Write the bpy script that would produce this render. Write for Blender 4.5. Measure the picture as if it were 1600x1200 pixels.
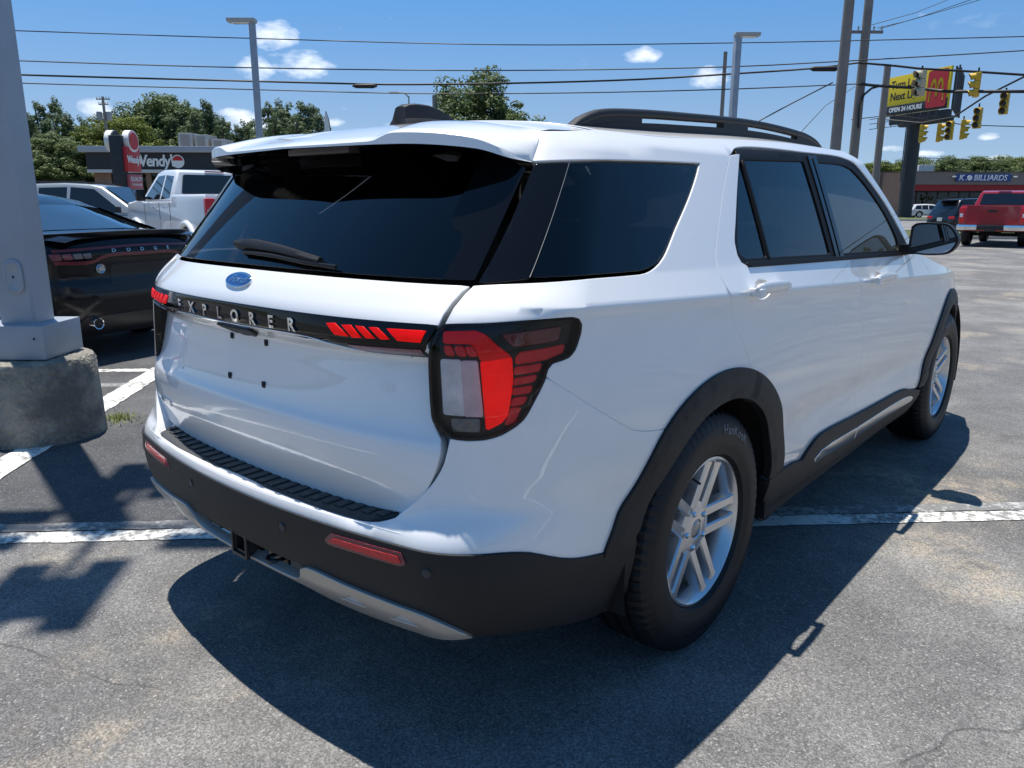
import bpy, bmesh, math, random
import numpy as np
from mathutils import Vector, Matrix, noise as mnoise
from mathutils.geometry import delaunay_2d_cdt
for _o in list(bpy.data.objects): bpy.data.objects.remove(_o, do_unlink=True)
scene = bpy.context.scene
COL = scene.collection
rad = math.radians
# ------------------------------------------------------------------ camera
# world frame: x to the right of the white SUV, y along its heading, z up, origin under its rear axle
CAM_LOC = np.array([1.978, -2.126, 1.404]); YAW, PITCH, ROLL, FPX = .715, -.2305, .0032, 1201.25
def cam_axes():
    cy, sy, cp, sp = math.cos(YAW), math.sin(YAW), math.cos(PITCH), math.sin(PITCH)
    f = np.array([-sy*cp, cy*cp, sp]); r = np.array([cy, sy, 0.0]); u = np.cross(r, f)
    c, s = math.cos(ROLL), math.sin(ROLL)
    return c*r + s*u, -s*r + c*u, f
CR, CU, CF = cam_axes()
cam_data = bpy.data.cameras.new('camera'); cam = bpy.data.objects.new('camera', cam_data); COL.objects.link(cam)
cam.matrix_world = Matrix(((CR[0], CU[0], -CF[0], CAM_LOC[0]), (CR[1], CU[1], -CF[1], CAM_LOC[1]), (CR[2], CU[2], -CF[2], CAM_LOC[2]), (0, 0, 0, 1)))
cam_data.sensor_width = 36.0; cam_data.lens = 36.0 * FPX / 1600.0
cam_data.clip_start = .05; cam_data.clip_end = 5000
scene.camera = cam
# ------------------------------------------------------------------ sun, sky, exposure
SUN_DIR = Vector((-.205, .040, 1.0)).normalized()          # towards the sun
sun_data = bpy.data.lights.new('sun', 'SUN'); sun = bpy.data.objects.new('sun', sun_data); COL.objects.link(sun)
sun_data.energy = 4.55; sun_data.angle = rad(.53); sun_data.color = (1.0, .95, .875)
sun.rotation_euler = SUN_DIR.to_track_quat('Z', 'Y').to_euler(); sun.location = (-20, 0, 60)
world = bpy.data.worlds.new('World'); scene.world = world; world.use_nodes = True
wn, wl = world.node_tree.nodes, world.node_tree.links
for n in list(wn): wn.remove(n)
wout = wn.new('ShaderNodeOutputWorld'); wbg = wn.new('ShaderNodeBackground'); wl.new(wbg.outputs[0], wout.inputs[0])
sky = wn.new('ShaderNodeTexSky'); sky.sky_type = 'NISHITA'; sky.sun_disc = False
sky.sun_elevation = math.asin(SUN_DIR.z); sky.sun_rotation = math.atan2(SUN_DIR.x, SUN_DIR.y)
sky.altitude = 60; sky.air_density = .65; sky.dust_density = .05; sky.ozone_density = 3.0
wbg.inputs['Strength'].default_value = .15
# clear summer sky: the pale band at the horizon is lowered behind the haze line and the camera's blue is matched
_tc = wn.new('ShaderNodeTexCoord'); _mp = wn.new('ShaderNodeMapping'); _mp.inputs['Scale'].default_value = (1, 1, .86); _mp.inputs['Location'].default_value = (0, 0, .13)
wl.new(_tc.outputs['Generated'], _mp.inputs[0]); wl.new(_mp.outputs[0], sky.inputs[0])
graded = wn.new('ShaderNodeVectorMath'); graded.operation = 'MULTIPLY'; wl.new(sky.outputs[0], graded.inputs[0])
_sp = wn.new('ShaderNodeSeparateXYZ'); wl.new(_tc.outputs['Generated'], _sp.inputs[0]); _mr = wn.new('ShaderNodeMapRange'); _mr.interpolation_type = 'SMOOTHSTEP'
for _i, _v in ((1, .02), (2, .30), (3, 0.0), (4, 1.0)): _mr.inputs[_i].default_value = _v
wl.new(_sp.outputs[2], _mr.inputs[0]); _gm = wn.new('ShaderNodeMix'); _gm.data_type = 'RGBA'; wl.new(_mr.outputs[0], _gm.inputs['Factor'])
_gm.inputs['A'].default_value = (.94, .81, .64, 1); _gm.inputs['B'].default_value = (.46, .81, .91, 1); wl.new(_gm.outputs['Result'], graded.inputs[1])
def world_clouds():
    """small fair-weather clouds: fractal noise on the view direction, everywhere, plus the few larger ones seen low over the road"""
    tc = wn.new('ShaderNodeTexCoord'); sep = wn.new('ShaderNodeSeparateXYZ'); wl.new(tc.outputs['Generated'], sep.inputs[0])
    def M(op, a, b=None, c=None, clamp=False):
        n = wn.new('ShaderNodeMath'); n.operation = op; n.use_clamp = clamp
        for i, v in enumerate((a, b, c)):
            if v is None: continue
            if isinstance(v, (int, float)): n.inputs[i].default_value = v
            else: wl.new(v, n.inputs[i])
        return n.outputs[0]
    mp = wn.new('ShaderNodeMapping'); mp.inputs['Scale'].default_value = (1, 1, 2.2); wl.new(tc.outputs['Generated'], mp.inputs[0])
    nz = wn.new('ShaderNodeTexNoise'); nz.inputs['Scale'].default_value = 34; nz.inputs['Detail'].default_value = 7; nz.inputs['Roughness'].default_value = .52
    wl.new(mp.outputs[0], nz.inputs['Vector'])
    nb = wn.new('ShaderNodeTexNoise'); nb.inputs['Scale'].default_value = 7.5; nb.inputs['Detail'].default_value = 5; wl.new(mp.outputs[0], nb.inputs['Vector'])
    mask = None
    for px, py, rx, ry in ((428, 55, 36, 21), (470, 100, 48, 20), (400, 108, 30, 18), (1003, 86, 30, 13), (1108, 122, 34, 17), (375, 188, 46, 17), (150, 170, 26, 15),
                           (455, 190, 24, 10), (1393, 232, 20, 5), (1545, 212, 14, 6), (1452, 240, 20, 5), (1560, 250, 22, 6), (640, 195, 40, 6), (250, 190, 50, 9), (520, 190, 22, 8)):
        d = CF + CR*(px-800)/FPX + CU*(600-py)/FPX; d = d/np.linalg.norm(d); rx, ry = rx*1.08, ry*1.05
        az = math.atan2(d[0], d[1]); el = math.asin(d[2])
        tx, ty = (math.cos(az), -math.sin(az)), None
        # tangent-plane offsets
        a = M('MULTIPLY_ADD', sep.outputs[0], float(tx[0])/(rx/FPX), M('MULTIPLY', sep.outputs[1], float(tx[1])/(rx/FPX)))
        b = M('MULTIPLY', M('SUBTRACT', sep.outputs[2], float(d[2])), 1/(ry/FPX))
        f = M('MULTIPLY_ADD', sep.outputs[0], float(d[0]), M('MULTIPLY', sep.outputs[1], float(d[1])))
        r2 = M('ADD', M('MULTIPLY', a, a), M('MULTIPLY', b, b))
        g = M('MULTIPLY', M('SUBTRACT', 1.0, r2, clamp=True), M('GREATER_THAN', f, 0.0))
        g = M('POWER', g, .6)
        mask = g if mask is None else M('MAXIMUM', mask, g)
    v = M('SUBTRACT', M('ADD', M('MULTIPLY', mask, .95), M('MULTIPLY', nz.outputs[0], 2.0)), 1.42)
    v = M('MULTIPLY', v, 1.25, clamp=True)
    wide = M('MULTIPLY', M('SUBTRACT', M('MULTIPLY', M('ADD', nb.outputs[0], M('MULTIPLY', nz.outputs[0], .35)), 1.0), .86), 2.2, clamp=True)
    v = M('MAXIMUM', M('MULTIPLY', v, .78), M('MULTIPLY', wide, .5))
    mix = wn.new('ShaderNodeMix'); mix.data_type = 'RGBA'
    wl.new(v, mix.inputs['Factor']); wl.new(graded.outputs[0], mix.inputs['A'])
    mix.inputs['B'].default_value = (6.2, 6.4, 6.7, 1)
    wl.new(mix.outputs['Result'], wbg.inputs['Color'])
world_clouds()
scene.view_settings.view_transform = 'Standard'; scene.view_settings.look = 'None'
scene.view_settings.exposure = 0.56; scene.view_settings.gamma = 1.0; scene.view_settings.use_curve_mapping = False
# ------------------------------------------------------------------ helpers
def ray(px, py): return CF + CR*(px-800)/FPX + CU*(600-py)/FPX
def at(px, py, depth):
    """point at the given depth (metres along the optical axis, levelled) on the line of sight of photo pixel px, py"""
    d = ray(px, py); h = d[0]*FH[0] + d[1]*FH[1]; return CAM_LOC + d*(depth/h)
FH = np.array([-math.sin(YAW), math.cos(YAW)]); RH = np.array([math.cos(YAW), math.sin(YAW)])
def lay(a, d, z=0.0):
    """layout of the neighbourhood: a metres along the road to the right, d metres towards it"""
    q = CAM_LOC[:2] + RH*a + FH*d; return (float(q[0]), float(q[1]), float(z))
def ground(px, py, z=0.0):
    d = ray(px, py); return CAM_LOC + d*((z - CAM_LOC[2])/d[2])
def empty(name, loc=(0, 0, 0), rotz=0.0, label=None, cat=None, group=None):
    o = bpy.data.objects.new(name, None); COL.objects.link(o); o.location = loc; o.rotation_euler = (0, 0, rotz)
    o.empty_display_size = .2
    return tag(o, label, cat, group)
def tag(o, label=None, cat=None, group=None, kind=None):
    if label: o['label'] = label
    if cat: o['category'] = cat
    if group: o['group'] = group
    if kind: o['kind'] = kind
    return o
def link(name, me, mat, parent=None, smooth=None):
    o = bpy.data.objects.new(name, me); COL.objects.link(o)
    if mat is not None:
        for m in (mat if isinstance(mat, (list, tuple)) else [mat]): me.materials.append(m)
    if parent is not None: o.parent = parent
    if smooth is not None: shade(me, smooth)
    return o
def shade(me, ang):
    me.polygons.foreach_set('use_smooth', [True]*len(me.polygons))
    if ang and ang < 180: me.set_sharp_from_angle(angle=rad(ang))
def raw(name, verts, faces, mat, parent=None, smooth=30):
    me = bpy.data.meshes.new(name); me.from_pydata([tuple(map(float, v)) for v in verts], [], [tuple(int(i) for i in f) for f in faces]); me.validate(); me.update()
    if smooth: shade(me, smooth)
    return link(name, me, mat, parent)
class MB:
    """collects shapes of ONE thing or part"""
    def __init__(s): s.v = []; s.f = []
    def add(s, v, f):
        b = len(s.v); s.v += [tuple(map(float, p)) for p in v]; s.f += [tuple(b+int(i) for i in q) for q in f]; return s
    def box(s, c, d, rz=0, rot=None):
        x, y, z = d[0]/2, d[1]/2, d[2]/2
        P = [(-x,-y,-z),(x,-y,-z),(x,y,-z),(-x,y,-z),(-x,-y,z),(x,-y,z),(x,y,z),(-x,y,z)]
        R = rot if rot is not None else Matrix.Rotation(rz, 3, 'Z')
        return s.add([tuple(R @ Vector(p) + Vector(c)) for p in P], [(0,3,2,1),(4,5,6,7),(0,1,5,4),(1,2,6,5),(2,3,7,6),(3,0,4,7)])
    def bbox(s, c, d, b=.01, rz=0, rot=None):
        """box with bevelled edges"""
        x, y, z = d[0]/2, d[1]/2, d[2]/2; b = min(b, x*.9, y*.9, z*.9)
        R = rot if rot is not None else Matrix.Rotation(rz, 3, 'Z')
        bm = bmesh.new(); bmesh.ops.create_cube(bm, size=1.0)
        for v in bm.verts: v.co = Vector((v.co.x*2*x, v.co.y*2*y, v.co.z*2*z))
        bmesh.ops.bevel(bm, geom=bm.edges[:], offset=b, segments=2, affect='EDGES', profile=.6)
        vs = [tuple(R @ v.co + Vector(c)) for v in bm.verts]; bm.verts.index_update(); fs = [[v.index for v in f.verts] for f in bm.faces]; bm.free()
        return s.add(vs, fs)
    def prism(s, poly, a, b, axis='x'):
        """polygon in the two other axes, extruded from a to b along axis"""
        n = len(poly); mk = {'x': lambda p, t: (t, p[0], p[1]), 'y': lambda p, t: (p[0], t, p[1]), 'z': lambda p, t: (p[0], p[1], t)}[axis]
        v = [mk(p, a) for p in poly] + [mk(p, b) for p in poly]
        f = [tuple(range(n))[::-1], tuple(range(n, 2*n))] + [(i, (i+1) % n, n+(i+1) % n, n+i) for i in range(n)]
        ar = sum(poly[i][0]*poly[(i+1) % n][1]-poly[(i+1) % n][0]*poly[i][1] for i in range(n))
        flip = (ar < 0) ^ (b < a) ^ (axis == 'y')
        return s.add(v, [q[::-1] for q in f] if flip else f)
    def tube(s, pts, r, n=8, caps=True):
        pts = [Vector(p) for p in pts]; rs = r if isinstance(r, (list, tuple)) else [r]*len(pts)
        V = []; F = []; prev = None
        for i, p in enumerate(pts):
            t = (pts[min(i+1, len(pts)-1)] - pts[max(i-1, 0)]).normalized()
            if prev is None:
                a = t.cross(Vector((0, 0, 1)));
                if a.length < 1e-3: a = t.cross(Vector((1, 0, 0)))
                a.normalize()
            else: a = (prev - t*prev.dot(t)).normalized()
            prev = a; b = t.cross(a)
            V += [tuple(p + (a*math.cos(2*math.pi*k/n) + b*math.sin(2*math.pi*k/n))*rs[i]) for k in range(n)]
        for i in range(len(pts)-1):
            F += [(i*n+k, i*n+(k+1) % n, (i+1)*n+(k+1) % n, (i+1)*n+k) for k in range(n)]
        if caps: F += [tuple(range(n))[::-1], tuple(range((len(pts)-1)*n, len(pts)*n))]
        return s.add(V, F)
    def lathe(s, prof, n=48, c=(0, 0, 0), axis='z', close=False):
        """profile of (radius, height) turned about an axis through c"""
        V = []; m = len(prof)
        for k in range(n):
            a = 2*math.pi*k/n
            for r, h in prof:
                p = {'z': (r*math.cos(a), r*math.sin(a), h), 'x': (h, r*math.cos(a), r*math.sin(a)), 'y': (r*math.sin(a), h, r*math.cos(a))}[axis]
                V.append((p[0]+c[0], p[1]+c[1], p[2]+c[2]))
        F = []
        for k in range(n):
            k2 = (k+1) % n
            for j in range(m if close else m-1):
                j2 = (j+1) % m
                F.append((k*m+j, k2*m+j, k2*m+j2, k*m+j2))
        return s.add(V, F)
    def build(s, name, mat, parent=None, smooth=35, recalc=True):
        me = bpy.data.meshes.new(name); me.from_pydata(s.v, [], s.f)
        if recalc:
            bm = bmesh.new(); bm.from_mesh(me); bmesh.ops.remove_doubles(bm, verts=bm.verts[:], dist=1e-5); bmesh.ops.recalc_face_normals(bm, faces=bm.faces[:]); bm.to_mesh(me); bm.free()
        me.validate(); me.update()
        if smooth: shade(me, smooth)
        return link(name, me, mat, parent)
def copy_tree(o, parent=None, name=None):
    c = o.copy(); COL.objects.link(c)
    if parent is not None: c.parent = parent
    for ch in o.children: copy_tree(ch, c)
    return c
def spline(pts, step=.02, closed=False):
    """Catmull-Rom through the points, sampled about every step"""
    P = [np.array(p, float) for p in pts]
    if len(P) == 2:
        n = max(1, int(np.linalg.norm(P[1]-P[0])/step)); return [P[0]+(P[1]-P[0])*i/n for i in range(n+1)]
    out = []
    for i in range(len(P)-1):
        p1, p2 = P[i], P[i+1]; p0 = P[i-1] if i else 2*p1-p2; p3 = P[i+2] if i+2 < len(P) else 2*p2-p1
        L = np.linalg.norm(p2-p1); n = max(1, int(L/step))
        d0 = max(np.linalg.norm(p1-p0), 1e-6)**.5; d1 = max(L, 1e-6)**.5; d2 = max(np.linalg.norm(p3-p2), 1e-6)**.5
        m1 = (p1-p0)/d0 - (p2-p0)/(d0+d1) + (p2-p1)/d1; m2 = (p2-p1)/d1 - (p3-p1)/(d1+d2) + (p3-p2)/d2
        m1 = m1*d1; m2 = m2*d1
        for k in range(n):
            t = k/n; out.append((2*t**3-3*t*t+1)*p1 + (t**3-2*t*t+t)*m1 + (-2*t**3+3*t*t)*p2 + (t**3-t*t)*m2)
    out.append(P[-1]); return out
def loop(*segs, step=.02):
    """closed outline from splined pieces that meet end to end"""
    out = []
    for s in segs:
        q = spline(s, step)
        if out and np.linalg.norm(np.array(out[-1])-q[0]) < 1e-6: q = q[1:]
        out += list(q)
    if np.linalg.norm(out[0]-out[-1]) < 1e-6: out.pop()
    # close with samples
    q = spline([out[-1], out[0]], step); out += q[1:-1]
    return np.array(out)
def inside(P, poly):
    x, y = P[:, 0], P[:, 1]; c = np.zeros(len(P), bool); q = np.roll(poly, -1, 0)
    for (x1, y1), (x2, y2) in zip(poly, q):
        if y1 == y2: continue
        c ^= ((y1 > y) != (y2 > y)) & (x < (x2-x1)*(y-y1)/(y2-y1) + x1)
    return c
def segdist(P, poly):
    d = np.full(len(P), 9.0); q = np.roll(poly, -1, 0)
    for a, b in zip(poly, q):
        ab = b-a; L = ab@ab
        if L < 1e-14: continue
        t = np.clip(((P-a)@ab)/L, 0, 1); d = np.minimum(d, np.linalg.norm(P-a-t[:, None]*ab, axis=1))
    return d
def inset(poly, g):
    if abs(g) < 1e-9: return poly
    area = .5*np.sum(poly[:, 0]*np.roll(poly[:, 1], -1)-np.roll(poly[:, 0], -1)*poly[:, 1])
    e = np.roll(poly, -1, 0)-poly; e /= np.maximum(np.linalg.norm(e, axis=1), 1e-9)[:, None]
    n = np.stack([-e[:, 1], e[:, 0]], 1)*(1 if area > 0 else -1)
    m = n+np.roll(n, 1, 0); L = np.maximum(np.sum(m*n, 1), .35)[:, None]
    return poly + m/L*g
def tri2d(poly, holes=(), res=.03, extra=None):
    lo, hi = poly.min(0), poly.max(0); pts = [poly]; edges = []; b = 0
    for q in (poly, *holes):
        n = len(q); edges += [(b+i, b+(i+1) % n) for i in range(n)]; b += n
    gx = np.arange(lo[0], hi[0], res); gy = np.arange(lo[1], hi[1], res*.866)
    G = np.array([(x + (res*.5 if j % 2 else 0), y) for j, y in enumerate(gy) for x in gx]) if len(gx) and len(gy) else np.zeros((0, 2))
    xe = []
    if extra is not None:
        E = []; 
        for line, con in extra:
            Lp = np.array(line); k = inside(Lp, poly) & (segdist(Lp, poly) > .004)
            for h in holes: k &= ~inside(Lp, h) & (segdist(Lp, h) > .004)
            prev = None
            for i in range(len(Lp)):
                if not k[i]: prev = None; continue
                E.append(Lp[i]);
                if con and prev is not None: xe.append((prev, len(E)-1))
                prev = len(E)-1
        E = np.array(E).reshape(-1, 2)
        if len(E) and len(G): G = G[np.min(np.hypot(G[:, None, 0]-E[None, ::2, 0], G[:, None, 1]-E[None, ::2, 1]), axis=1) > .012]
    if len(G):
        k = inside(G, poly) & (segdist(G, poly) > res*.45)
        for h in holes: k &= ~inside(G, h) & (segdist(G, h) > res*.45)
        G = G[k]
    if extra is not None and len(E):
        o_ = sum(len(q) for q in (poly, *holes)) + len(G); edges += [(o_+p, o_+q) for p, q in xe]; G = np.concatenate([G, E])
    allp = np.concatenate([poly, *holes, G]) if len(G) else np.concatenate([poly, *holes])
    r = delaunay_2d_cdt([Vector(p) for p in allp], edges, [], 0, 1e-7)
    V = np.array([tuple(v) for v in r[0]]); F = np.array([tuple(f) for f in r[2] if len(f) == 3])
    c = V[F].mean(1); k = inside(c, poly)
    for h in holes: k &= ~inside(c, h)
    F = F[k]; a = V[F]; ar = (a[:, 1, 0]-a[:, 0, 0])*(a[:, 2, 1]-a[:, 0, 1])-(a[:, 2, 0]-a[:, 0, 0])*(a[:, 1, 1]-a[:, 0, 1])
    F[ar < 0] = F[ar < 0][:, ::-1]; F = F[np.abs(ar) > 1e-12]
    return V, F
def frame_on(S, u, v, off=0.0, e=1e-3):
    p = S(u, v); du = (S(u+e, v)-S(u-e, v))/(2*e); dv = (S(u, v+e)-S(u, v-e))/(2*e)
    n = np.cross(du, dv); n /= np.maximum(np.linalg.norm(n, axis=-1, keepdims=True), 1e-9)
    return p + n*off if np.isscalar(off) else p + n*off[..., None], n
def panel(name, poly, S, mat, parent, res=.03, gap=.0026, thick=.018, holes=(), off=0.0, mirror=False, bulge=None, extra=None):
    """a skin panel: outline in the parameters of surface S, meshed, lifted off the surface and given folded edges"""
    poly = inset(np.asarray(poly, float), gap); holes = [inset(np.asarray(h, float), -gap) for h in holes]
    V, F = tri2d(poly, holes, res, extra)
    o_ = off if bulge is None else off + bulge*np.clip(segdist(V, poly)/.02, 0, 1)**.5
    P, N = frame_on(S, V[:, 0], V[:, 1], o_)
    if bulge is not None:
        e = 2e-3
        def Q(a, b):
            A = np.stack([a, b], 1); return frame_on(S, a, b, off + bulge*np.clip(segdist(A, poly)/.02, 0, 1)**.5)[0]
        pu = Q(V[:, 0]+e, V[:, 1])-Q(V[:, 0]-e, V[:, 1]); pv = Q(V[:, 0], V[:, 1]+e)-Q(V[:, 0], V[:, 1]-e)
        N2 = np.cross(pu, pv); N2 /= np.maximum(np.linalg.norm(N2, axis=1, keepdims=True), 1e-9); N = N2
    if mirror: P = P*[-1, 1, 1]; N = N*[-1, 1, 1]; F = F[:, ::-1]
    verts = list(P); norms = list(N); faces = [tuple(f) for f in F]
    cnt = {}
    for f in faces:
        for a, b in ((f[0], f[1]), (f[1], f[2]), (f[2], f[0])): cnt[(a, b)] = cnt.get((a, b), 0)+1
    if thick:
        bd = [(a, b) for (a, b) in cnt if (b, a) not in cnt]
        base = len(verts); idx = {}
        for a, b in bd:
            for i in (a, b):
                if i not in idx: idx[i] = None
        # side direction per boundary vertex
        side = {i: np.zeros(3) for i in idx}
        for a, b in bd:
            s = np.cross(P[b]-P[a], N[a]); L = np.linalg.norm(s)
            if L > 1e-12: side[a] += s/L; side[b] += s/L
        r = min(.0035, thick*.4)
        for i in idx:
            s = side[i]/max(np.linalg.norm(side[i]), 1e-9)
            idx[i] = len(verts)
            verts += [P[i]+s*r*.7-N[i]*r*.3, P[i]+s*r-N[i]*r, P[i]+s*r-N[i]*thick]
            n1 = N[i]*.8+s*.6; norms += [n1, s, s]
        for a, b in bd:
            ia, ib = idx[a], idx[b]
            faces += [(b, a, ia, ib), (ib, ia, ia+1, ib+1), (ib+1, ia+1, ia+2, ib+2)]
    me = bpy.data.meshes.new(name); me.from_pydata([tuple(map(float, v)) for v in verts], [], [tuple(map(int, f)) for f in faces]); me.update()
    me.polygons.foreach_set('use_smooth', [True]*len(me.polygons))
    nn = np.array(norms); nn /= np.maximum(np.linalg.norm(nn, axis=1, keepdims=True), 1e-9)
    me.normals_split_custom_set_from_vertices([tuple(v) for v in nn])
    return link(name, me, mat, parent)
def pair_panels(name, poly, S, mat, parent, **k):
    return panel(name, poly, S, mat, parent, **k), panel(name, poly, S, mat, parent, mirror=True, **k)
_fontcache = {}
def text_geo(txt, size=1.0, bold=0.0, shear=0.0, space=1.0, align='CENTER'):
    """flat outline mesh of some lettering: vertices (n,2) and faces"""
    key = (txt, size, bold, shear, space, align)
    if key in _fontcache: return _fontcache[key]
    cu = bpy.data.curves.new('lettering', 'FONT'); cu.body = txt; cu.size = size; cu.align_x = align; cu.align_y = 'CENTER'
    cu.offset = bold; cu.shear = shear; cu.space_character = space; cu.resolution_u = 3
    o = bpy.data.objects.new('lettering', cu); COL.objects.link(o)
    dg = bpy.context.evaluated_depsgraph_get(); me = bpy.data.meshes.new_from_object(o.evaluated_get(dg))
    V = np.array([v.co[:2] for v in me.vertices]).reshape(-1, 2); F = [tuple(p.vertices) for p in me.polygons]
    bpy.data.objects.remove(o, do_unlink=True); bpy.data.curves.remove(cu); bpy.data.meshes.remove(me)
    _fontcache[key] = (V, F); return V, F
def text_solid(mb, V, F, fn, depth):
    """place lettering on a surface: fn(x, y, d) -> 3-d point at height d above the surface; solid of the given depth"""
    n = len(V); top = [fn(x, y, depth) for x, y in V]; bot = [fn(x, y, 0) for x, y in V]
    cnt = {}
    for f in F:
        for i in range(len(f)): cnt[(f[i], f[(i+1) % len(f)])] = 1
    faces = [tuple(f) for f in F] + [(b, a, a+n, b+n) for (a, b) in cnt if (b, a) not in cnt]
    mb.add(top+bot, faces); return mb
def poly_loop(p, step=.02): return loop(*[(p[i], p[(i+1) % len(p)]) for i in range(len(p))], step=step)
def rounded(p, r=.01, n=4):
    """polygon with rounded corners"""
    P = [np.array(q, float) for q in p]; out = []
    for i in range(len(P)):
        a, b, c = P[i-1], P[i], P[(i+1) % len(P)]; la, lc = np.linalg.norm(a-b), np.linalg.norm(c-b); q = min(r, la*.45, lc*.45)
        p0, p1 = b+(a-b)/la*q, b+(c-b)/lc*q
        for k in range(n+1):
            t = k/n; out.append((1-t)**2*p0 + 2*t*(1-t)*b + t*t*p1)
    return [tuple(q) for q in out]
# ------------------------------------------------------------------ materials
MATS = {}
def pbr(name, col, rough=.5, metal=0.0, spec=.5, coat=0.0, coat_rough=.03, vary=0.0, vscale=3.0, bump=0.0, bscale=40.0, emit=None, emit_s=0.0, trans=0.0, ior=1.5, alpha=1.0, rvary=0.0, detail=6):
    if name in MATS: return MATS[name]
    m = bpy.data.materials.new(name); m.use_nodes = True; nt = m.node_tree; b = nt.nodes['Principled BSDF']
    b.inputs['Base Color'].default_value = (*col, 1); b.inputs['Roughness'].default_value = rough; b.inputs['Metallic'].default_value = metal
    b.inputs['Specular IOR Level'].default_value = spec; b.inputs['Coat Weight'].default_value = coat; b.inputs['Coat Roughness'].default_value = coat_rough
    b.inputs['Transmission Weight'].default_value = trans; b.inputs['IOR'].default_value = ior
    if emit: b.inputs['Emission Color'].default_value = (*emit, 1); b.inputs['Emission Strength'].default_value = emit_s
    tc = None
    if vary or bump or rvary:
        tc = nt.nodes.new('ShaderNodeTexCoord')
    if vary or rvary:
        nz = nt.nodes.new('ShaderNodeTexNoise'); nz.inputs['Scale'].default_value = vscale; nz.inputs['Detail'].default_value = detail; nz.inputs['Roughness'].default_value = .6
        nt.links.new(tc.outputs['Object'], nz.inputs['Vector'])
        if vary:
            mr = nt.nodes.new('ShaderNodeMapRange'); mr.inputs[1].default_value = .25; mr.inputs[2].default_value = .75; mr.inputs[3].default_value = 1-vary; mr.inputs[4].default_value = 1+vary
            nt.links.new(nz.outputs[0], mr.inputs[0])
            mx = nt.nodes.new('ShaderNodeVectorMath'); mx.operation = 'SCALE'; mx.inputs[0].default_value = col; nt.links.new(mr.outputs[0], mx.inputs['Scale']); nt.links.new(mx.outputs[0], b.inputs['Base Color'])
        if rvary:
            mr = nt.nodes.new('ShaderNodeMapRange'); mr.inputs[1].default_value = .3; mr.inputs[2].default_value = .7; mr.inputs[3].default_value = max(0, rough-rvary); mr.inputs[4].default_value = min(1, rough+rvary)
            nt.links.new(nz.outputs[0], mr.inputs[0]); nt.links.new(mr.outputs[0], b.inputs['Roughness'])
    if bump:
        n2 = nt.nodes.new('ShaderNodeTexNoise'); n2.inputs['Scale'].default_value = bscale; n2.inputs['Detail'].default_value = 4; nt.links.new(tc.outputs['Object'], n2.inputs['Vector'])
        bp = nt.nodes.new('ShaderNodeBump'); bp.inputs['Strength'].default_value = bump; bp.inputs['Distance'].default_value = .01; nt.links.new(n2.outputs[0], bp.inputs['Height']); nt.links.new(bp.outputs[0], b.inputs['Normal'])
    MATS[name] = m; return m
def glass_mat(name, tint, ior=1.5, rough=0.0, bump=0.0):
    if name in MATS: return MATS[name]
    m = bpy.data.materials.new(name); m.use_nodes = True; nt = m.node_tree
    for n in list(nt.nodes): nt.nodes.remove(n)
    out = nt.nodes.new('ShaderNodeOutputMaterial'); mix = nt.nodes.new('ShaderNodeMixShader'); tr = nt.nodes.new('ShaderNodeBsdfTransparent'); gl = nt.nodes.new('ShaderNodeBsdfGlossy'); fr = nt.nodes.new('ShaderNodeFresnel')
    tr.inputs[0].default_value = (*tint, 1); gl.inputs['Roughness'].default_value = rough; gl.inputs['Color'].default_value = (1, 1, 1, 1); fr.inputs['IOR'].default_value = ior
    nt.links.new(fr.outputs[0], mix.inputs[0]); nt.links.new(tr.outputs[0], mix.inputs[1]); nt.links.new(gl.outputs[0], mix.inputs[2]); nt.links.new(mix.outputs[0], out.inputs[0])
    MATS[name] = m; return m
def nodes_of(m): return m.node_tree.nodes, m.node_tree.links
M_PAINT = pbr('white_pearl_paint', (.82, .82, .815), .30, spec=.6, coat=1.0, coat_rough=.01)
MATS['white_pearl_paint'].node_tree.nodes['Principled BSDF'].inputs['Coat IOR'].default_value = 1.7
M_CLAD = pbr('black_textured_plastic', (.012, .0125, .014), .50, spec=.35, vary=.12, vscale=60, bump=.25, bscale=900)
M_GLOSS = pbr('gloss_black', (.004, .004, .005), .04, spec=.32)
M_RUBBER = pbr('tyre_rubber', (.008, .008, .009), .5, spec=.35, vary=.25, vscale=14, bump=.15, bscale=300)
M_ALLOY = pbr('silver_alloy', (.62, .63, .65), .27, metal=.85, coat=.6, coat_rough=.05)
M_DARK = pbr('black_void_trim', (.006, .006, .006), .75)
M_CHROME = pbr('bright_chrome', (.78, .79, .80), .08, metal=1.0)
M_SATIN = pbr('satin_silver_plastic', (.42, .40, .37), .35, metal=.55, coat=.3)
M_PRIV = glass_mat('privacy_glass', (.05, .055, .062))
M_FGLASS = glass_mat('front_door_glass', (.42, .48, .46))
M_INT = pbr('charcoal_interior', (.022, .022, .024), .7, vary=.2, vscale=8)
M_STEEL = pbr('brushed_steel', (.35, .34, .33), .45, metal=.9)
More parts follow.
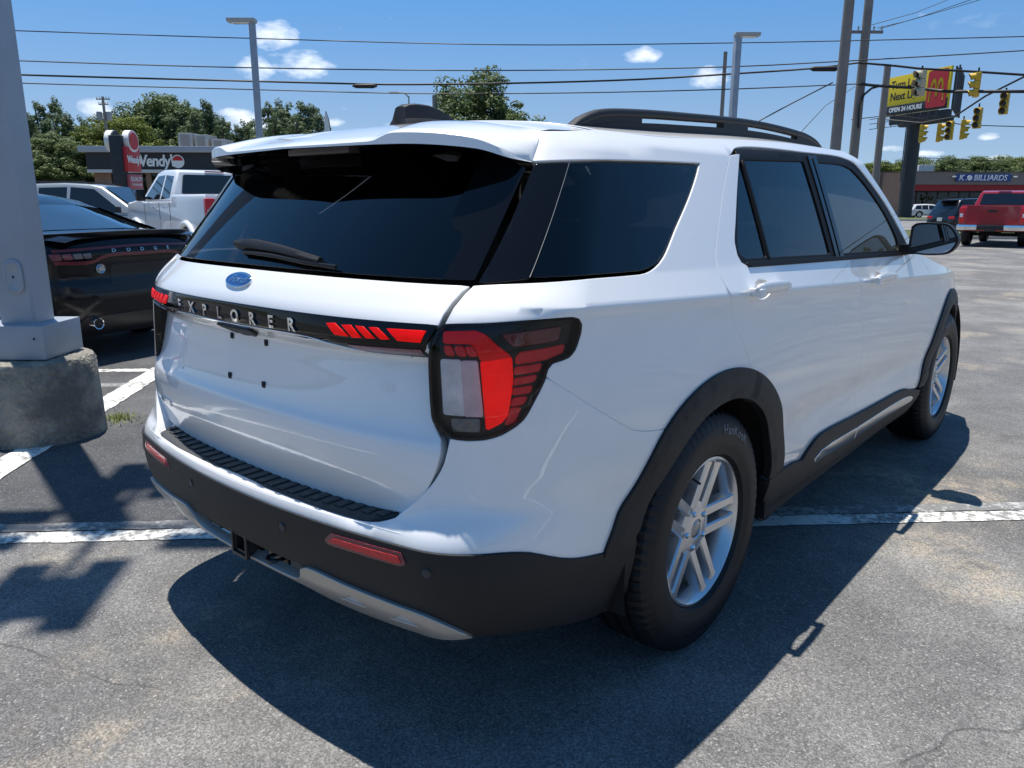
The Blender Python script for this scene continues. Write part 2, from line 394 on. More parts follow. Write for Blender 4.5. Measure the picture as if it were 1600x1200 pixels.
# ------------------------------------------------------------------ ground, lot, verge, road
def node_mat(name):
    m = bpy.data.materials.new(name); m.use_nodes = True; nt = m.node_tree; MATS[name] = m
    return m, nt, nt.nodes['Principled BSDF']
class NG:
    """tiny helper for shader maths"""
    def __init__(s, nt): s.nt = nt; s.tc = nt.nodes.new('ShaderNodeTexCoord').outputs['Object']
    def noise(s, scale, detail=6, rough=.6, vec=None, off=None):
        n = s.nt.nodes.new('ShaderNodeTexNoise'); n.inputs['Scale'].default_value = scale; n.inputs['Detail'].default_value = detail; n.inputs['Roughness'].default_value = rough
        v = vec or s.tc
        if off:
            a = s.nt.nodes.new('ShaderNodeVectorMath'); a.operation = 'ADD'; a.inputs[1].default_value = off; s.nt.links.new(v, a.inputs[0]); v = a.outputs[0]
        s.nt.links.new(v, n.inputs['Vector']); return n.outputs[0]
    def noisecol(s, scale):
        n = s.nt.nodes.new('ShaderNodeTexNoise'); n.inputs['Scale'].default_value = scale; s.nt.links.new(s.tc, n.inputs['Vector']); return n.outputs['Color']
    def voro(s, scale, feat='F1', out='Distance', vec=None):
        n = s.nt.nodes.new('ShaderNodeTexVoronoi'); n.feature = feat; n.inputs['Scale'].default_value = scale; s.nt.links.new(vec or s.tc, n.inputs['Vector']); return n.outputs[out]
    def m(s, op, a, b=None, clamp=False):
        n = s.nt.nodes.new('ShaderNodeMath'); n.operation = op; n.use_clamp = clamp
        for i, v in enumerate((a, b)):
            if v is None: continue
            if isinstance(v, (int, float)): n.inputs[i].default_value = v
            else: s.nt.links.new(v, n.inputs[i])
        return n.outputs[0]
    def ramp(s, v, a, b, lo=0.0, hi=1.0):
        n = s.nt.nodes.new('ShaderNodeMapRange'); n.interpolation_type = 'SMOOTHSTEP'
        for i, q in zip((1, 2, 3, 4), (a, b, lo, hi)): n.inputs[i].default_value = q
        s.nt.links.new(v, n.inputs[0]); return n.outputs[0]
    def mix(s, f, a, b):
        n = s.nt.nodes.new('ShaderNodeMix'); n.data_type = 'RGBA'
        for k, v in (('Factor', f), ('A', a), ('B', b)):
            if isinstance(v, (int, float)): n.inputs[k].default_value = v
            elif isinstance(v, tuple): n.inputs[k].default_value = (*v, 1)
            else: s.nt.links.new(v, n.inputs[k])
        return n.outputs['Result']
    def warp(s, amt, scale):
        n = s.nt.nodes.new('ShaderNodeVectorMath'); n.operation = 'MULTIPLY_ADD'; s.nt.links.new(s.noisecol(scale), n.inputs[0]); n.inputs[1].default_value = (amt,)*3; s.nt.links.new(s.tc, n.inputs[2]); return n.outputs[0]
    def bump(s, h, strength, dist, bsdf):
        n = s.nt.nodes.new('ShaderNodeBump'); n.inputs['Strength'].default_value = strength; n.inputs['Distance'].default_value = dist; s.nt.links.new(h, n.inputs['Height']); s.nt.links.new(n.outputs[0], bsdf.inputs['Normal'])
def asphalt(name, base=(.118, .116, .114), light=(.225, .218, .206), stain=(.40, .33, .235), cracks=True, stains=True):
    m, nt, b = node_mat(name); g = NG(nt); L = nt.links
    grain = g.voro(190, 'F1', 'Color'); sep = nt.nodes.new('ShaderNodeSeparateColor'); L.new(grain, sep.inputs[0])
    gr2 = g.voro(330, 'F1', 'Color'); sep2 = nt.nodes.new('ShaderNodeSeparateColor'); L.new(gr2, sep2.inputs[0])
    patch = g.noise(.7, 7, .62); mid = g.noise(3.2, 8, .7)
    col = g.mix(g.ramp(patch, .40, .68), base, light)
    col = g.mix(g.ramp(mid, .35, .75, 0, .35), col, tuple(c*.62 for c in base))
    if stains:
        s1 = g.m('MULTIPLY', g.ramp(g.noise(.85, 7, .62, off=(17, 3, 0)), .54, .68), g.ramp(g.noise(11, 7, .75), .36, .58))
        col = g.mix(g.m('MULTIPLY', s1, .58), col, stain)
        oil = g.ramp(g.noise(1.7, 3, .5, off=(3, 41, 0)), .66, .74); col = g.mix(g.m('MULTIPLY', oil, .35), col, (.03, .03, .032))
    sp = g.ramp(sep.outputs[0], .0, 1.0, .66, 1.34); sp2 = g.ramp(sep2.outputs[1], 0, 1, .75, 1.25)
    sc = nt.nodes.new('ShaderNodeVectorMath'); sc.operation = 'SCALE'; L.new(col, sc.inputs[0]); L.new(g.m('MULTIPLY', sp, sp2), sc.inputs['Scale']); col = sc.outputs[0]
    chips = g.ramp(sep.outputs[2], .955, .985); col = g.mix(g.m('MULTIPLY', chips, .5), col, (.42, .41, .38))
    h = g.m('ADD', g.m('MULTIPLY', sep.outputs[0], .5), g.m('MULTIPLY', g.noise(120, 3), .6))
    if cracks:
        w = g.warp(.35, 1.6); e = g.voro(.36, 'DISTANCE_TO_EDGE', 'Distance', w)
        cr = g.m('MULTIPLY', g.ramp(e, .0, .0019, 1, 0), g.ramp(g.noise(.9, 2, off=(9, 9, 0)), .46, .56))
        col = g.mix(g.m('MULTIPLY', cr, .42), col, (.022, .022, .022)); h = g.m('SUBTRACT', h, g.m('MULTIPLY', cr, 1.5))
    L.new(col, b.inputs['Base Color']); L.new(g.ramp(mid, .3, .7, .72, .92), b.inputs['Roughness']); g.bump(h, .55, .006, b)
    return m
def paint_mat(name, wear=.5, col=(.74, .73, .68), under=(.12, .12, .12)):
    m, nt, b = node_mat(name); g = NG(nt); L = nt.links
    n = g.noise(26, 8, .7); n2 = g.noise(3.0, 4, .6)
    f = g.ramp(g.m('ADD', n, g.m('MULTIPLY', n2, .5)), .62+wear*.28, .78+wear*.28, 0, .85)
    L.new(g.mix(f, col, under), b.inputs['Base Color']); b.inputs['Roughness'].default_value = .75; g.bump(g.noise(150, 3), .4, .004, b); return m
def grass_mat(name, a=(.055, .085, .022), c=(.13, .13, .045)):
    m, nt, b = node_mat(name); g = NG(nt)
    nt.links.new(g.mix(g.ramp(g.noise(.5, 8, .7), .35, .65), a, c), b.inputs['Base Color']); b.inputs['Roughness'].default_value = .9; g.bump(g.noise(12, 6, .7), 1.0, .1, b); return m
def quad(name, pts, z, mat, kind='structure', label=None):
    o = raw(name, [(p[0], p[1], z) for p in pts], [tuple(range(len(pts)))], mat, None, 0)
    return tag(o, label, None, None, kind)
M_ASPH = asphalt('parking_lot_asphalt'); M_ROAD = asphalt('road_asphalt', (.15, .145, .14), (.22, .215, .205), cracks=False, stains=False)
M_GRASS = grass_mat('dry_lawn'); M_CONC = pbr('kerb_concrete', (.42, .40, .36), .85, vary=.2, vscale=3, bump=.4, bscale=60)
quad('terrain', [lay(-900, -400), lay(900, -400), lay(900, 1600), lay(-900, 1600)], -.06, grass_mat('far_ground', (.05, .075, .025), (.12, .12, .05)))
quad('parking_lot', [lay(-60, -40), lay(70, -40), lay(70, 33), lay(-60, 33)], 0, M_ASPH)
quad('grass_verge', [lay(-60, 33.16), lay(70, 33.16), lay(70, 41), lay(-60, 41)], .10, M_GRASS)
quad('road', [lay(-220, 41.2), lay(260, 41.2), lay(260, 71), lay(-220, 71)], -.02, M_ROAD)
quad('grass_verge', [lay(-220, 71.2), lay(260, 71.2), lay(260, 86), lay(-220, 86)], .08, M_GRASS)
quad('far_lot', [lay(-220, 86), lay(260, 86), lay(260, 200), lay(-220, 200)], .0, M_ROAD)
for d in (33.0, 41.0, 71.0):
    mb = MB(); a = lay(-200 if d > 40 else -60, d); b_ = lay(240 if d > 40 else 70, d); c = lay(240 if d > 40 else 70, d+.16); e = lay(-200 if d > 40 else -60, d+.16)
    mb.add([(p[0], p[1], z) for z in (-.1, .13) for p in (a, b_, c, e)], [(0, 3, 2, 1), (4, 5, 6, 7), (0, 1, 5, 4), (1, 2, 6, 5), (2, 3, 7, 6), (3, 0, 4, 7)])
    tag(mb.build('kerb', M_CONC, None, 20), kind='structure')
M_LINE = paint_mat('worn_white_paint', .30); M_LINE2 = paint_mat('faded_white_paint', .02, (.40, .40, .38)); M_ROADL = paint_mat('road_white_paint', .55)
def strip(name, p, q, w, z=.004, mat=None, label=None, rough=True):
    p, q = np.array(p[:2], float), np.array(q[:2], float); t = (q-p)/np.linalg.norm(q-p); n = np.array([-t[1], t[0]]); L = np.linalg.norm(q-p); k = max(2, int(L/.05)) if L < 12 else 2
    rnd = random.Random(int(abs(p[0]*1000+p[1]*77)) % 9973); V = []
    for i in range(k+1):
        c = p + t*L*i/k; j1, j2 = (rnd.uniform(-.006, .006), rnd.uniform(-.006, .006)) if rough and k > 2 else (0, 0)
        V += [tuple(c+n*(w/2+j1))+(z,), tuple(c-n*(w/2+j2))+(z,)]
    o = raw(name, V, [(2*i+1, 2*i+3, 2*i+2, 2*i) for i in range(k)], mat or M_LINE, None, 0)
    return tag(o, label, None, None, 'structure')
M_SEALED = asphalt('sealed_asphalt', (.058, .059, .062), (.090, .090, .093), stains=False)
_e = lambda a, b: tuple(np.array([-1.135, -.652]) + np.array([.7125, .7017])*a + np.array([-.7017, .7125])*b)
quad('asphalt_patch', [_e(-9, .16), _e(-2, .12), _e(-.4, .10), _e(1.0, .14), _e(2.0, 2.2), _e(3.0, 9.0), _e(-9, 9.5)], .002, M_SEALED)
# stall lines at 45 degrees to the white SUV: a worn strip with a newer one beside it
D1 = np.array([.7125, .7017]); N1 = np.array([-.7017, .7125]); P1 = np.array([-1.135, -.652])
strip('parking_line', P1 - D1*3.2 + N1*.055, P1 + D1*5.6 + N1*.055, .088, .004, M_LINE2); strip('parking_line', P1 - D1*3.2 - N1*.053, P1 + D1*5.6 - N1*.053, .108, .004, M_LINE)
D2 = np.array([-.730, .683]); P2 = np.array([-3.66, -.05]); strip('parking_line', P2 - D2*4.2, P2 + D2*4.6, .185, .008, M_LINE)
strip('parking_line', np.array([-5.7, -1.15]), np.array([-4.12, .40]), .13, .004, M_LINE2)
for k in (1, 2, 3, -1):      # the next stalls of the same row, to the right of and behind the photographer
    c = P1 + D1*2.0 - N1*3.1*k if k > 0 else P1 - D1*3.0 + N1*3.4
    strip('parking_line', c - D1*2.6, c + D1*3.4, .11, .004, M_LINE)
strip('parking_line', lay(-2, 31.2), lay(60, 31.2), .14, .004, M_LINE, rough=False)
for d in (41.9, 56.0, 70.2): strip('lane_line', lay(-200, d), lay(220, d), .15, -.014, M_ROADL, rough=False)
for d in (48.8, 63.2):
    for a in range(-60, 110, 12): strip('lane_line', lay(a, d), lay(a+3.2, d), .13, -.014, M_ROADL, rough=False)
# ------------------------------------------------------------------ buildings across the road
def flat_text(parent, name, txt, size, mat, origin, ex, ez, depth=.06, bold=0.0, shear=0.0, space=1.0, align='CENTER', nrm=None, sx=1.0):
    """raised lettering on a plane through origin with axes ex (reading direction) and ez (up)"""
    o, ex, ez = np.array(origin, float), np.array(ex, float), np.array(ez, float); n = np.cross(ex, ez)
    V, F = text_geo(txt, size, bold, shear, space, align); mb = MB()
    text_solid(mb, V, F, lambda a, b, d: tuple(o + ex*a*sx + ez*b + n*d), depth); return mb.build(name, mat, parent, 20)
EX = np.array([RH[0], RH[1], 0.0]); EZ = np.array([0, 0, 1.0]); EN = np.cross(EX, EZ)      # EN points back to the camera side
def lbox(mb, a0, a1, d0, d1, z0, z1, b=0):
    """box in layout coordinates"""
    c = lay((a0+a1)/2, (d0+d1)/2, (z0+z1)/2); s = (abs(a1-a0), abs(d1-d0), abs(z1-z0))
    return mb.bbox(c, s, b, rz=YAW) if b else mb.box(c, s, rz=YAW)
def brick_mat(name, c1, c2, mortar, scale=1.0):
    m, nt, b = node_mat(name); tc = nt.nodes.new('ShaderNodeTexCoord'); mp = nt.nodes.new('ShaderNodeMapping'); mp.inputs['Rotation'].default_value = (0, 0, -YAW); nt.links.new(tc.outputs['Object'], mp.inputs[0])
    sp = nt.nodes.new('ShaderNodeSeparateXYZ'); nt.links.new(mp.outputs[0], sp.inputs[0]); cb = nt.nodes.new('ShaderNodeCombineXYZ'); ad = nt.nodes.new('ShaderNodeMath'); nt.links.new(sp.outputs[0], ad.inputs[0]); nt.links.new(sp.outputs[1], ad.inputs[1])
    nt.links.new(ad.outputs[0], cb.inputs[0]); nt.links.new(sp.outputs[2], cb.inputs[1])
    br = nt.nodes.new('ShaderNodeTexBrick'); br.inputs['Scale'].default_value = 4.6*scale; br.inputs['Color1'].default_value = (*c1, 1); br.inputs['Color2'].default_value = (*c2, 1); br.inputs['Mortar'].default_value = (*mortar, 1); br.inputs['Mortar Size'].default_value = .02; br.inputs['Row Height'].default_value = .35
    nt.links.new(cb.outputs[0], br.inputs['Vector']); nt.links.new(br.outputs[0], b.inputs['Base Color']); b.inputs['Roughness'].default_value = .9; return m
M_BLK = pbr('charcoal_siding', (.022, .023, .027), .55, vary=.2, vscale=1.5); M_WHT = pbr('white_sign_face', (.80, .80, .78), .45); M_SRED = pbr('sign_red', (.50, .012, .02), .45); M_GREYM = pbr('grey_fascia_metal', (.36, .37, .40), .45, metal=.2)
M_SHOP = glass_mat('shop_window_glass', (.10, .11, .12))
def restaurant():
    D = 75.0; T = empty('restaurant_building', lay(-33, D, 0), 0, 'low dark fast food restaurant with grey roof fascia and white lettering', 'building')
    def P(name, a0, a1, d0, d1, z0, z1, mat, b=0, par=None):
        mb = MB(); lbox(mb, a0, a1, d0, d1, z0, z1, b); o = mb.build(name, mat, par or T, 20); o.matrix_parent_inverse = (par or T).matrix_basis.inverted() if par is None else (T.matrix_basis.inverted()); 
        if par is not None: o.parent = par; o.matrix_parent_inverse = Matrix.Identity(4)
        return o
    x = lambda px: float(np.dot(at(px, 256, D)[:2]-CAM_LOC[:2], RH))
    br = brick_mat('brown_brick', (.20, .10, .07), (.26, .14, .09), (.32, .28, .24))
    P('wall', x(140), x(440), D+.6, D+16, 0, 5.6, br)
    P('fascia_band', x(135), x(440), D, D+16.2, 4.42, 5.93, M_BLK); P('roof_fascia', x(128), x(442), D-.5, D+16.6, 5.95, 6.50, M_GREYM, .05); P('canopy_trim', x(137), x(440), D-.25, D+.5, 4.12, 4.40, pbr('pale_trim', (.55, .54, .52), .5))
    for i in range(7): P('siding_board', x(135.5), x(440), D-.035, D-.002, 4.45+i*.21, 4.45+i*.21+.195, M_BLK)
    for a, b_ in ((168, 184), (196, 222), (226, 262), (266, 302), (306, 340)):
        w = P('window', x(a), x(b_), D+.52, D+.56, .6, 4.05, M_SHOP)
    for a in (160, 186, 223, 263, 303, 341): P('pier', x(a), x(a+8), D+.4, D+.58, 0, 4.1, br)
    o = np.array(lay(x(243), D-.05, 5.16)); t = flat_text(T, 'sign_lettering', "Wendy's", 1.45, M_WHT, o, EX, EZ, .10, .035, .10, .92, sx=.86); t.matrix_parent_inverse = T.matrix_basis.inverted()
    c = np.array(lay(x(279), D-.05, 5.15)); mb = MB(); mb.add([tuple(c + EX*r*math.cos(t_) + EZ*r*math.sin(t_) + EN*.08*k) for k, r in ((0, .60), (1, .60)) for t_ in np.linspace(0, 2*math.pi, 33)[:-1]], [tuple(range(32, 64))] + [(i, (i+1) % 32, 32+(i+1) % 32, 32+i) for i in range(32)]); q = mb.build('round_sign', M_WHT, T, 30); q.matrix_parent_inverse = T.matrix_basis.inverted()
    mb = MB(); mb.add([tuple(c + EX*r*math.cos(t_) + EZ*r*math.sin(t_) + EN*(.082+.02*k)) for k, r in ((0, .50), (1, .50)) for t_ in np.linspace(.15, math.pi-.15, 20)], [tuple(range(20, 40))] + [(i, (i+1) % 20, 20+(i+1) % 20, 20+i) for i in range(20)]); q = mb.build('sign_disc', M_SRED, T, 30); q.matrix_parent_inverse = T.matrix_basis.inverted()
    for a0, a1, z1 in ((254, 278, 8.05), (281, 303, 7.9), (308, 330, 7.5)):
        P('rooftop_unit', x(a0), x(a1), D+4, D+6.5, 6.45, z1, pbr('galvanised', (.42, .40, .36), .5, metal=.3, vary=.25, vscale=.7), .05); P('unit_grille', x(a0)+.25, x(a1)-.35, D+3.95, D+3.99, 6.6, z1-.2, pbr('unit_grille', (.25, .23, .21), .7))
restaurant()
def pylon():
    D = 46.0; p = at(203, 330, D); base = (p[0], p[1], 0); T = empty('pylon_sign', base, 0, 'tall dark roadside pylon sign with red panel and round top', 'sign')
    th = YAW + rad(88); ex = np.array([math.cos(th), math.sin(th), 0]); n = np.cross(ex, EZ); O = np.array([0, 0, 0.0])
    def slab(nm, a0, a1, z0, z1, t0, t1, mat, b=.02):
        mb = MB(); c = ex*(a0+a1)/2 + EZ*(z0+z1)/2 + n*(t0+t1)/2; mb.bbox(tuple(c), (a1-a0, abs(t1-t0), z1-z0), b, rz=th); return mb.build(nm, mat, T, 30)
    z = lambda py: 1.404 + (318-py)/FPX*D
    slab('post', -.85, -.35, 0, z(222), -.35, .35, M_BLK, .05)
    slab('sign_panel', -.74, .78, z(273), z(238), .15, .55, M_SRED); slab('lower_panel', -.60, .88, z(299), z(277), .2, .5, pbr('dull_red_board', (.42, .09, .11), .5)); slab('reader_board', -.55, .92, z(313), z(300), .2, .5, M_WHT)
    flat_text(T, 'sign_lettering', "Wendy's", .56, M_WHT, ex*.03 + EZ*z(256) + n*.556, ex, EZ, .03, .015, .1, .9, sx=.85)
    flat_text(T, 'board_lettering', "QUALITY", .33, M_WHT, ex*.2 + EZ*z(284) + n*.506, ex, EZ, .01, .004); flat_text(T, 'board_lettering', "IS OUR RECIPE", .17, M_WHT, ex*.2 + EZ*z(292) + n*.506, ex, EZ, .01, .002)
    for t0, cx, mt, rr, nm in ((.25, .05, M_WHT, .60, 'round_sign'), (.62, .05, M_SRED, .48, 'sign_disc'), (-.75, .0, M_WHT, .60, 'round_sign'), (-.36, .0, M_BLK, .57, 'sign_disc')):
        mb = MB(); c = ex*cx + EZ*z(229) + n*t0; th_ = .36 if nm == 'round_sign' else .03
        mb.add([tuple(c + ex*rr*math.cos(t_) + EZ*rr*math.sin(t_) + n*th_*k) for k in (0, 1) for t_ in np.linspace(0, 2*math.pi, 29)[:-1]], [tuple(range(28, 56)), tuple(range(28))[::-1]] + [(i, (i+1) % 28, 28+(i+1) % 28, 28+i) for i in range(28)]); mb.build(nm, mt, T, 30)
pylon()
def billiards():
    D = 108.0; x = lambda px: float(np.dot(at(px, 285, D)[:2]-CAM_LOC[:2], RH)); z = lambda py: 1.404 + (318-py)/FPX*D
    T = empty('shop_building', lay(x(1500), D, 0), 0, 'brown brick strip building with blue lettered sign and red band', 'building')
    def P(name, a0, a1, d0, d1, z0, z1, mat, b=0):
        mb = MB(); lbox(mb, a0, a1, d0, d1, z0, z1, b); o = mb.build(name, mat, T, 20); o.matrix_parent_inverse = T.matrix_basis.inverted(); return o
    br = brick_mat('tan_brick', (.27, .15, .10), (.33, .20, .13), (.36, .30, .25), .8)
    P('wall', x(1352), x(1428), D, D+24, 0, z(271), br); P('shop_wall', x(1428), x(1760), D+2.4, D+24, 0, z(272), pbr('dark_shopfront', (.05, .045, .04), .7)); P('wall_coping', x(1350), x(1429), D-.1, D+24.1, z(271), z(269.5), pbr('dark_coping', (.10, .08, .07), .6))
    P('parapet', x(1428.3), x(1762), D, D+3, z(288), z(270), pbr('brown_metal_parapet', (.19, .155, .135), .6, vary=.08)); P('parapet_cap', x(1428.2), x(1763), D-.12, D+3.1, z(270), z(268.8), pbr('dark_coping', (.10, .08, .07), .6))
    P('red_band', x(1428.5), x(1760), D+.3, D+1.2, z(297), z(288.4), pbr('red_awning_band', (.28, .012, .016), .6)); P('downpipe', x(1375), x(1378), D-.2, D-.02, 0, z(272), pbr('dark_coping', (.10, .08, .07), .6))
    for i, px in enumerate(range(1432, 1740, 17)):
        P('window', x(px), x(px+15), D+2.28, D+2.34, .5, z(299), M_SHOP); P('mullion', x(px+15), x(px+17), D+2.2, D+2.38, 0, z(298), pbr('dark_frame', (.03, .03, .03), .5))
    P('sign_board', x(1492), x(1577), D-.30, D-.02, z(283.5), z(273), pbr('sign_blue', (.02, .06, .22), .5), .04)
    o = np.array(lay(x(1506), D-.32, z(278.3))); silver = pbr('sign_silver', (.72, .72, .74), .4)
    for txt, px, w in (('K', 1499, 1.05), ('BILLIARDS', 1544, .98)):
        t = flat_text(T, 'sign_lettering', txt, 1.02, silver, np.array(lay(x(px), D-.32, z(278.3))), EX, EZ, .05, .012, .2, 1.0, sx=w); t.matrix_parent_inverse = T.matrix_basis.inverted()
    t = flat_text(T, 'sign_lettering', '.', 1.02, silver, np.array(lay(x(1506.5), D-.32, z(278.3))), EX, EZ, .05, .012); t.matrix_parent_inverse = T.matrix_basis.inverted()
    c = np.array(lay(x(1512), D-.32, z(278.2))); mb = MB(); mb.add([tuple(c + EX*.34*math.cos(t_) + EZ*.34*math.sin(t_) + EN*.08*k) for k in (0, 1) for t_ in np.linspace(0, 2*math.pi, 25)[:-1]], [tuple(range(24, 48))] + [(i, (i+1) % 24, 24+(i+1) % 24, 24+i) for i in range(24)]); q = mb.build('sign_ball', silver, T, 30); q.matrix_parent_inverse = T.matrix_basis.inverted()
    P('rooftop_unit', x(1480), x(1506), D+8, D+11, z(272), z(255), pbr('white_unit', (.62, .60, .56), .5, vary=.15), .05)
    for px in (1488, 1583): P('sign_lamp', x(px)-.2, x(px)+.2, D-.5, D-.05, z(277.5), z(275.5), M_WHT, .05)
billiards()
def billboard():
    L, R = np.array(at(1384, 165, 88)), np.array(at(1482, 148, 80)); L[2] = R[2] = 0; ex = (R-L); W_ = np.linalg.norm(ex); ex = ex/W_; n = np.cross(ex, EZ); mid = (L+R)/2
    T = empty('billboard', tuple(mid - n*1.2), 0, 'large yellow and red roadside billboard on a dark steel post', 'billboard'); inv = Matrix.Translation(-Vector(mid - n*1.2)); th = math.atan2(ex[1], ex[0])
    zb, zt = 10.72, 14.65
    def slab(nm, u0, u1, z0, z1, t0, t1, mat, b=.02):
        c = mid + ex*(u0+u1)/2 + EZ*(z0+z1)/2 + n*(t0+t1)/2; mb = MB(); mb.bbox(tuple(c), (u1-u0, abs(t1-t0), z1-z0), b, rz=th); o = mb.build(nm, mat, T, 30); o.matrix_parent_inverse = inv; return o
    h = W_/2; yel = pbr('billboard_yellow', (.66, .50, .012), .6); blk = pbr('billboard_black', (.02, .022, .028), .6); red = pbr('billboard_red', (.50, .022, .03), .6)
    slab('panel', -h, h, zb, zt, -.25, 0, yel); slab('black_band', -h+.02, h-.02, zb+.02, zb+.98, .001, .03, blk)
    c = [(h-2.75, zb+.22), (h-.22, zb+.22), (h-.22, zt-.16), (h-2.75, zt-.16)]
    mb = MB(); pts = rounded(c, .28, 5); N = len(pts); mb.add([tuple(mid + ex*a + EZ*z_ + n*t_) for t_ in (.031, .06) for a, z_ in pts], [tuple(range(N, 2*N))] + [(i, (i+1) % N, N+(i+1) % N, N+i) for i in range(N)]); o = mb.build('red_panel', red, T, 30); o.matrix_parent_inverse = inv
    # double arch
    mb = MB(); cx, zc = h-1.49, zb+.95
    for s in (-1, 1):
        pts = [(cx + s*(.0+.88*t), zc + 2.0*(1-abs(2*t-.92)**2.6/ (1.08 if t > .46 else .92)**2.6*1.0) if True else 0) for t in np.linspace(0.04, 1, 25)]
        w = .15; A_ = [mid + ex*(a-w/2) + EZ*max(z_, zc) + n*.075 for a, z_ in pts]; B_ = [mid + ex*(a+w/2) + EZ*max(z_, zc) + n*.075 for a, z_ in pts]
        A2 = [mid + ex*(a-w/2) + EZ*(max(z_, zc)-.28) + n*.075 for a, z_ in pts]
        m_ = len(pts); V = [];
        for i, (a, z_) in enumerate(pts):
            dz = .30 if .2 < i/(m_-1) < .8 else .12
            V += [tuple(mid + ex*(a-w/2) + EZ*(max(z_, zc)) + n*.08), tuple(mid + ex*(a+w/2) + EZ*(max(z_, zc)) + n*.08), tuple(mid + ex*(a+w/2) + EZ*(max(z_, zc)-dz) + n*.08), tuple(mid + ex*(a-w/2) + EZ*(max(z_, zc)-dz) + n*.08)]
        mb.add(V, [(4*i+j, 4*i+(j+1) % 4, 4*i+4+(j+1) % 4, 4*i+4+j) for i in range(m_-1) for j in range(4)] + [(0, 1, 2, 3)])
    o = mb.build('arch_logo', yel, T, 0); o.matrix_parent_inverse = inv
    for txt, z_, sz in (('Turn Left', zt-.90, 1.12), ('Next Light', zt-2.08, 1.12)):
        o = flat_text(T, 'lettering', txt, sz, blk, mid + ex*(-h+.55) + EZ*z_ + n*.004, ex, EZ, .03, .02, 0, .98, 'LEFT', sx=.92); o.matrix_parent_inverse = inv
    o = flat_text(T, 'lettering', 'OPEN 24 HOURS', .62, M_WHT, mid + ex*(-h+.6) + EZ*(zb+.52) + n*.034, ex, EZ, .03, .02, 0, 1.0, 'LEFT', sx=.98); o.matrix_parent_inverse = inv
    dk = pbr('dark_billboard_steel', (.030, .032, .038), .6)
    slab('lower_skirt', -h+.4, h-.2, zb-.9, zb-.05, -.9, -.3, dk)
    # second face seen from behind, joined at the near end
    r0 = R - n*.6; r1 = np.array(at(1500, 148, 88)); r1[2] = 0
    e2 = (r1-r0); l2 = np.linalg.norm(e2); e2 = e2/l2; th2 = math.atan2(e2[1], e2[0])
    mb = MB(); c_ = (r0+r1)/2 + EZ*(zb+zt)/2; mb.bbox(tuple(c_), (l2, .15, zt-zb), .02, rz=th2); o = mb.build('rear_panel', dk, T, 30); o.matrix_parent_inverse = inv
    for k in range(5):
        mb = MB(); c_ = r0 + e2*(l2*(k+.5)/5) + np.cross(e2, EZ)*.22 + EZ*(zb+zt)/2; mb.box(tuple(c_), (.16, .16, zt-zb+.4), rz=th2); o = mb.build('stringer', pbr('weathered_steel', (.11, .11, .12), .6, metal=.4), T, 20); o.matrix_parent_inverse = inv
    mb = MB(); c_ = r1 + EZ*(zb+zt)/2; mb.box(tuple(c_), (.12, .5, zt-zb+.1), rz=th2); o = mb.build('panel_edge', M_WHT, T, 20); o.matrix_parent_inverse = inv
    pc = np.array(at(1423, 250, 85.5)); mb = MB(); mb.lathe([(.72, -.1), (.72, zb-.5)], 28, c=(pc[0], pc[1], 0)); mb.lathe([(.72, zb-.5), (.0, zb-.5)], 28, c=(pc[0], pc[1], 0)); o = mb.build('post', dk, T, 40); o.matrix_parent_inverse = inv
    slab('torsion_beam', -h*.8, h*.8, zb-1.15, zb-.55, -1.9, -1.2, dk)
    for u in np.linspace(-h+.2, h-.2, 9):
        slab('catwalk_post', u-.04, u+.04, zb-1.3, zb-.25, .95, 1.03, dk, .005)
    for z_ in (zb-1.3, zb-.75, zb-.25): slab('catwalk_rail', -h-1.0, h, z_, z_+.06, .95, 1.03, dk, .005)
    lp = np.array(at(1413, 250, 84.6))
    for s in (-.25, .25):
        mb = MB(); mb.box((lp[0]+ex[0]*s, lp[1]+ex[1]*s, 7.6), (.07, .07, zb-3), rz=th); o = mb.build('ladder_rail', dk, T, 20); o.matrix_parent_inverse = inv
    for k in range(14):
        mb = MB(); mb.box((lp[0], lp[1], 4.2+k*.42), (.5, .05, .05), rz=th); o = mb.build('ladder_rung', dk, T, 20); o.matrix_parent_inverse = inv
billboard()
# ------------------------------------------------------------------ trees
def leaf_mat(name, dark, light, warm):
    m, nt, b = node_mat(name); g = NG(nt)
    oi = nt.nodes.new('ShaderNodeObjectInfo'); at_ = nt.nodes.new('ShaderNodeAttribute'); at_.attribute_name = 'leaf'
    c = g.mix(at_.outputs['Fac'], dark, light); c = g.mix(g.m('MULTIPLY', g.ramp(oi.outputs['Random'], .2, 1.0), .45), c, warm)
    nt.links.new(c, b.inputs['Base Color']); b.inputs['Roughness'].default_value = .6; b.inputs['Specular IOR Level'].default_value = .3
    tr = nt.nodes.new('ShaderNodeBsdfTranslucent'); nt.links.new(c, tr.inputs[0]); mx = nt.nodes.new('ShaderNodeMixShader'); mx.inputs[0].default_value = .28
    nt.links.new(b.outputs[0], mx.inputs[1]); nt.links.new(tr.outputs[0], mx.inputs[2]); nt.links.new(mx.outputs[0], nt.nodes['Material Output'].inputs[0]); return m
M_BARK = pbr('tree_bark', (.10, .075, .055), .9, vary=.4, vscale=4, bump=.8, bscale=20)
M_PINE = leaf_mat('pine_needles', (.062, .098, .050), (.15, .20, .088), (.13, .175, .08)); M_LEAF = leaf_mat('broad_leaves', (.062, .100, .038), (.18, .235, .085), (.17, .215, .085)); M_LIME = leaf_mat('yellow_green_leaves', (.055, .09, .018), (.20, .24, .04), (.18, .21, .04))
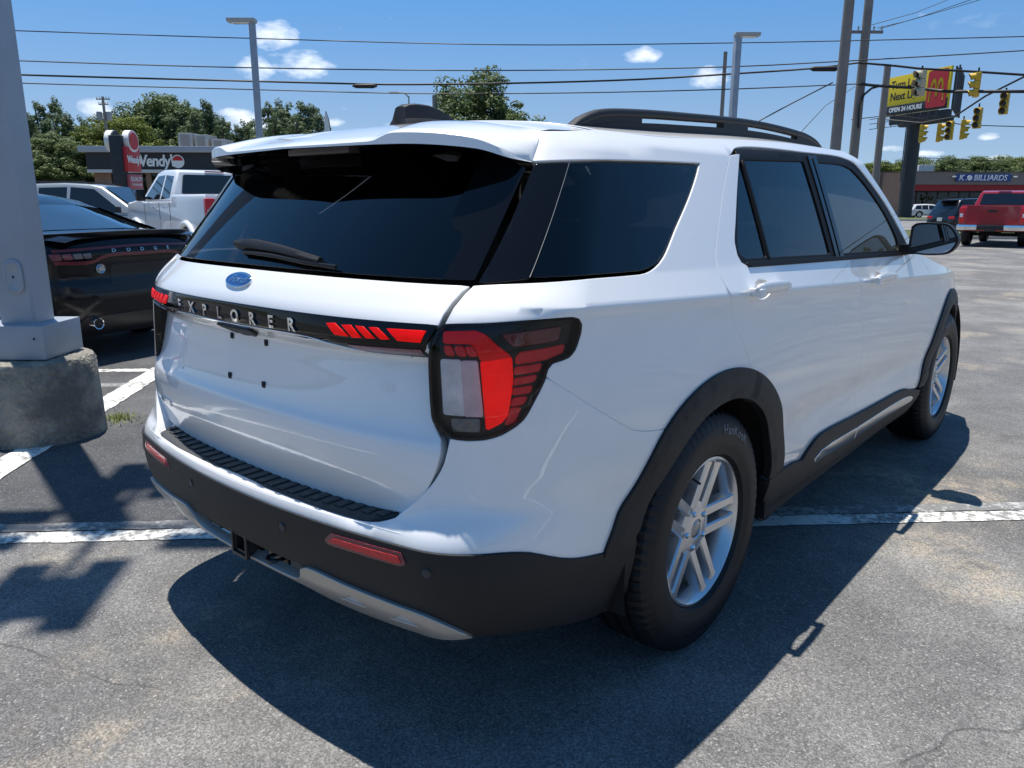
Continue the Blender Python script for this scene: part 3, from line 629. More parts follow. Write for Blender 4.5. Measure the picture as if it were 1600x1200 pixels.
def crown_mesh(name, kind, rng, n_clump, per, leaf, H):
    """unit crown for a tree of height H: many leaf-sized faces in uneven clumps"""
    V = []; F = []; att = []
    clumps = []
    if kind == 'pine':
        z = .10*H
        while z < H*.95:
            t = (z/H-.10)/.85; r = H*.235*(1-t**1.6)**.8*rng.uniform(.75, 1.12) + .2; k = max(4, int(15*(1-t)+3))
            for i in range(k):
                a = rng.uniform(0, 6.283); rr = r*rng.uniform(.25, 1.0)**.6; clumps.append((rr*math.cos(a), rr*math.sin(a), z + rng.uniform(-.5, .5)*H*.05 - rr*.10, rng.uniform(.75, 1.25)*(.058*H*(1-.42*t)), .8))
            z += H*.048*rng.uniform(.8, 1.2)
        clumps.append((0, 0, H*.965, H*.03, 1.4))
    else:
        lobes = [(rng.uniform(-.17, .17)*H, rng.uniform(-.17, .17)*H, rng.uniform(.42, .82)*H, rng.uniform(.13, .22)*H) for _ in range(9)] + [(0, 0, .86*H, .12*H), (0, 0, .6*H, .24*H)]
        for _ in range(n_clump):
            x, y, z, r = rng.choice(lobes); d = Vector((rng.gauss(0, 1), rng.gauss(0, 1), rng.gauss(0, 1))).normalized(); q = r*rng.uniform(.55, 1.05)
            clumps.append((x+d.x*q, y+d.y*q, z+d.z*q*.85, rng.uniform(.035, .07)*H, .75))
    for cx, cy, cz, cr, fl in clumps:
        base = rng.uniform(0, 1)
        for _ in range(per):
            d = Vector((rng.gauss(0, 1), rng.gauss(0, 1), rng.gauss(0, 1))).normalized(); q = cr*rng.uniform(.3, 1.0)**.5
            p = Vector((cx+d.x*q, cy+d.y*q, cz+d.z*q*fl)); s = leaf*rng.uniform(.6, 1.4)
            nrm = (d + Vector((rng.uniform(-.8, .8), rng.uniform(-.8, .8), rng.uniform(-.2, 1.0)))).normalized(); u = nrm.cross(Vector((rng.uniform(-1, 1), rng.uniform(-1, 1), rng.uniform(-1, 1)))).normalized(); v = nrm.cross(u)
            b = len(V); asp = .45 if kind == 'pine' else .7
            V += [tuple(p-u*s), tuple(p+v*s*asp), tuple(p+u*s), tuple(p-v*s*asp)]; F.append((b, b+1, b+2, b+3)); att.append(min(1, max(0, .55*base + .45*rng.random())))
    me = bpy.data.meshes.new(name); me.from_pydata(V, [], F); a = me.attributes.new('leaf', 'FLOAT', 'FACE'); a.data.foreach_set('value', att); me.update(); return me
def trunk_mesh(name, kind, rng, H):
    mb = MB(); n = 7; top = H*(.93 if kind == 'pine' else .62)
    mb.tube([(rng.uniform(-.01, .01)*H*(i > 0), rng.uniform(-.01, .01)*H*(i > 0), top*i/n) for i in range(n+1)], [H*.020*(1-.8*i/n)+.01 for i in range(n+1)], 7)
    for k in range(9 if kind == 'pine' else 8):
        a = rng.uniform(0, 6.283); z0 = H*rng.uniform(.28, .6); L = H*(.14 if kind == 'pine' else .26)*rng.uniform(.7, 1.1); up = .1 if kind == 'pine' else .75
        mb.tube([(0, 0, z0), (L*.5*math.cos(a), L*.5*math.sin(a), z0+L*.5*up), (L*math.cos(a), L*math.sin(a), z0+L*up*1.1)], [H*.008, H*.005, H*.002], 5)
    o = mb.build(name, None, None, 40); me = o.data; bpy.data.objects.remove(o, do_unlink=True); return me
_rng = random.Random(11); TREE_KIT = {}
for kd, mat_, nv, ncl, per, lf in (('pine', M_PINE, 3, 0, 105, .088), ('leafy', M_LEAF, 3, 270, 95, .080), ('lime', M_LIME, 2, 270, 90, .082)):
    for v in range(nv):
        cm = crown_mesh(kd+'_crown', 'pine' if kd == 'pine' else 'leaf', _rng, ncl, per, lf, 10.0); cm.materials.append(mat_); tm = trunk_mesh(kd+'_trunk', 'pine' if kd == 'pine' else 'leaf', _rng, 10.0); tm.materials.append(M_BARK)
        TREE_KIT.setdefault(kd, []).append((cm, tm))
def tree(kd, px, top_py, D, label, group=None, wide=1.0, v=None):
    """a tree whose foot stands at distance D in the direction of column px; its real height follows from where its top shows"""
    p = at(px, 318, D); Hh = (1.404 + (318-top_py)/FPX*D); s = Hh/10.0; cm, tm = TREE_KIT[kd][_rng.randrange(len(TREE_KIT[kd])) if v is None else v]
    nm = {'pine': 'pine_tree', 'leafy': 'broadleaf_tree', 'lime': 'broadleaf_tree'}[kd]
    T = empty(nm, (p[0], p[1], 0), _rng.uniform(0, 6.28), label, 'tree', group); T.scale = (s*wide, s*wide, s)
    for nm2, me in (('trunk', tm), ('crown', cm)):
        o = bpy.data.objects.new(nm2, me); COL.objects.link(o); o.parent = T
    return T
ORD = 'first second third fourth fifth sixth seventh eighth ninth tenth eleventh twelfth thirteenth fourteenth fifteenth sixteenth seventeenth eighteenth nineteenth twentieth'.split(); ORD += ['twenty '+o for o in ORD[:9]] + ['thirtieth'] + ['thirty '+o for o in ORD[:9]]
PINE_L = 'dark pine in the wood behind the restaurant'; GP = 'pines behind the restaurant'
for px, ty, D, w in ((20, 185, 98, 1.15), (50, 178, 104, 1.2), (76, 172, 100, 1.2), (105, 166, 106, 1.0), (122, 188, 98, 1.25), (92, 196, 94, 1.3), (195, 182, 112, 1.2), (214, 186, 118, 1.2), (262, 168, 112, 1.3), (285, 164, 118, 1.2), (305, 170, 114, 1.2), (331, 168, 110, 1.15), (349, 188, 116, 1.2), (366, 200, 118, 1.2), (388, 197, 112, 1.2), (405, 196, 118, 1.2), (316, 186, 104, 1.3), (278, 190, 106, 1.3), (240, 192, 108, 1.3)):
    tree('pine', px, ty, D, PINE_L, GP, w)
for px, ty, D, w in ((35, 196, 92, 1.2), (64, 190, 94, 1.2), (112, 180, 100, 1.1), (140, 192, 104, 1.1), (205, 196, 110, 1.2), (232, 176, 114, 1.1), (296, 180, 108, 1.2), (340, 180, 112, 1.1), (357, 192, 108, 1.1), (378, 204, 110, 1.2), (396, 203, 114, 1.2), (415, 198, 112, 1.1)):
    tree('pine', px, ty, D, PINE_L, GP, w)
for px, ty, D, w in ((428, 172, 92, 1.35), (445, 168, 96, 1.3), (461, 172, 92, 1.3), (478, 171, 94, 1.35), (494, 174, 96, 1.3), (504, 186, 92, 1.2), (436, 188, 88, 1.3), (470, 190, 88, 1.3)):
    tree('pine', px, ty, D, 'pine in the dense clump right of the distant lamp pole', 'pines in the clump beside the lamp pole', w)
tree('leafy', 250, 158, 108, 'tallest pale green tree above the restaurant roof', None, 1.3, 0); tree('leafy', 276, 160, 112, 'broad crowned tree left of the rooftop units', None, 1.2, 1)
tree('lime', 150, 205, 92, 'yellow green tree at the left end of the restaurant', None, 1.3, 0); tree('lime', 182, 186, 96, 'bright yellow green tree behind the pylon sign', None, 1.35, 1); tree('lime', 222, 192, 93, 'yellow green tree behind the restaurant lettering', None, 1.4, 0); tree('leafy', 84, 214, 88, 'low dark broadleaf tree beside the grey lamp post', None, 1.6, 2); tree('leafy', 122, 226, 87, 'rounded shrubby tree left of the restaurant wall', None, 1.6, 1); tree('leafy', 48, 222, 86, 'leafy tree half hidden by the grey lamp post', None, 1.6, 0)
tree('leafy', 752, 119, 58, 'large round green tree rising behind the SUV roof', None, 1.22, 0); tree('leafy', 788, 164, 60, 'smaller tree at the right foot of the large round tree', None, .62, 2)
for i, px in enumerate(range(1338, 1640, 13)):
    tree('leafy' if i % 3 else 'lime', px + _rng.uniform(-4, 4), 250 + 9*math.sin(i*1.7) + _rng.uniform(-2, 3) + (8 if px < 1425 else 0), 190 + _rng.uniform(-15, 25), 'distant tree in the low wooded line behind the shop building', 'far trees behind the shop building', 1.8)

def reflection_wood():  # unseen trees, added so the bodywork mirrors a darker horizon
    """row of trees added behind the photographer, to show only mirrored in paint and glass"""
    rnd = random.Random(8); V = []; F = []; att = []
    for i in range(150):
        a = -150 + i*2.0 + rnd.uniform(-1, 1); d = -62 - rnd.uniform(0, 14); H = rnd.uniform(7, 12.5)
        for k in range(60):
            th = rnd.uniform(0, 6.28); z = H*rnd.uniform(.12, 1)**.8; r = H*.30*math.sqrt(max(0, 1-(z/H-.45)**2/.36))*rnd.uniform(.5, 1); c = Vector(lay(a + r*math.cos(th), d + r*math.sin(th), z)); s = rnd.uniform(.35, .8)
            u = Vector((rnd.gauss(0, 1), rnd.gauss(0, 1), rnd.gauss(0, 1))).normalized(); v = u.orthogonal().normalized(); b = len(V); V += [tuple(c-u*s), tuple(c+v*s*.7), tuple(c+u*s), tuple(c-v*s*.7)]; F.append((b, b+1, b+2, b+3)); att.append(rnd.random())
    me = bpy.data.meshes.new('distant_wood'); me.from_pydata(V, [], F); q = me.attributes.new('leaf', 'FLOAT', 'FACE'); q.data.foreach_set('value', att); me.update(); tag(link('distant_wood', me, M_LEAF), 'unseen row of trees added behind the camera for dark reflections', None, None, 'stuff')
def far_wood():
    """low wooded horizon beyond the road"""
    rnd = random.Random(21); V = []; F = []; att = []
    for i in range(260):
        a = -420 + i*3.3 + rnd.uniform(-1.5, 1.5); d = 225 + rnd.uniform(0, 40); H = rnd.uniform(5.5, 9.5)
        for k in range(46):
            th = rnd.uniform(0, 6.28); z = H*rnd.uniform(.05, 1)**.8; r = H*.42*math.sqrt(max(0, 1-(z/H-.4)**2/.40))*rnd.uniform(.4, 1); c = Vector(lay(a + r*math.cos(th), d + r*math.sin(th), z)); s = rnd.uniform(.4, .9)
            u = Vector((rnd.gauss(0, 1), rnd.gauss(0, 1), rnd.gauss(0, 1))).normalized(); v = u.orthogonal().normalized(); b = len(V); V += [tuple(c-u*s), tuple(c+v*s*.7), tuple(c+u*s), tuple(c-v*s*.7)]; F.append((b, b+1, b+2, b+3)); att.append(rnd.random())
    me = bpy.data.meshes.new('distant_wood'); me.from_pydata(V, [], F); q = me.attributes.new('leaf', 'FLOAT', 'FACE'); q.data.foreach_set('value', att); me.update(); tag(link('distant_wood', me, M_LEAF), 'low wooded horizon far beyond the road', None, None, 'stuff')
reflection_wood(); far_wood()

def order_labels(grp, base):
    T = [o for o in bpy.data.objects if o.get('group') == grp]
    def col(o):
        d = np.array(o.location) - CAM_LOC; return float((d[0]*RH[0]+d[1]*RH[1])/(d[0]*FH[0]+d[1]*FH[1]))
    for i, o in enumerate(sorted(T, key=col)): o['label'] = base + ', ' + ORD[i] + ' from the left'
order_labels(GP, 'dark pine behind the restaurant'); order_labels('far trees behind the shop building', 'distant tree above the shop roof'); order_labels('pines in the clump beside the lamp pole', 'pine in the clump right of the lamp pole')
def pchip(xs, ys):
    xs = np.asarray(xs, float); ys = np.asarray(ys, float)
    h = np.diff(xs); d = np.diff(ys) / h; m = np.zeros(len(xs))
    m[0], m[-1] = d[0], d[-1]
    for i in range(1, len(xs) - 1):
        if d[i-1] * d[i] > 0:
            w1 = 2*h[i] + h[i-1]; w2 = h[i] + 2*h[i-1]
            m[i] = (w1 + w2) / (w1/d[i-1] + w2/d[i])
    def f(x):
        x = np.clip(np.asarray(x, float), xs[0], xs[-1])
        i = np.clip(np.searchsorted(xs, x) - 1, 0, len(xs) - 2)
        t = (x - xs[i]) / h[i]
        return ((1+2*t)*(1-t)**2*ys[i] + t*(1-t)**2*h[i]*m[i] + t*t*(3-2*t)*ys[i+1] + t*t*(t-1)*h[i]*m[i+1])
    return f
def sstep(a, b, x):
    t = np.clip((np.asarray(x, float) - a) / (b - a), 0, 1); return t*t*(3-2*t)
# ---------- SUV outer skin, y = 0 at the rear axle, y forward, x to the right
Z_CREASE = lambda y: 1.142 - .043*y
Z_BELT = lambda y: 1.224 - .024*y
Z_TOP = lambda y: 1.555 + .04*sstep(-.3, 1.1, y)
_low = pchip([0, .22, .30, .40, .46, .54, .66, .76, .84, .90, .945, .97, .988, 1.0], [.84, .885, .925, .955, .963, .962, .974, .9755, .9715, .9655, .9615, .9615, .9645, .966])
_top = pchip([0, .05, .35, .70, 1.0, 1.07, 1.13, 1.17, 1.2], [.966, .9635, .9475, .931, .9135, .91, .895, .905, .9])
def W(y, z):
    y = np.asarray(y, float); z = np.asarray(z, float)
    zc, zb, zt = Z_CREASE(y), Z_BELT(y), Z_TOP(y)
    low = _low(z / zc)
    s = np.clip((z - zc) / (zb - zc), 0, 1)
    sh = .966 + (.926 - .966) * s
    g = (z - zb) / (zt - zb)
    up = .926 - .146*np.clip(g, 0, 1.0) - .012*np.clip(g, 0, 1)*(1 - np.clip(g, 0, 1))*-1
    over = np.clip(z - zt, 0, 1); up = up - .9*over - 5.5*over*over
    w = np.where(z < zc, low, np.where(z < zb, sh, up))
    r = np.clip(-y, 0, 1.2) / .8
    w = w - .040 * r**2 * (1 + .35*sstep(1.1, 1.5, z))
    fr = np.clip(y - 2.5, 0, 1.6)
    w = w - .10 * fr**2 - .05*sstep(2.3,3.6,y)*sstep(.9,1.2,z)
    # flared wheel houses
    for yc in (0.0, 3.025):
        w = w + .020*np.exp(-((y - yc)/.55)**2) * np.exp(-((z - .72)/.30)**2)
    # hollow along the lower doors
    w = w - .012*np.exp(-((z - .60)/.10)**2) * sstep(.5, .9, y) * (1 - sstep(2.2, 2.6, y))
    return w
X1 = pchip([.30, .66, 1.07, 1.22, 1.55, 1.70], [.70, .70, .70, .722, .665, .63])
RSEAM = pchip([.22, .33, .38, .44, .52, .58, .61, .634, .66, .70, .80, .95, 1.07, 1.14, 1.175, 1.225, 1.30, 1.50, 1.60, 1.7],
              [-.86, -.92, -.965, -.992, -1.008, -1.012, -1.011, -1.004, -.985, -.968, -.952, -.942, -.935, -.915, -.885, -.825, -.762, -.600, -.52, -.44])
RCEN = pchip([.22, .33, .38, .44, .52, .58, .610, .625, .634, .640, .665], [-.92, -.985, -1.03, -1.060, -1.077, -1.083, -1.0845, -1.083, -1.078, -1.066, -1.005])
DEP = pchip([.22, .62, .85, 1.10, 1.22, 1.6], [.40, .40, .34, .28, .22, .20])
U1 = -.60
LC = .46
UC = U1 - LC - .70
def KREAR(z):
    z = np.asarray(z, float)
    k = (RSEAM(z) - RCEN(z)) / X1(z)**2
    f = sstep(.615, .72, z); return np.clip(k, .02, .4)*(1-f) + .26*f
def shell(u, z):
    """outer skin: u = y along the side, then round the rear corner, then x across the rear"""
    u = np.asarray(u, float); z = np.asarray(z, float); u, z = np.broadcast_arrays(u, z)
    sgn = np.where(u < UC, -1.0, 1.0); u = np.where(u < UC, 2*UC - u, u)
    x1 = X1(z); ry = RSEAM(z); ys = ry + DEP(z)
    sh = ys - U1
    y = u + sh * (1 - sstep(U1, .35, u))
    xs = W(y, z)
    # corner
    t = np.clip((U1 - u) / LC, 0, 1)
    e = 1e-3
    w0 = W(ys, z); dw = (W(ys + e, z) - w0) / e
    k = KREAR(z); sl = 2*k*x1
    hx = .62*(w0 - x1); hy = .62*(ys - ry - sl*(w0-x1))
    p0x, p0y = w0, ys
    p1x, p1y = w0 - dw*hy, ys - hy
    p3x, p3y = x1, ry
    p2x, p2y = x1 + hx, ry + sl*hx
    b = lambda a, b_, c, d: (1-t)**3*a + 3*t*(1-t)**2*b_ + 3*t*t*(1-t)*c + t**3*d
    cx = b(p0x, p1x, p2x, p3x); cy = b(p0y, p1y, p2y, p3y)
    xr = x1 * (1 - np.clip((U1 - LC - u) / .70, 0, 2))
    yr = ry - k*(x1**2 - xr**2)
    X = np.where(u >= U1, xs, np.where(u > U1 - LC, cx, xr))
    Y = np.where(u >= U1, y, np.where(u > U1 - LC, cy, yr))
    return np.stack([X*sgn, Y, z], -1)
# tailgate skin, parameters x, z
GATE = pchip([.64, .665, .70, .76, .82, .85, .88, .92, .98, 1.045, 1.062, 1.075, 1.10, 1.125, 1.14, 1.18, 1.225, 1.25, 1.541, 1.62],
             [-.982, -.986, -.998, -1.020, -1.029, -1.026, -1.013, -1.004, -.995, -.988, -1.010, -1.030, -1.038, -1.036, -1.034, -1.014, -.978, -.955, -.694, -.62])
GATEK = pchip([.64, .75, 1.04, 1.10, 1.22, 1.6], [.075, .13, .20, .215, .30, .24])
def gate(x, z):
    x = np.asarray(x, float); z = np.asarray(z, float); x, z = np.broadcast_arrays(x, z)
    k = GATEK(z); y = GATE(z) + .5*k*x*x + k*x**4
    return np.stack([x, y, z], -1)
# ------------------------------------------------------------------ the white SUV (skin functions shell() and gate() above)
def arch_pts(yc, a, b, t0, t1, n=24, zc=.387):
    return [(yc + a*math.cos(math.radians(t0+(t1-t0)*i/n)), zc + b*math.sin(math.radians(t0+(t1-t0)*i/n))) for i in range(n+1)]
M_RED_LIT = pbr('lit_red_lamp', (.60, .004, .003), .35, spec=.2, coat=0.0, vary=.35, vscale=12, emit=(1.0, .003, .001), emit_s=.26)
M_RED_ARM = pbr('red_lamp_arm', (.46, .004, .005), .35, spec=.2, coat=0.0, vary=.3, vscale=14, emit=(1.0, .006, .006), emit_s=.07)
M_RED = pbr('red_lens', (.46, .006, .010), .25, coat=.3, vary=.2, vscale=30, bump=.4, bscale=500, emit=(1.0, .01, .02), emit_s=.035)
M_REDDARK = pbr('dark_red_lens', (.16, .004, .012), .12, coat=1.0, bump=.5, bscale=500)
M_SMOKE = pbr('smoked_lamp_housing', (.005, .004, .005), .35, spec=.3)
M_CLEAR = pbr('frosted_clear_lens', (.74, .74, .77), .22, coat=1.0, vary=.25, vscale=18, bump=.25, bscale=140)
M_LENS = glass_mat('clear_lamp_cover', (.96, .96, .96), 1.33)
M_BLUE = pbr('emblem_blue', (.012, .055, .22), .2, coat=1.0)
M_MIRRGL = pbr('mirror_glass', (.35, .37, .40), .01, metal=1.0)
M_PAD = pbr('step_pad_plastic', (.028, .029, .031), .5, bump=.3, bscale=700)
M_SEAL = pbr('dull_rubber_seal', (.006, .006, .0065), .55, spec=.2)
def make_tyre_mesh(mb, r=.394, w=.250, rim=.247):
    """tyre about the x axis, outer side towards +x, x = 0 on the centre plane; grooved tread and shoulder blocks"""
    h = w/2; n = 216
    prof = [(rim-.012, -h*.66), (rim, -h*.78), (rim+.006, -h*.90), (rim+.035, -h*.985), (rim+.07, -h*1.0), (r-.050, -h*.965), (r-.026, -h*.90), (r-.010, -h*.80), (r-.002, -h*.68)]
    for g in (-.42, 0, .42):
        c = g*h; prof += [(r, c-.012), (r-.001, c-.0065), (r-.009, c-.005), (r-.009, c+.005), (r-.001, c+.0065), (r, c+.012)]
    prof += [(r-.002, h*.68), (r-.010, h*.80), (r-.026, h*.90), (r-.050, h*.965), (r-.052, h*.972), (rim+.072, h*1.0), (rim+.040, h*.99), (rim+.036, h*.978), (rim+.008, h*.91), (rim, h*.78), (rim-.012, h*.66)]
    m = len(prof); V = []
    for k in range(n):
        a = 2*math.pi*k/n
        for j, (rr, x) in enumerate(prof):
            d = 0
            if k % 3 == 0 and rr > r-.027 and abs(x) > h*.60: d = .0065
            if k % 3 == 1 and rr > r-.004 and abs(x) < h*.55 and abs(abs(x)-h*.21) < h*.12: d = .004
            V.append((x, (rr-d)*math.cos(a), (rr-d)*math.sin(a)))
    F = []
    for k in range(n):
        k2 = (k+1) % n
        for j in range(m-1): F.append((k*m+j, k2*m+j, k2*m+j+1, k*m+j+1))
    mb.add(V, F)
def make_rim(parent, tyre_w=.25, R=.2405, rot=0.0):
    """ten-bar split five-spoke alloy wheel; outer face towards +x"""
    h = tyre_w/2; xf = h*.80
    mb = MB()
    mb.lathe([(R-.004, -h*.8), (R-.018, -h*.70), (R-.030, -h*.2), (R-.028, xf-.052), (R-.020, xf-.022), (R-.011, xf-.004), (R-.004, xf+.003), (R+.0035, xf+.001), (R+.006, xf-.010)], 96, axis='x')
    rim = mb.build('rim', M_ALLOY, parent, 50)
    # spokes
    for k in range(5):
        a0 = rot + 2*math.pi*k/5
        for s in (-1, 1):
            sb = MB(); V = []
            ts = np.linspace(0, 1, 9)
            for t in ts:
                r = .060 + (R-.016-.060)*t
                lat = s*.0345          # pair splits near the hub, then runs parallel
                wd = .0190 - .0030*t if t < .9 else .0163+.06*(t-.9)
                xt = (xf-.031) + .024*t
                dp = .055 - .018*t
                ca, sa = math.cos(a0), math.sin(a0)
                for (lo, xx) in ((-wd*1.25, xt-dp), (-wd, xt-.006), (-wd*.72, xt), (wd*.72, xt), (wd, xt-.006), (wd*1.25, xt-dp)):
                    l = lat+lo; V.append((xx, r*ca - l*sa, r*sa + l*ca))
            F = []
            for i in range(len(ts)-1):
                for j in range(6): F.append((i*6+j, i*6+(j+1) % 6, (i+1)*6+(j+1) % 6, (i+1)*6+j))
            F += [tuple(range(6)), tuple(range(48, 54))]
            sb.add(V, F); sb.build('spoke', M_ALLOY, rim, 28)
    hb = MB(); hb.lathe([(.001, xf-.030), (.030, xf-.030), (.034, xf-.026), (.066, xf-.028), (.090, xf-.034), (.098, xf-.060), (.096, xf-.10)], 60, axis='x'); hb.build('hub', M_ALLOY, rim, 40)
    cp = MB(); cp.lathe([(.001, xf-.0235), (.024, xf-.0245), (.029, xf-.028), (.029, xf-.034)], 40, axis='x'); cp.build('centre_cap', pbr('cap_grey', (.30, .31, .33), .25, metal=.7, coat=.6), rim, 40)
    for k in range(5):
        a = rot + 2*math.pi*(k+.5)/5; c = (xf-.030, .060*math.cos(a), .060*math.sin(a))
        pk = MB(); pk.lathe([(.0155, .003), (.0155, -.004), (.001, -.005)], 20, c=(c[0]-.002, c[1], c[2]), axis='x'); pk.build('lug_pocket', M_STEEL, rim, 40)
        lb = MB(); lb.lathe([(.001, .011), (.006, .010), (.0095, .006), (.0095, -.01)], 6, c=c, axis='x'); lb.build('lug_nut', M_CHROME, rim, 30)
    bd = MB(); bd.lathe([(.05, xf-.125), (.165, xf-.125), (.168, xf-.130), (.168, xf-.150), (.05, xf-.150)], 48, axis='x'); bd.build('brake_disc', M_STEEL, parent, 40)
    bb = MB(); bb.lathe([(.001, -h*.45), (R-.03, -h*.45)], 32, axis='x'); bb.build('backing_plate', M_DARK, parent, 40)
    cl = MB(); cl.bbox((xf-.135, -.125, .06), (.085, .09, .17), .02); cl.build('brake_caliper', pbr('cast_iron', (.12, .11, .10), .6, metal=.4), parent, 40)
    vs = MB(); vs.tube([(xf-.02, (R-.03)*math.cos(rot+.63), (R-.03)*math.sin(rot+.63)), (xf+.012, (R-.048)*math.cos(rot+.63), (R-.048)*math.sin(rot+.63))], .004, 8); vs.build('valve_stem', M_RUBBER, rim, 40)
    return rim
def tyre_letters(parent, txt, mid_deg, size, r0, x, bold=0.0, mat=None):
    """raised lettering round the outer sidewall, mid_deg measured from +z towards the front as seen from outside"""
    V, F = text_geo(txt, size, bold, 0, 1.12); mb = MB()
    def fn(a, b, d):
        th = math.radians(mid_deg) + a/r0 ; r = r0 + b
        return (float(np.interp(r, [.25, .283, .319, .342, .344, .368], [.1138, .1222, .125, .1215, .1206, .1125])) + .0006 + d*.7, r*math.sin(th), r*math.cos(th))
    text_solid(mb, V, F, fn, .0025)
    return mb.build('sidewall_lettering', mat or pbr('scuffed_rubber_letter', (.16, .16, .165), .5), parent, 20)
def seg_panels(parent, name, polys, S, mat, **k):
    out = []
    for p in polys:
        out.append(panel(name, loop(*[(p[i], p[(i+1) % len(p)]) for i in range(len(p))], step=.01), S, mat, parent, **k))
    return out
SEAM_RD = [(.205, .80), (.175, .90), (.120, .99), (.070, 1.065), (.046, 1.133), (.032, 1.170), (.016, 1.209), (.014, 1.242), (.051, 1.299), (.105, 1.357), (.187, 1.436), (.279, 1.509), (.345, 1.562)]
SEAM_DD = [(1.173, 1.192), (1.235, 1.130), (1.268, 1.085), (1.285, 1.01), (1.318, .89), (1.346, .76), (1.372, .65), (1.398, .57), (1.412, .502)]
SEAM_FD = [(2.424, .424), (2.452, .50), (2.476, .60), (2.476, .76), (2.452, .92), (2.425, 1.03), (2.36, 1.09), (2.29, 1.155)]
LAMP = [(-1.059, 1.122), (-1.048, 1.134), (-.936, 1.141), (-.804, 1.148), (-.661, 1.148), (-.638, 1.143), (-.626, 1.130), (-.633, 1.107), (-.660, 1.071), (-.685, 1.056), (-.718, 1.049), (-.743, 1.045), (-.758, 1.033),
        (-.772, 1.007), (-.803, .963), (-.835, .919), (-.856, .903), (-.891, .884), (-.934, .872), (-.973, .869), (-1.012, .872), (-1.032, .886), (-1.054, .906), (-1.061, .943), (-1.066, 1.011), (-1.068, 1.056), (-1.066, 1.085)]
ROOFZ = lambda u: float(Z_TOP(u)) + .045
def crease_pts():
    us = np.arange(-1.05, 3.7, .012); ys = shell(us, us*0+1.14)[:, 1]; zc = Z_CREASE(ys); zb = Z_BELT(ys)
    return [(np.stack([us + (.006 if i % 2 else 0), zc+k], 1), k in (0.0, -.007)) for i, k in enumerate((-.05, -.035, -.02, -.007, 0.0, .010))] + [(np.stack([us, zb], 1), True), (np.stack([us+.006, zb+.010], 1), False), (np.stack([us+.006, zb-.010], 1), False)]
CREASE = crease_pts()
def mirror_u(p): return [(2*UC - a, b) for a, b in p][::-1]
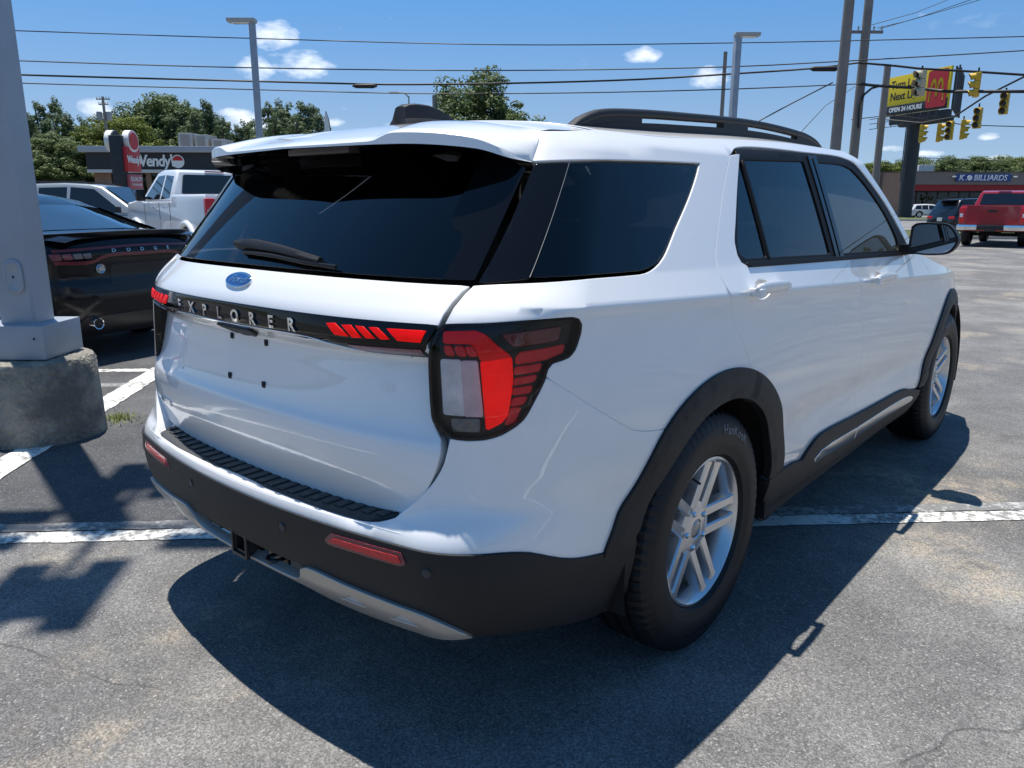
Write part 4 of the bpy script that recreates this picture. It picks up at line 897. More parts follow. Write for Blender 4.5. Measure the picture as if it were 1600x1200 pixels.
def build_suv():
    T = empty('suv', (0, 0, 0), 0, 'large white pearl SUV parked in the foreground with black lower cladding', 'suv')
    A, B = shell, gate
    # ---------------- body side with quarter panel, roof rail edge and windscreen pillar
    ac, bc = .500, .475
    top_edge = [(u, ROOFZ(u)) for u in (1.60, 1.3, 1.0, .6, .3, 0, -.3, -.6)] + [(-.80, 1.590), (-.989, 1.586)]
    side = loop(arch_pts(0, ac, bc, math.degrees(math.acos(.205/ac)), 118, 12), [(-.235, .806), (-.301, .809)], [(-.301, .809), (-.36, .813), (-.44, .826), (-.49, .842)], [(-.49, .842), (-.63, .932), (-.766, 1.016)],
                [(-.766, 1.016), (-.758, 1.033), (-.743, 1.045), (-.718, 1.049), (-.685, 1.056), (-.66, 1.071), (-.633, 1.107), (-.626, 1.13), (-.638, 1.143), (-.661, 1.148), (-.804, 1.148), (-.936, 1.141), (-1.048, 1.134)],
                [(-1.048, 1.134), (-1.052, 1.170), (-1.052, 1.200), (-1.046, 1.219)],
                [(-1.046, 1.219), (-.969, 1.223), (-.637, 1.230), (-.45, 1.228), (-.374, 1.229), (-.326, 1.240), (-.281, 1.265), (-.194, 1.345), (.031, 1.499), (.072, 1.528)],
                [(.072, 1.528), (-.4, 1.522), (-.8, 1.512), (-.997, 1.507)], [(-.997, 1.507), (-.989, 1.586)], top_edge[::-1],
                [(1.60, ROOFZ(1.6)), (1.70, 1.600), (1.80, 1.535), (2.0, 1.385), (2.19, 1.215), (2.26, 1.160)], [(2.26, 1.160), (2.13, 1.175)], [(2.13, 1.175), (1.93, 1.385), (1.70, 1.535), (1.60, 1.583), (1.472, 1.606), (1.064, 1.607), (.422, 1.590), (.345, 1.562)], SEAM_RD[::-1])
    for s in (False, True):
        panel('body_side', side, A, M_PAINT, T, mirror=s, res=.025, extra=CREASE)
    # rear door, front door, wing
    rd = loop(SEAM_RD, [(.345, 1.562), (.422, 1.571)], [(.422, 1.571), (.239, 1.364), (.176, 1.285), (.171, 1.250), (.185, 1.228), (.216, 1.216)], [(.216, 1.216), (.70, 1.204), (1.173, 1.192)], SEAM_DD,
              [(1.412, .502), (1.412, .470)], [(1.412, .470), (1.04, .478), (.90, .462), (.80, .425), (.66, .425)], [(.66, .425), (.52, .425)], [(.52, .425), *arch_pts(0, ac, bc, 6, math.degrees(math.acos(.205/ac)), 14)])
    fd = loop(SEAM_DD[::-1], [(1.173, 1.192), (1.70, 1.179), (2.29, 1.155)], SEAM_FD[::-1], [(2.424, .424), (2.195, .445), (1.762, .462), (1.412, .470)], [(1.412, .470), (1.412, .502)])
    arch_f = arch_pts(3.025, ac, bc, 20, 175, 30)
    fe = loop(SEAM_FD, [(2.29, 1.155), (2.45, 1.125), (2.75, 1.075), (3.1, 1.025), (3.45, .965), (3.70, .915)], [(3.70, .915), (3.72, .80), (3.66, .62)], [(3.66, .62), arch_f[0]], arch_f, [arch_f[-1], (2.424, .424)])
    for s in (False, True):
        cups = [np.array([(um_-.02 + .060*math.cos(a), z_+.004+.032*math.sin(a)) for a in np.linspace(0, 2*math.pi, 29)[:-1]]) for um_, z_ in ((.2975, 1.134), (1.5375, 1.083))]
        d1 = panel('rear_door', rd, A, M_PAINT, T, mirror=s, res=.025, extra=CREASE, holes=cups[:1]); d2 = panel('front_door', fd, A, M_PAINT, T, mirror=s, res=.025, extra=CREASE, holes=cups[1:]); panel('front_wing', fe, A, M_PAINT, T, mirror=s, extra=CREASE)
        sg = -1 if s else 1
        for d, (u0, u1, z0) in ((d1, (.16, .435, 1.134)), (d2, (1.385, 1.69, 1.083))):
            um = (u0+u1)/2; p, n = frame_on(A, np.array([um]), np.array([z0])); p, n = p[0], n[0]
            mb = MB(); ys = np.linspace(u0, u1, 13); V = []; k = 10
            for i, y in enumerate(ys):
                t = (y-um)/((u1-u0)/2); w = .0195*max(0, 1-abs(t)**9)**.5*(.9+.1*(1-t*t)); th = .013*max(0, 1-abs(t)**8)**.5
                pp, nn = frame_on(A, np.array([y]), np.array([z0 - .022*(y-um)])); pp, nn = pp[0], nn[0]
                c = pp + nn*(.028 - .006*t*t)
                for j in range(k):
                    a = 2*math.pi*j/k; q = c + np.array([0, 0, 1])*w*math.cos(a) + nn*th*math.sin(a); V.append((q[0]*sg, q[1], q[2]))
            F = [(i*k+j, i*k+(j+1) % k, (i+1)*k+(j+1) % k, (i+1)*k+j) for i in range(12) for j in range(k)] + [tuple(range(k)), tuple(range(12*k, 13*k))]
            mb.add(V, F)
            for yy in (u0+.03, u1-.03):
                q, nn = frame_on(A, np.array([yy]), np.array([z0])); q, nn = q[0], nn[0]; c = q+nn*.014; mb.bbox((c[0]*sg, c[1], c[2]), (.045, .035, .026), .006)
            mb.build('door_handle', M_PAINT, d, 50)
            cu = loop([(um-.02 + .066*math.cos(a), z0+.004+.037*math.sin(a)) for a in np.linspace(0, 2*math.pi, 25)], step=.01)
            Q = lambda u, v, um=um, z0=z0: A(u, v) - np.stack([.003 + .030*np.clip(1-((u-um+.02)/.064)**2-((v-z0-.004)/.035)**2, 0, 1)**.7, 0*u, 0*u], -1)
            panel('handle_cup', cu, Q, M_PAINT, d, mirror=s, res=.007, off=0, thick=0, gap=0)
    # ---------------- inner dark skin that closes the gaps
    core = loop([(-1.02, .42), (3.66, .42)], [(3.66, .42), (3.66, .9)], [(3.66, .9), (2.3, 1.13), (1.0, 1.18), (-.3, 1.215), (-1.02, 1.205)], step=.05)
    holes = [np.array(arch_pts(yc, .49, .46, 0, 360, 40, .39)[:-1]) for yc in (0, 3.025)]
    for s in (False, True): panel('door_inner_trim', core, A, M_INT, T, mirror=s, res=.08, off=-.035, thick=0, holes=holes)
    panel('tailgate_inner_trim', poly_loop([(-.66, .67), (.66, .67), (.68, .9), (.68, 1.2), (-.68, 1.2), (-.68, .9)], .05), B, M_INT, T, res=.06, off=-.03, thick=0)
    # ---------------- windows
    ql = [(-.871, 1.238), (-.637, 1.238), (-.45, 1.236), (-.380, 1.237), (-.333, 1.247), (-.290, 1.270), (-.202, 1.348), (.018, 1.497), (.055, 1.522)]
    qg = loop(ql, [(.055, 1.522), (-.4, 1.516), (-.797, 1.507)], [(-.797, 1.507), (-.871, 1.238)])
    dp = loop([(-1.043, 1.226), (-.97, 1.230), (-.880, 1.237)], [(-.880, 1.237), (-.806, 1.508)], [(-.806, 1.508), (-.985, 1.505)], [(-.985, 1.505), (-1.043, 1.226)])
    dlo = loop([(.424, 1.590), (.239, 1.364), (.176, 1.285), (.171, 1.250), (.185, 1.228), (.216, 1.216)], [(.216, 1.216), (1.173, 1.190), (1.98, 1.171), (2.13, 1.168)], [(2.13, 1.168), (1.92, 1.385), (1.70, 1.533), (1.60, 1.582), (1.472, 1.605), (1.064, 1.606), (.424, 1.590)])
    g1 = rounded([(.449, 1.556), (.985, 1.571), (1.004, 1.215), (.424, 1.231)], .012)
    g0 = rounded([(.405, 1.548), (.425, 1.545), (.397, 1.232), (.232, 1.236), (.196, 1.255), (.200, 1.285), (.258, 1.364)], .012)
    g2 = loop([(1.138, 1.573), (1.44, 1.574), (1.545, 1.560)], [(1.545, 1.560), (1.66, 1.508), (1.85, 1.377), (1.93, 1.29), (1.96, 1.235), (1.945, 1.191)], [(1.945, 1.191), (1.150, 1.212)], [(1.150, 1.212), (1.138, 1.573)])
    for s in (False, True):
        panel('quarter_window', qg, A, M_PRIV, T, mirror=s, off=-.003, thick=.004)
        panel('pillar_trim', dp, A, M_GLOSS, T, mirror=s, off=-.004)
        panel('window_trim_strip', poly_loop([(-.8785, 1.238), (-.8735, 1.238), (-.799, 1.508), (-.804, 1.508)], .03), A, M_SATIN, T, mirror=s, off=-.0025, thick=0, gap=.0012)
        panel('window_surround', dlo, A, M_SEAL, T, mirror=s, off=-.004, thick=.008, gap=.001, holes=[poly_loop(g1), poly_loop(g0), g2], res=.03)
        panel('rear_door_window', poly_loop(g1), A, M_PRIV, T, mirror=s, off=-.010, gap=-.004, thick=0)
        panel('rear_door_fixed_window', poly_loop(g0), A, M_PRIV, T, mirror=s, off=-.010, gap=-.004, thick=0)
        panel('front_door_window', g2, A, M_FGLASS, T, mirror=s, off=-.010, gap=-.004, thick=0)
        b0 = poly_loop([(1.030, 1.596), (1.066, 1.597), (1.082, 1.200), (1.045, 1.201)]); b1 = poly_loop([(1.080, 1.597), (1.126, 1.597), (1.140, 1.197), (1.096, 1.199)])
        for b in (b0, b1): panel('pillar_trim', b, A, M_GLOSS, T, mirror=s, off=.001, thick=.006)
        bs = loop([(.22, 1.222), (.70, 1.209), (1.98, 1.177)], [(1.98, 1.177), (1.98, 1.167)], [(1.98, 1.167), (.70, 1.199), (.22, 1.212)], [(.22, 1.212), (.22, 1.222)])
        panel('belt_moulding', bs, A, M_SEAL, T, mirror=s, off=.006, thick=.01, gap=0)
        divb = poly_loop([(.428, 1.552), (.444, 1.552), (.418, 1.225), (.402, 1.225)]); panel('pillar_trim', divb, A, M_SEAL, T, mirror=s, off=-.001, thick=.008)
    # ---------------- roof: bezier sections between the two roof edges
    ROOFC = pchip([-1.1, -.62, -.39, 0, .6, 1.2, 1.55, 1.66], [1.60, 1.625, 1.650, 1.676, 1.697, 1.693, 1.672, 1.655])
    def roof(y, q):
        """y along the car, q from -1 (left edge) to 1 (right edge)"""
        y = np.asarray(y, float); q = np.asarray(q, float)
        ze = Z_TOP(y) + .0445; xe = W(y, ze); zc = ROOFC(y); a = np.abs(q)
        t = 1-a; tt = np.clip(t, 0, 1)
        p1x, p1z = xe*.86, ze + .60*(zc-ze); p2x, p2z = xe*.45, zc
        X = (1-tt)**3*xe + 3*tt*(1-tt)**2*p1x + 3*tt*tt*(1-tt)*p2x; Z = (1-tt)**3*ze + 3*tt*(1-tt)**2*p1z + 3*tt*tt*(1-tt)*p2z + tt**3*zc
        return np.stack([X*np.sign(q), y, Z], -1)
    RS = lambda u, v: roof(u, -v)
    yre = float(shell(np.array([-.62]), np.array([ROOFZ(-.62)]))[0][1])
    rre = [(-.463 + (yre+.463)*q**3, q) for q in (0, .2, .4, .6, .8, .9, 1.0)]
    rf = loop([(yre, -1), (1.58, -1)], [(1.58, -1), (1.64, -.6), (1.67, 0), (1.64, .6), (1.58, 1)], [(1.58, 1), (yre, 1)], rre[::-1] + [(y_, -q_) for y_, q_ in rre[1:]], step=.04)
    panel('roof', rf, RS, M_PAINT, T, res=.05, gap=0, thick=.01)
    panel('headliner', rf, RS, pbr('grey_headliner', (.30, .29, .28), .9), T, res=.08, off=-.03, thick=0)
    # ---------------- roof rails
    for s in (1, -1):
        rz = pchip([-.42, -.32, -.226, -.05, .18, .84, 1.27, 1.40, 1.52], [1.590, 1.640, 1.666, 1.681, 1.693, 1.714, 1.704, 1.688, 1.650])
        mb = MB(); V = []; ys = np.linspace(-.42, 1.52, 46)
        for y in ys:
            x = .655; z = float(rz(y)); hh = .014*min(1, (y+.45)/.1, (1.56-y)/.1); ww = .018
            for j in range(10):
                a = 2*math.pi*j/10; V.append((s*(x+ww*math.cos(a)), y, z-.013+max(hh, .006)*math.sin(a)))
        mb.add(V, [(i*10+j, i*10+(j+1) % 10, (i+1)*10+(j+1) % 10, (i+1)*10+j) for i in range(45) for j in range(10)] + [tuple(range(10)), tuple(range(450, 460))])
        rail = mb.build('roof_rail', M_CLAD, T, 60)
        mb = MB(); pr = [(y, float(rz(y))-.040) for y in np.linspace(-.37, 1.48, 30)] + [(y, float(roof(y, .80)[2])-.03) for y in np.linspace(1.48, -.37, 12)]
        mb.prism(pr, s*.638, s*.670, 'x'); mb.build('rail_base', M_CLAD, rail, 40)
        for ya, yb in ((-.40, -.02), (.52, .72), (1.20, 1.50)):
            mb = MB(); pr = []
            for y in np.linspace(ya, yb, 8): pr.append((y, float(rz(y))-.010))
            for y in np.linspace(yb, ya, 8):
                pr.append((y, float(roof(y, .80)[2])-.03))
            mb.prism(pr, s*.640, s*.668, 'x'); mb.build('rail_foot', M_CLAD, rail, 40)
    # ---------------- aerial fin
    mb = MB(); V = []; ys = [-.419, -.411, -.392, -.36, -.33, -.30, -.26, -.22, -.18, -.155, -.14]; hs = [.004, .062, .069, .070, .068, .065, .055, .040, .022, .009, .002]
    for y, hgt in zip(ys, hs):
        w = .046*min(1, (hgt/.03)**.5)*(1 - .35*max(0, (y+.26)/.12)) + .002; z0 = float(ROOFC(y))-.004
        for a, b in ((-1, 0), (-.93, .10), (-.66, .34), (-.54, .72), (-.48, .93), (-.30, 1.0), (.30, 1.0), (.48, .93), (.54, .72), (.66, .34), (.93, .10), (1, 0)): V.append((w*a, y + .012*b, z0+hgt*b))
    n = len(ys); F = [(i*12+j, i*12+j+1, (i+1)*12+j+1, (i+1)*12+j) for i in range(n-1) for j in range(11)] + [tuple(range(12)), tuple(range((n-1)*12, n*12))]
    mb.add(V, F).build('aerial_fin', M_CLAD, T, 24)
    # ---------------- roof spoiler
    seam_top = shell(np.array([-.989]), np.array([1.586]))[0]; seam_low = shell(np.array([-.995]), np.array([1.506]))[0]
    LX = pchip([0, .50, .74, .88, 1.0], [0, .45, .628, .688, float(seam_low[0])]); LY = pchip([0, .50, .74, .88, 1.0], [-.838, -.795, -.712, -.652, float(seam_low[1])]); LZ = pchip([0, .50, .74, .88, 1.0], [1.553, 1.549, 1.535, 1.513, 1.505])
    TH = pchip([0, .38, .47, .62, .80, 1.0], [.009, .012, .031, .031, .024, .006])
    def fr(s): return np.array([float(seam_top[0])*s, -.46 + (float(seam_top[1])+.46)*s**3, float(ROOFC(-.46)) + (float(seam_top[2])-float(ROOFC(-.46)))*(s**2.4)])
    ss = np.linspace(-1, 1, 81); V = []; rows = 13
    for s in ss:
        a_ = abs(s); sg = 1 if s >= 0 else -1; lo = np.array([float(LX(a_)), float(LY(a_)), float(LZ(a_))]); u = lo + np.array([-.004*a_, .004, float(TH(a_))]); f = fr(a_); prof = []
        for t in np.linspace(0, 1, 9): p = f + (u-f)*t; p[2] += .012*math.sin(math.pi*t)*(1-a_**4) + .012*math.sin(math.pi*t)*a_**3; p[0] += .012*math.sin(math.pi*t)*a_**6; ap = shell(np.array([-.9915-.004*t]), np.array([1.586-.078*t]))[0]; p = p + (ap-p)*a_**14; prof.append(p)
        prof.append(u + np.array([0, -.004, -.004])); prof.append(lo)
        xg = min(lo[0], .695); g0 = gate(np.array([xg]), np.array([1.556]))[0]; prof.append(np.array([xg, max(lo[1]+.02, g0[1]-.004), lo[2]-.003])); prof.append(np.array([xg*.98, max(lo[1]+.05, g0[1]+.03), lo[2]+.004]))
        V += [(p[0]*sg, p[1], p[2]) for p in prof]
    F = []; G = []
    for i in range(80):
        for j in range(rows-1): (F if j < 10 else G).append((i*rows+j, i*rows+j+1, (i+1)*rows+j+1, (i+1)*rows+j))
    sp = MB().add(V, F).build('roof_spoiler', M_PAINT, T, 32)
    MB().add(V, G).build('spoiler_underside', M_GLOSS, sp, 60)
    # roof skin between the roof panel and the spoiler, closing on the body side
    V = []; nt_ = 7; sss = np.linspace(-1, 1, 61)
    cu = [shell(np.array([u]), np.array([ROOFZ(u) if u > -.6 else 1.590]))[0] for u in np.linspace(-.62, -.989, nt_)]; cu[-1] = seam_top
    for s in sss:
        a_ = abs(s); sg = 1 if s >= 0 else -1; rr = roof(-.463 + (float(cu[0][1])+.463)*a_**3, a_); f = fr(a_)
        for j in range(nt_):
            t = j/(nt_-1); p = rr*(1-t) + f*t; e = roof(float(cu[0][1]), 1.0)*(1-t) + fr(1.0)*t; p = p + (cu[j]-e)*a_**5; V.append((p[0]*sg, p[1]+.002*(j == nt_-1), p[2]))
    MB().add(V, [(i*nt_+j, i*nt_+j+1, (i+1)*nt_+j+1, (i+1)*nt_+j) for i in range(60) for j in range(nt_-1)]).build('roof_rear_edge', M_PAINT, T, 60)
    bl = MB(); bl.bbox((0, -.705, 1.549), (.30, .04, .014), .004); bl.build('high_brake_light', pbr('smoked_brake_lens', (.10, .085, .085), .2, spec=.4), sp, 40)
    # ---------------- tailgate
    gr = [(.40, .640), (.58, .655), (.640, .668), (.690, .733), (.722, .799), (.728, .840), (.722, .866)]
    g_low = loop([(-.40, .640), (0, .630), (.40, .640)], gr, [(.722, .866), (.697, .893), (.690, .95), (.687, 1.0), (.684, 1.06), (.690, 1.10), (.706, 1.134)], [(.706, 1.134), (.705, 1.155), (.706, 1.180), (.712, 1.204), (.722, 1.217)],
                 [(.722, 1.217), (.45, 1.223), (0, 1.226), (-.45, 1.223), (-.722, 1.217)], [(-.722, 1.217), (-.712, 1.204), (-.706, 1.180), (-.705, 1.155), (-.706, 1.134)], [(-.706, 1.134), (-.690, 1.10), (-.684, 1.06), (-.687, 1.0), (-.690, .95), (-.697, .893), (-.722, .866)], [(-x, z) for x, z in gr][::-1])
    tg = panel('tailgate', g_low, B, M_PAINT, T, res=.022, thick=.035)
    rw = loop([(-.722, 1.228), (-.45, 1.233), (0, 1.236), (.45, 1.233), (.722, 1.228)], [(.722, 1.228), (.716, 1.30), (.705, 1.490)], [(.705, 1.490), (.66, 1.512), (.58, 1.535), (.40, 1.562), (0, 1.570), (-.40, 1.562), (-.58, 1.535), (-.66, 1.512), (-.705, 1.490)], [(-.705, 1.490), (-.716, 1.30), (-.722, 1.228)])
    gl = panel('rear_window', rw, B, M_PRIV, T, off=-.002, thick=.004, res=.03)
    for s in (False, True):
        panel('window_blackout', loop([(.722, 1.229), (.716, 1.30), (.705, 1.488)], [(.705, 1.488), (.66, 1.510), (.585, 1.532)], [(.585, 1.532), (.590, 1.46), (.602, 1.36), (.650, 1.320), (.655, 1.229)], [(.655, 1.229), (.722, 1.229)]), B, M_GLOSS, gl, off=.0015, thick=.002, mirror=s, gap=0)
    # wiper
    mb = MB(); V = []; pts = spline([(-.105, 1.276), (-.03, 1.279), (.12, 1.271), (.30, 1.252)], .02); k = 8
    for i, (x, z) in enumerate(pts):
        t = i/(len(pts)-1); p, n = frame_on(B, np.array([x]), np.array([z])); p, n = p[0], n[0]; w = .017*(1-.45*t)*min(1, .55+4*t); hh = .030-.010*t
        up = np.cross(n, [1, 0, 0]); up = np.array([0, -n[2], n[1]]) * -1 if up[2] < 0 else up
        up = up/np.linalg.norm(up)
        for dw, dh in ((-1, .2), (-1, .75), (-.5, 1), (.5, 1), (1, .7), (1, .2)):
            q = p + up*w*dw + n*hh*dh; V.append(tuple(q))
    F = [(i*6+j, i*6+(j+1) % 6, (i+1)*6+(j+1) % 6, (i+1)*6+j) for i in range(len(pts)-1) for j in range(6)] + [tuple(range(6)), tuple(range((len(pts)-1)*6, len(pts)*6))]
    wp = MB().add(V, F).build('rear_wiper', M_CLAD, T, 45)
    mb = MB(); mb.tube([tuple(frame_on(B, np.array([x]), np.array([z]), .010)[0][0]) for x, z in ((-.06, 1.262), (.10, 1.257), (.25, 1.246), (.365, 1.240))], .006, 6); mb.build('wiper_blade', M_RUBBER, wp, 60)
    # light bar across the tailgate
    bar_r = [(.345, 1.0765), (.385, 1.073), (.444, 1.060), (.500, 1.0525), (.665, 1.0525)]
    bar = loop([(-x, z) for x, z in bar_r][::-1], [(-.345, 1.0765), (.345, 1.0765)], bar_r, [(.665, 1.0525), (.684, 1.085), (.704, 1.131)], [(.704, 1.131), (.35, 1.1335), (0, 1.1345), (-.35, 1.1335), (-.704, 1.131)], [(-.704, 1.131), (-.684, 1.085), (-.665, 1.0525)])
    lb = panel('light_bar', bar, B, M_GLOSS, T, off=.004, thick=.012, res=.014, gap=.001)
    for s in (False, True):
        for p, mt in (([(.412, 1.117), (.439, 1.119), (.482, 1.093), (.440, 1.094)], M_RED_LIT), ([(.462, 1.117), (.488, 1.118), (.520, 1.093), (.495, 1.092)], M_RED_LIT), ([(.503, 1.118), (.525, 1.117), (.559, 1.094), (.535, 1.094)], M_RED_LIT),
                      ([(.542, 1.117), (.565, 1.117), (.598, 1.095), (.576, 1.094)], M_RED_LIT), ([(.590, 1.117), (.684, 1.117), (.674, 1.093), (.620, 1.094)], M_RED_LIT), ([(.469, 1.073), (.672, 1.076), (.664, 1.062), (.486, 1.058)], M_REDDARK)):
            panel('lamp_segment', poly_loop(p, .01), B, mt, lb, off=.0065, thick=.003, res=.012, gap=0, mirror=s)
    ch = loop([(-.62, 1.054), (-.50, 1.0535), (-.444, 1.061), (-.345, 1.0775), (0, 1.079), (.345, 1.0775), (.444, 1.061), (.50, 1.0535), (.62, 1.054)], [(.62, 1.054), (.62, 1.051)], [(.62, 1.051), (.50, 1.0505), (.444, 1.057), (.345, 1.0735), (0, 1.075), (-.345, 1.0735), (-.444, 1.057), (-.50, 1.0505), (-.62, 1.051)], [(-.62, 1.051), (-.62, 1.054)], step=.012)
    panel('chrome_strip', ch, B, M_CHROME, lb, off=.0062, thick=.004, res=.012, gap=0)
    for i, chx in enumerate('EXPLORER'):
        V, F = text_geo(chx, .040, .0013); mb = MB(); x0 = -.305 + .0845*i; sx = 1.2
        text_solid(mb, V, F, lambda a, b, d: tuple(frame_on(B, np.array([x0+a*sx]), np.array([1.1025+b]), .0055+d)[0][0]), .004); mb.build('letter', M_CHROME, lb, 25)
    # emblem
    ell = lambda a, b, n=40: [(a*math.cos(2*math.pi*i/n), 1.1935+b*math.sin(2*math.pi*i/n)) for i in range(n)]
    em = panel('oval_emblem', np.array(ell(.061, .0185)), B, M_CHROME, tg, off=.006, thick=.007, res=.01, gap=0)
    panel('emblem_field', np.array(ell(.0565, .0150)), B, M_BLUE, em, off=.0072, thick=.001, res=.01, gap=0)
    V, F = text_geo('Ford', .036, .0002, .4, .92); mb = MB()
    text_solid(mb, V, F, lambda a, b, d: tuple(frame_on(B, np.array([a*1.25]), np.array([1.1935+b*.66]), .0073+d)[0][0]), .0012); mb.build('emblem_script', M_CHROME, em, 25)
    V, F = text_geo('ACTIVE', .030, .0006, 0, 1.1); mb = MB()
    text_solid(mb, V, F, lambda a, b, d: tuple(frame_on(B, np.array([-.575+a]), np.array([.747+b]), .001+d)[0][0]), .003); mb.build('badge_lettering', M_CHROME, tg, 25)
    for x in (-.09, .09):
        for z in (1.027, .911):
            p, n = frame_on(B, np.array([x]), np.array([z])); p = p[0]
            mb = MB(); mb.bbox((p[0], p[1]-.001, p[2]), (.015, .006, .018), .002); mb.lathe([(.001, -.006), (.0035, -.006), (.0045, -.003)], 10, c=tuple(p), axis='y'); mb.build('plate_screw_plug', M_CLAD, tg, 30)
    camp = loop([(-.085, 1.073), (.085, 1.073)], [(.085, 1.073), (.055, 1.052), (.02, 1.043), (-.02, 1.043), (-.055, 1.052), (-.085, 1.073)], step=.01)
    panel('reversing_camera', camp, B, M_CLAD, tg, off=.012, thick=.014, res=.012, gap=0)
    # ---------------- rear bumper: white cover, black lower valance, silver skid bar, step pad
    seam_t = [(-1.135, .662), (-1.08, .715), (-1.045, .765), (-1.025, .81), (-1.018, .845), (-1.014, .870)]
    right = [[(UC, .634), (-1.5, .635), (-1.25, .639), (-1.175, .647), (-1.135, .662)], seam_t, [(-1.014, .870), (-.973, .867), (-.934, .870), (-.891, .882), (-.856, .901), (-.835, .917), (-.803, .961), (-.772, 1.005), (-.766, 1.014)],
             [(-.766, 1.014), (-.63, .930), (-.49, .840)], [(-.49, .840), (-.44, .824), (-.36, .811), (-.301, .807)], [(-.301, .807), (-.36, .74), (-.43, .62), (-.46, .52), (-.47, .48)], [(-.47, .48), (-.584, .495), (-.66, .525), (-.761, .578), (-.87, .590), (-1.2, .588), (UC, .588)]]
    cov = loop(*right[:-1], right[-1] + mirror_u(right[-1])[1:], *[mirror_u(r) for r in right[-2::-1]])
    bump = panel('bumper_cover', cov, A, M_PAINT, T, res=.028, thick=.055)
    bl_r = [(UC, .607), (-1.4, .6065), (-1.05, .607), (-.87, .606), (-.815, .603), (-.765, .592), (-.712, .566), (-.662, .542), (-.584, .521), (-.50, .508), (-.43, .500)]
    bl_f = [(-.43, .500), (-.432, .45), (-.448, .39), (-.475, .335), (-.51, .300), (-.56, .285)]
    bl_b = [(-.56, .285), (-.63, .300), (-.73, .342), (-.82, .368), (-.93, .380), (-1.16, .372), (-1.34, .370), (-1.42, .390), (-1.445, .430), (-1.475, .455)]
    val = loop(bl_r, bl_f, bl_b, [(-1.475, .455), (2*UC+1.475, .455)], mirror_u(bl_b), mirror_u(bl_f), mirror_u(bl_r))
    vl = panel('bumper_valance', val, A, M_CLAD, T, res=.028, off=.006, thick=.03, gap=.001)
    sk_t = [(-1.76, .398), (-1.50, .400), (-1.474, .418), (-1.458, .446), (-1.430, .458), (-1.276, .450), (-1.13, .443), (-1.028, .436), (-.971, .413), (-.929, .386)]
    sk_b = [(-.929, .386), (-1.01, .374), (-1.164, .364), (-1.338, .360), (-1.476, .383), (-1.76, .387)]
    slots = [poly_loop(p, .01) for p in ([(-1.335, .398), (-1.275, .428), (-1.262, .424), (-1.235, .398)], [(-1.165, .392), (-1.115, .424), (-1.10, .420), (-1.065, .396)])]
    skid = loop(sk_t[::-1] + mirror_u(sk_t)[::-1][0:0], [(-1.76, .402)] + mirror_u(sk_t)[::-1][1:], mirror_u(sk_b)[::-1][::-1], sk_b[::-1]) if False else None
    top = sk_t[::-1] + [(2*UC-a, b) for a, b in sk_t[1:]]                      # right tip -> centre -> left tip
    bot = [(2*UC-a, b) for a, b in sk_b[::1]] + sk_b[::-1][1:]
    skid = loop(top, bot)
    sl_all = slots + [np.array(mirror_u([tuple(q) for q in s_])) for s_ in slots]
    panel('skid_plate', skid, A, M_SATIN, T, res=.02, off=.016, thick=.03, gap=0, holes=sl_all)
    for s_ in sl_all: panel('skid_slot_insert', s_, A, pbr('pale_slot', (.55, .58, .62), .3, metal=.5), T, res=.02, off=.012, thick=0, gap=-.002)
    for s in (False, True):
        rp = poly_loop(rounded([(-1.338, .566), (-1.312, .590), (-1.090, .594), (-1.075, .568), (-1.095, .560), (-1.328, .557)], .006), .01)
        panel('bumper_reflector', rp, A, M_REDDARK, vl, off=.0085, thick=.004, res=.015, gap=0, mirror=s)
        panel('reflector_lens', poly_loop([(-1.322, .567), (-1.304, .580), (-1.098, .584), (-1.088, .571), (-1.100, .566)], .01), A, M_RED, vl, off=.0105, thick=.002, res=.015, gap=0, mirror=s)
        for uu in (-1.51, -1.02):
            p, n = frame_on(A, np.array([uu]), np.array([.556]), .0065); p, n = p[0], n[0]; q = Vector(n).to_track_quat('Z', 'X').to_matrix()
            mb = MB(); mb.lathe([(.001, .0015), (.0095, .0015), (.011, .0), (.0125, .0), (.0135, .0015), (.0145, 0)], 24); vv = [tuple(np.array(q @ Vector(v)) + p) for v in mb.v]
            if s: vv = [(-a, b, c) for a, b, c in vv]
            raw('parking_sensor', vv, mb.f, pbr('sensor_grey', (.035, .036, .04), .4), vl, 40)
    panel('gate_sill', poly_loop([(-1.185, .640), (-1.10, .640), (-1.05, .70), (-1.03, .86), (-1.07, .86), (-1.10, .74), (-1.185, .672)], .02), lambda u, v: A(u, v) + np.stack([-.006*np.ones_like(u+v), .060*np.ones_like(u+v), 0*(u+v)], -1), M_PAINT, T, res=.02, thick=0, gap=0)
    panel('gate_sill', poly_loop([(-1.185, .640), (-1.10, .640), (-1.05, .70), (-1.03, .86), (-1.07, .86), (-1.10, .74), (-1.185, .672)], .02), lambda u, v: A(u, v) + np.stack([-.006*np.ones_like(u+v), .060*np.ones_like(u+v), 0*(u+v)], -1), M_PAINT, T, res=.02, thick=0, gap=0, mirror=True)
    # step pad
    pu = np.linspace(-.605, .605, 81); V = []; PZ = lambda x: .633 + .045*x*x
    PO = lambda x: float(RCEN(.634)) + .009 + (float(RSEAM(.634))-float(RCEN(.634)))*(x/.70)**2 + .075*float(sstep(.555, .605, abs(x)))
    PI = lambda x: float(gate(np.array([x]), np.array([.66]))[0][1]) + .015
    for x in pu:
        yo, yi, z = min(PO(x), PI(x)-.01), PI(x), PZ(x); V += [(x, yo+.002, z-.022), (x, yo, z-.004), (x, yo+.010, z+.001), (x, yi, z+.003), (x, yi, z-.015)]
    F = [(i*5+j, (i+1)*5+j, (i+1)*5+j+1, i*5+j+1) for i in range(80) for j in range(4)] + [(0, 1, 2, 3, 4), tuple(range(400, 405))]
    pad = MB().add(V, F).build('step_pad', M_PAD, T, 40)
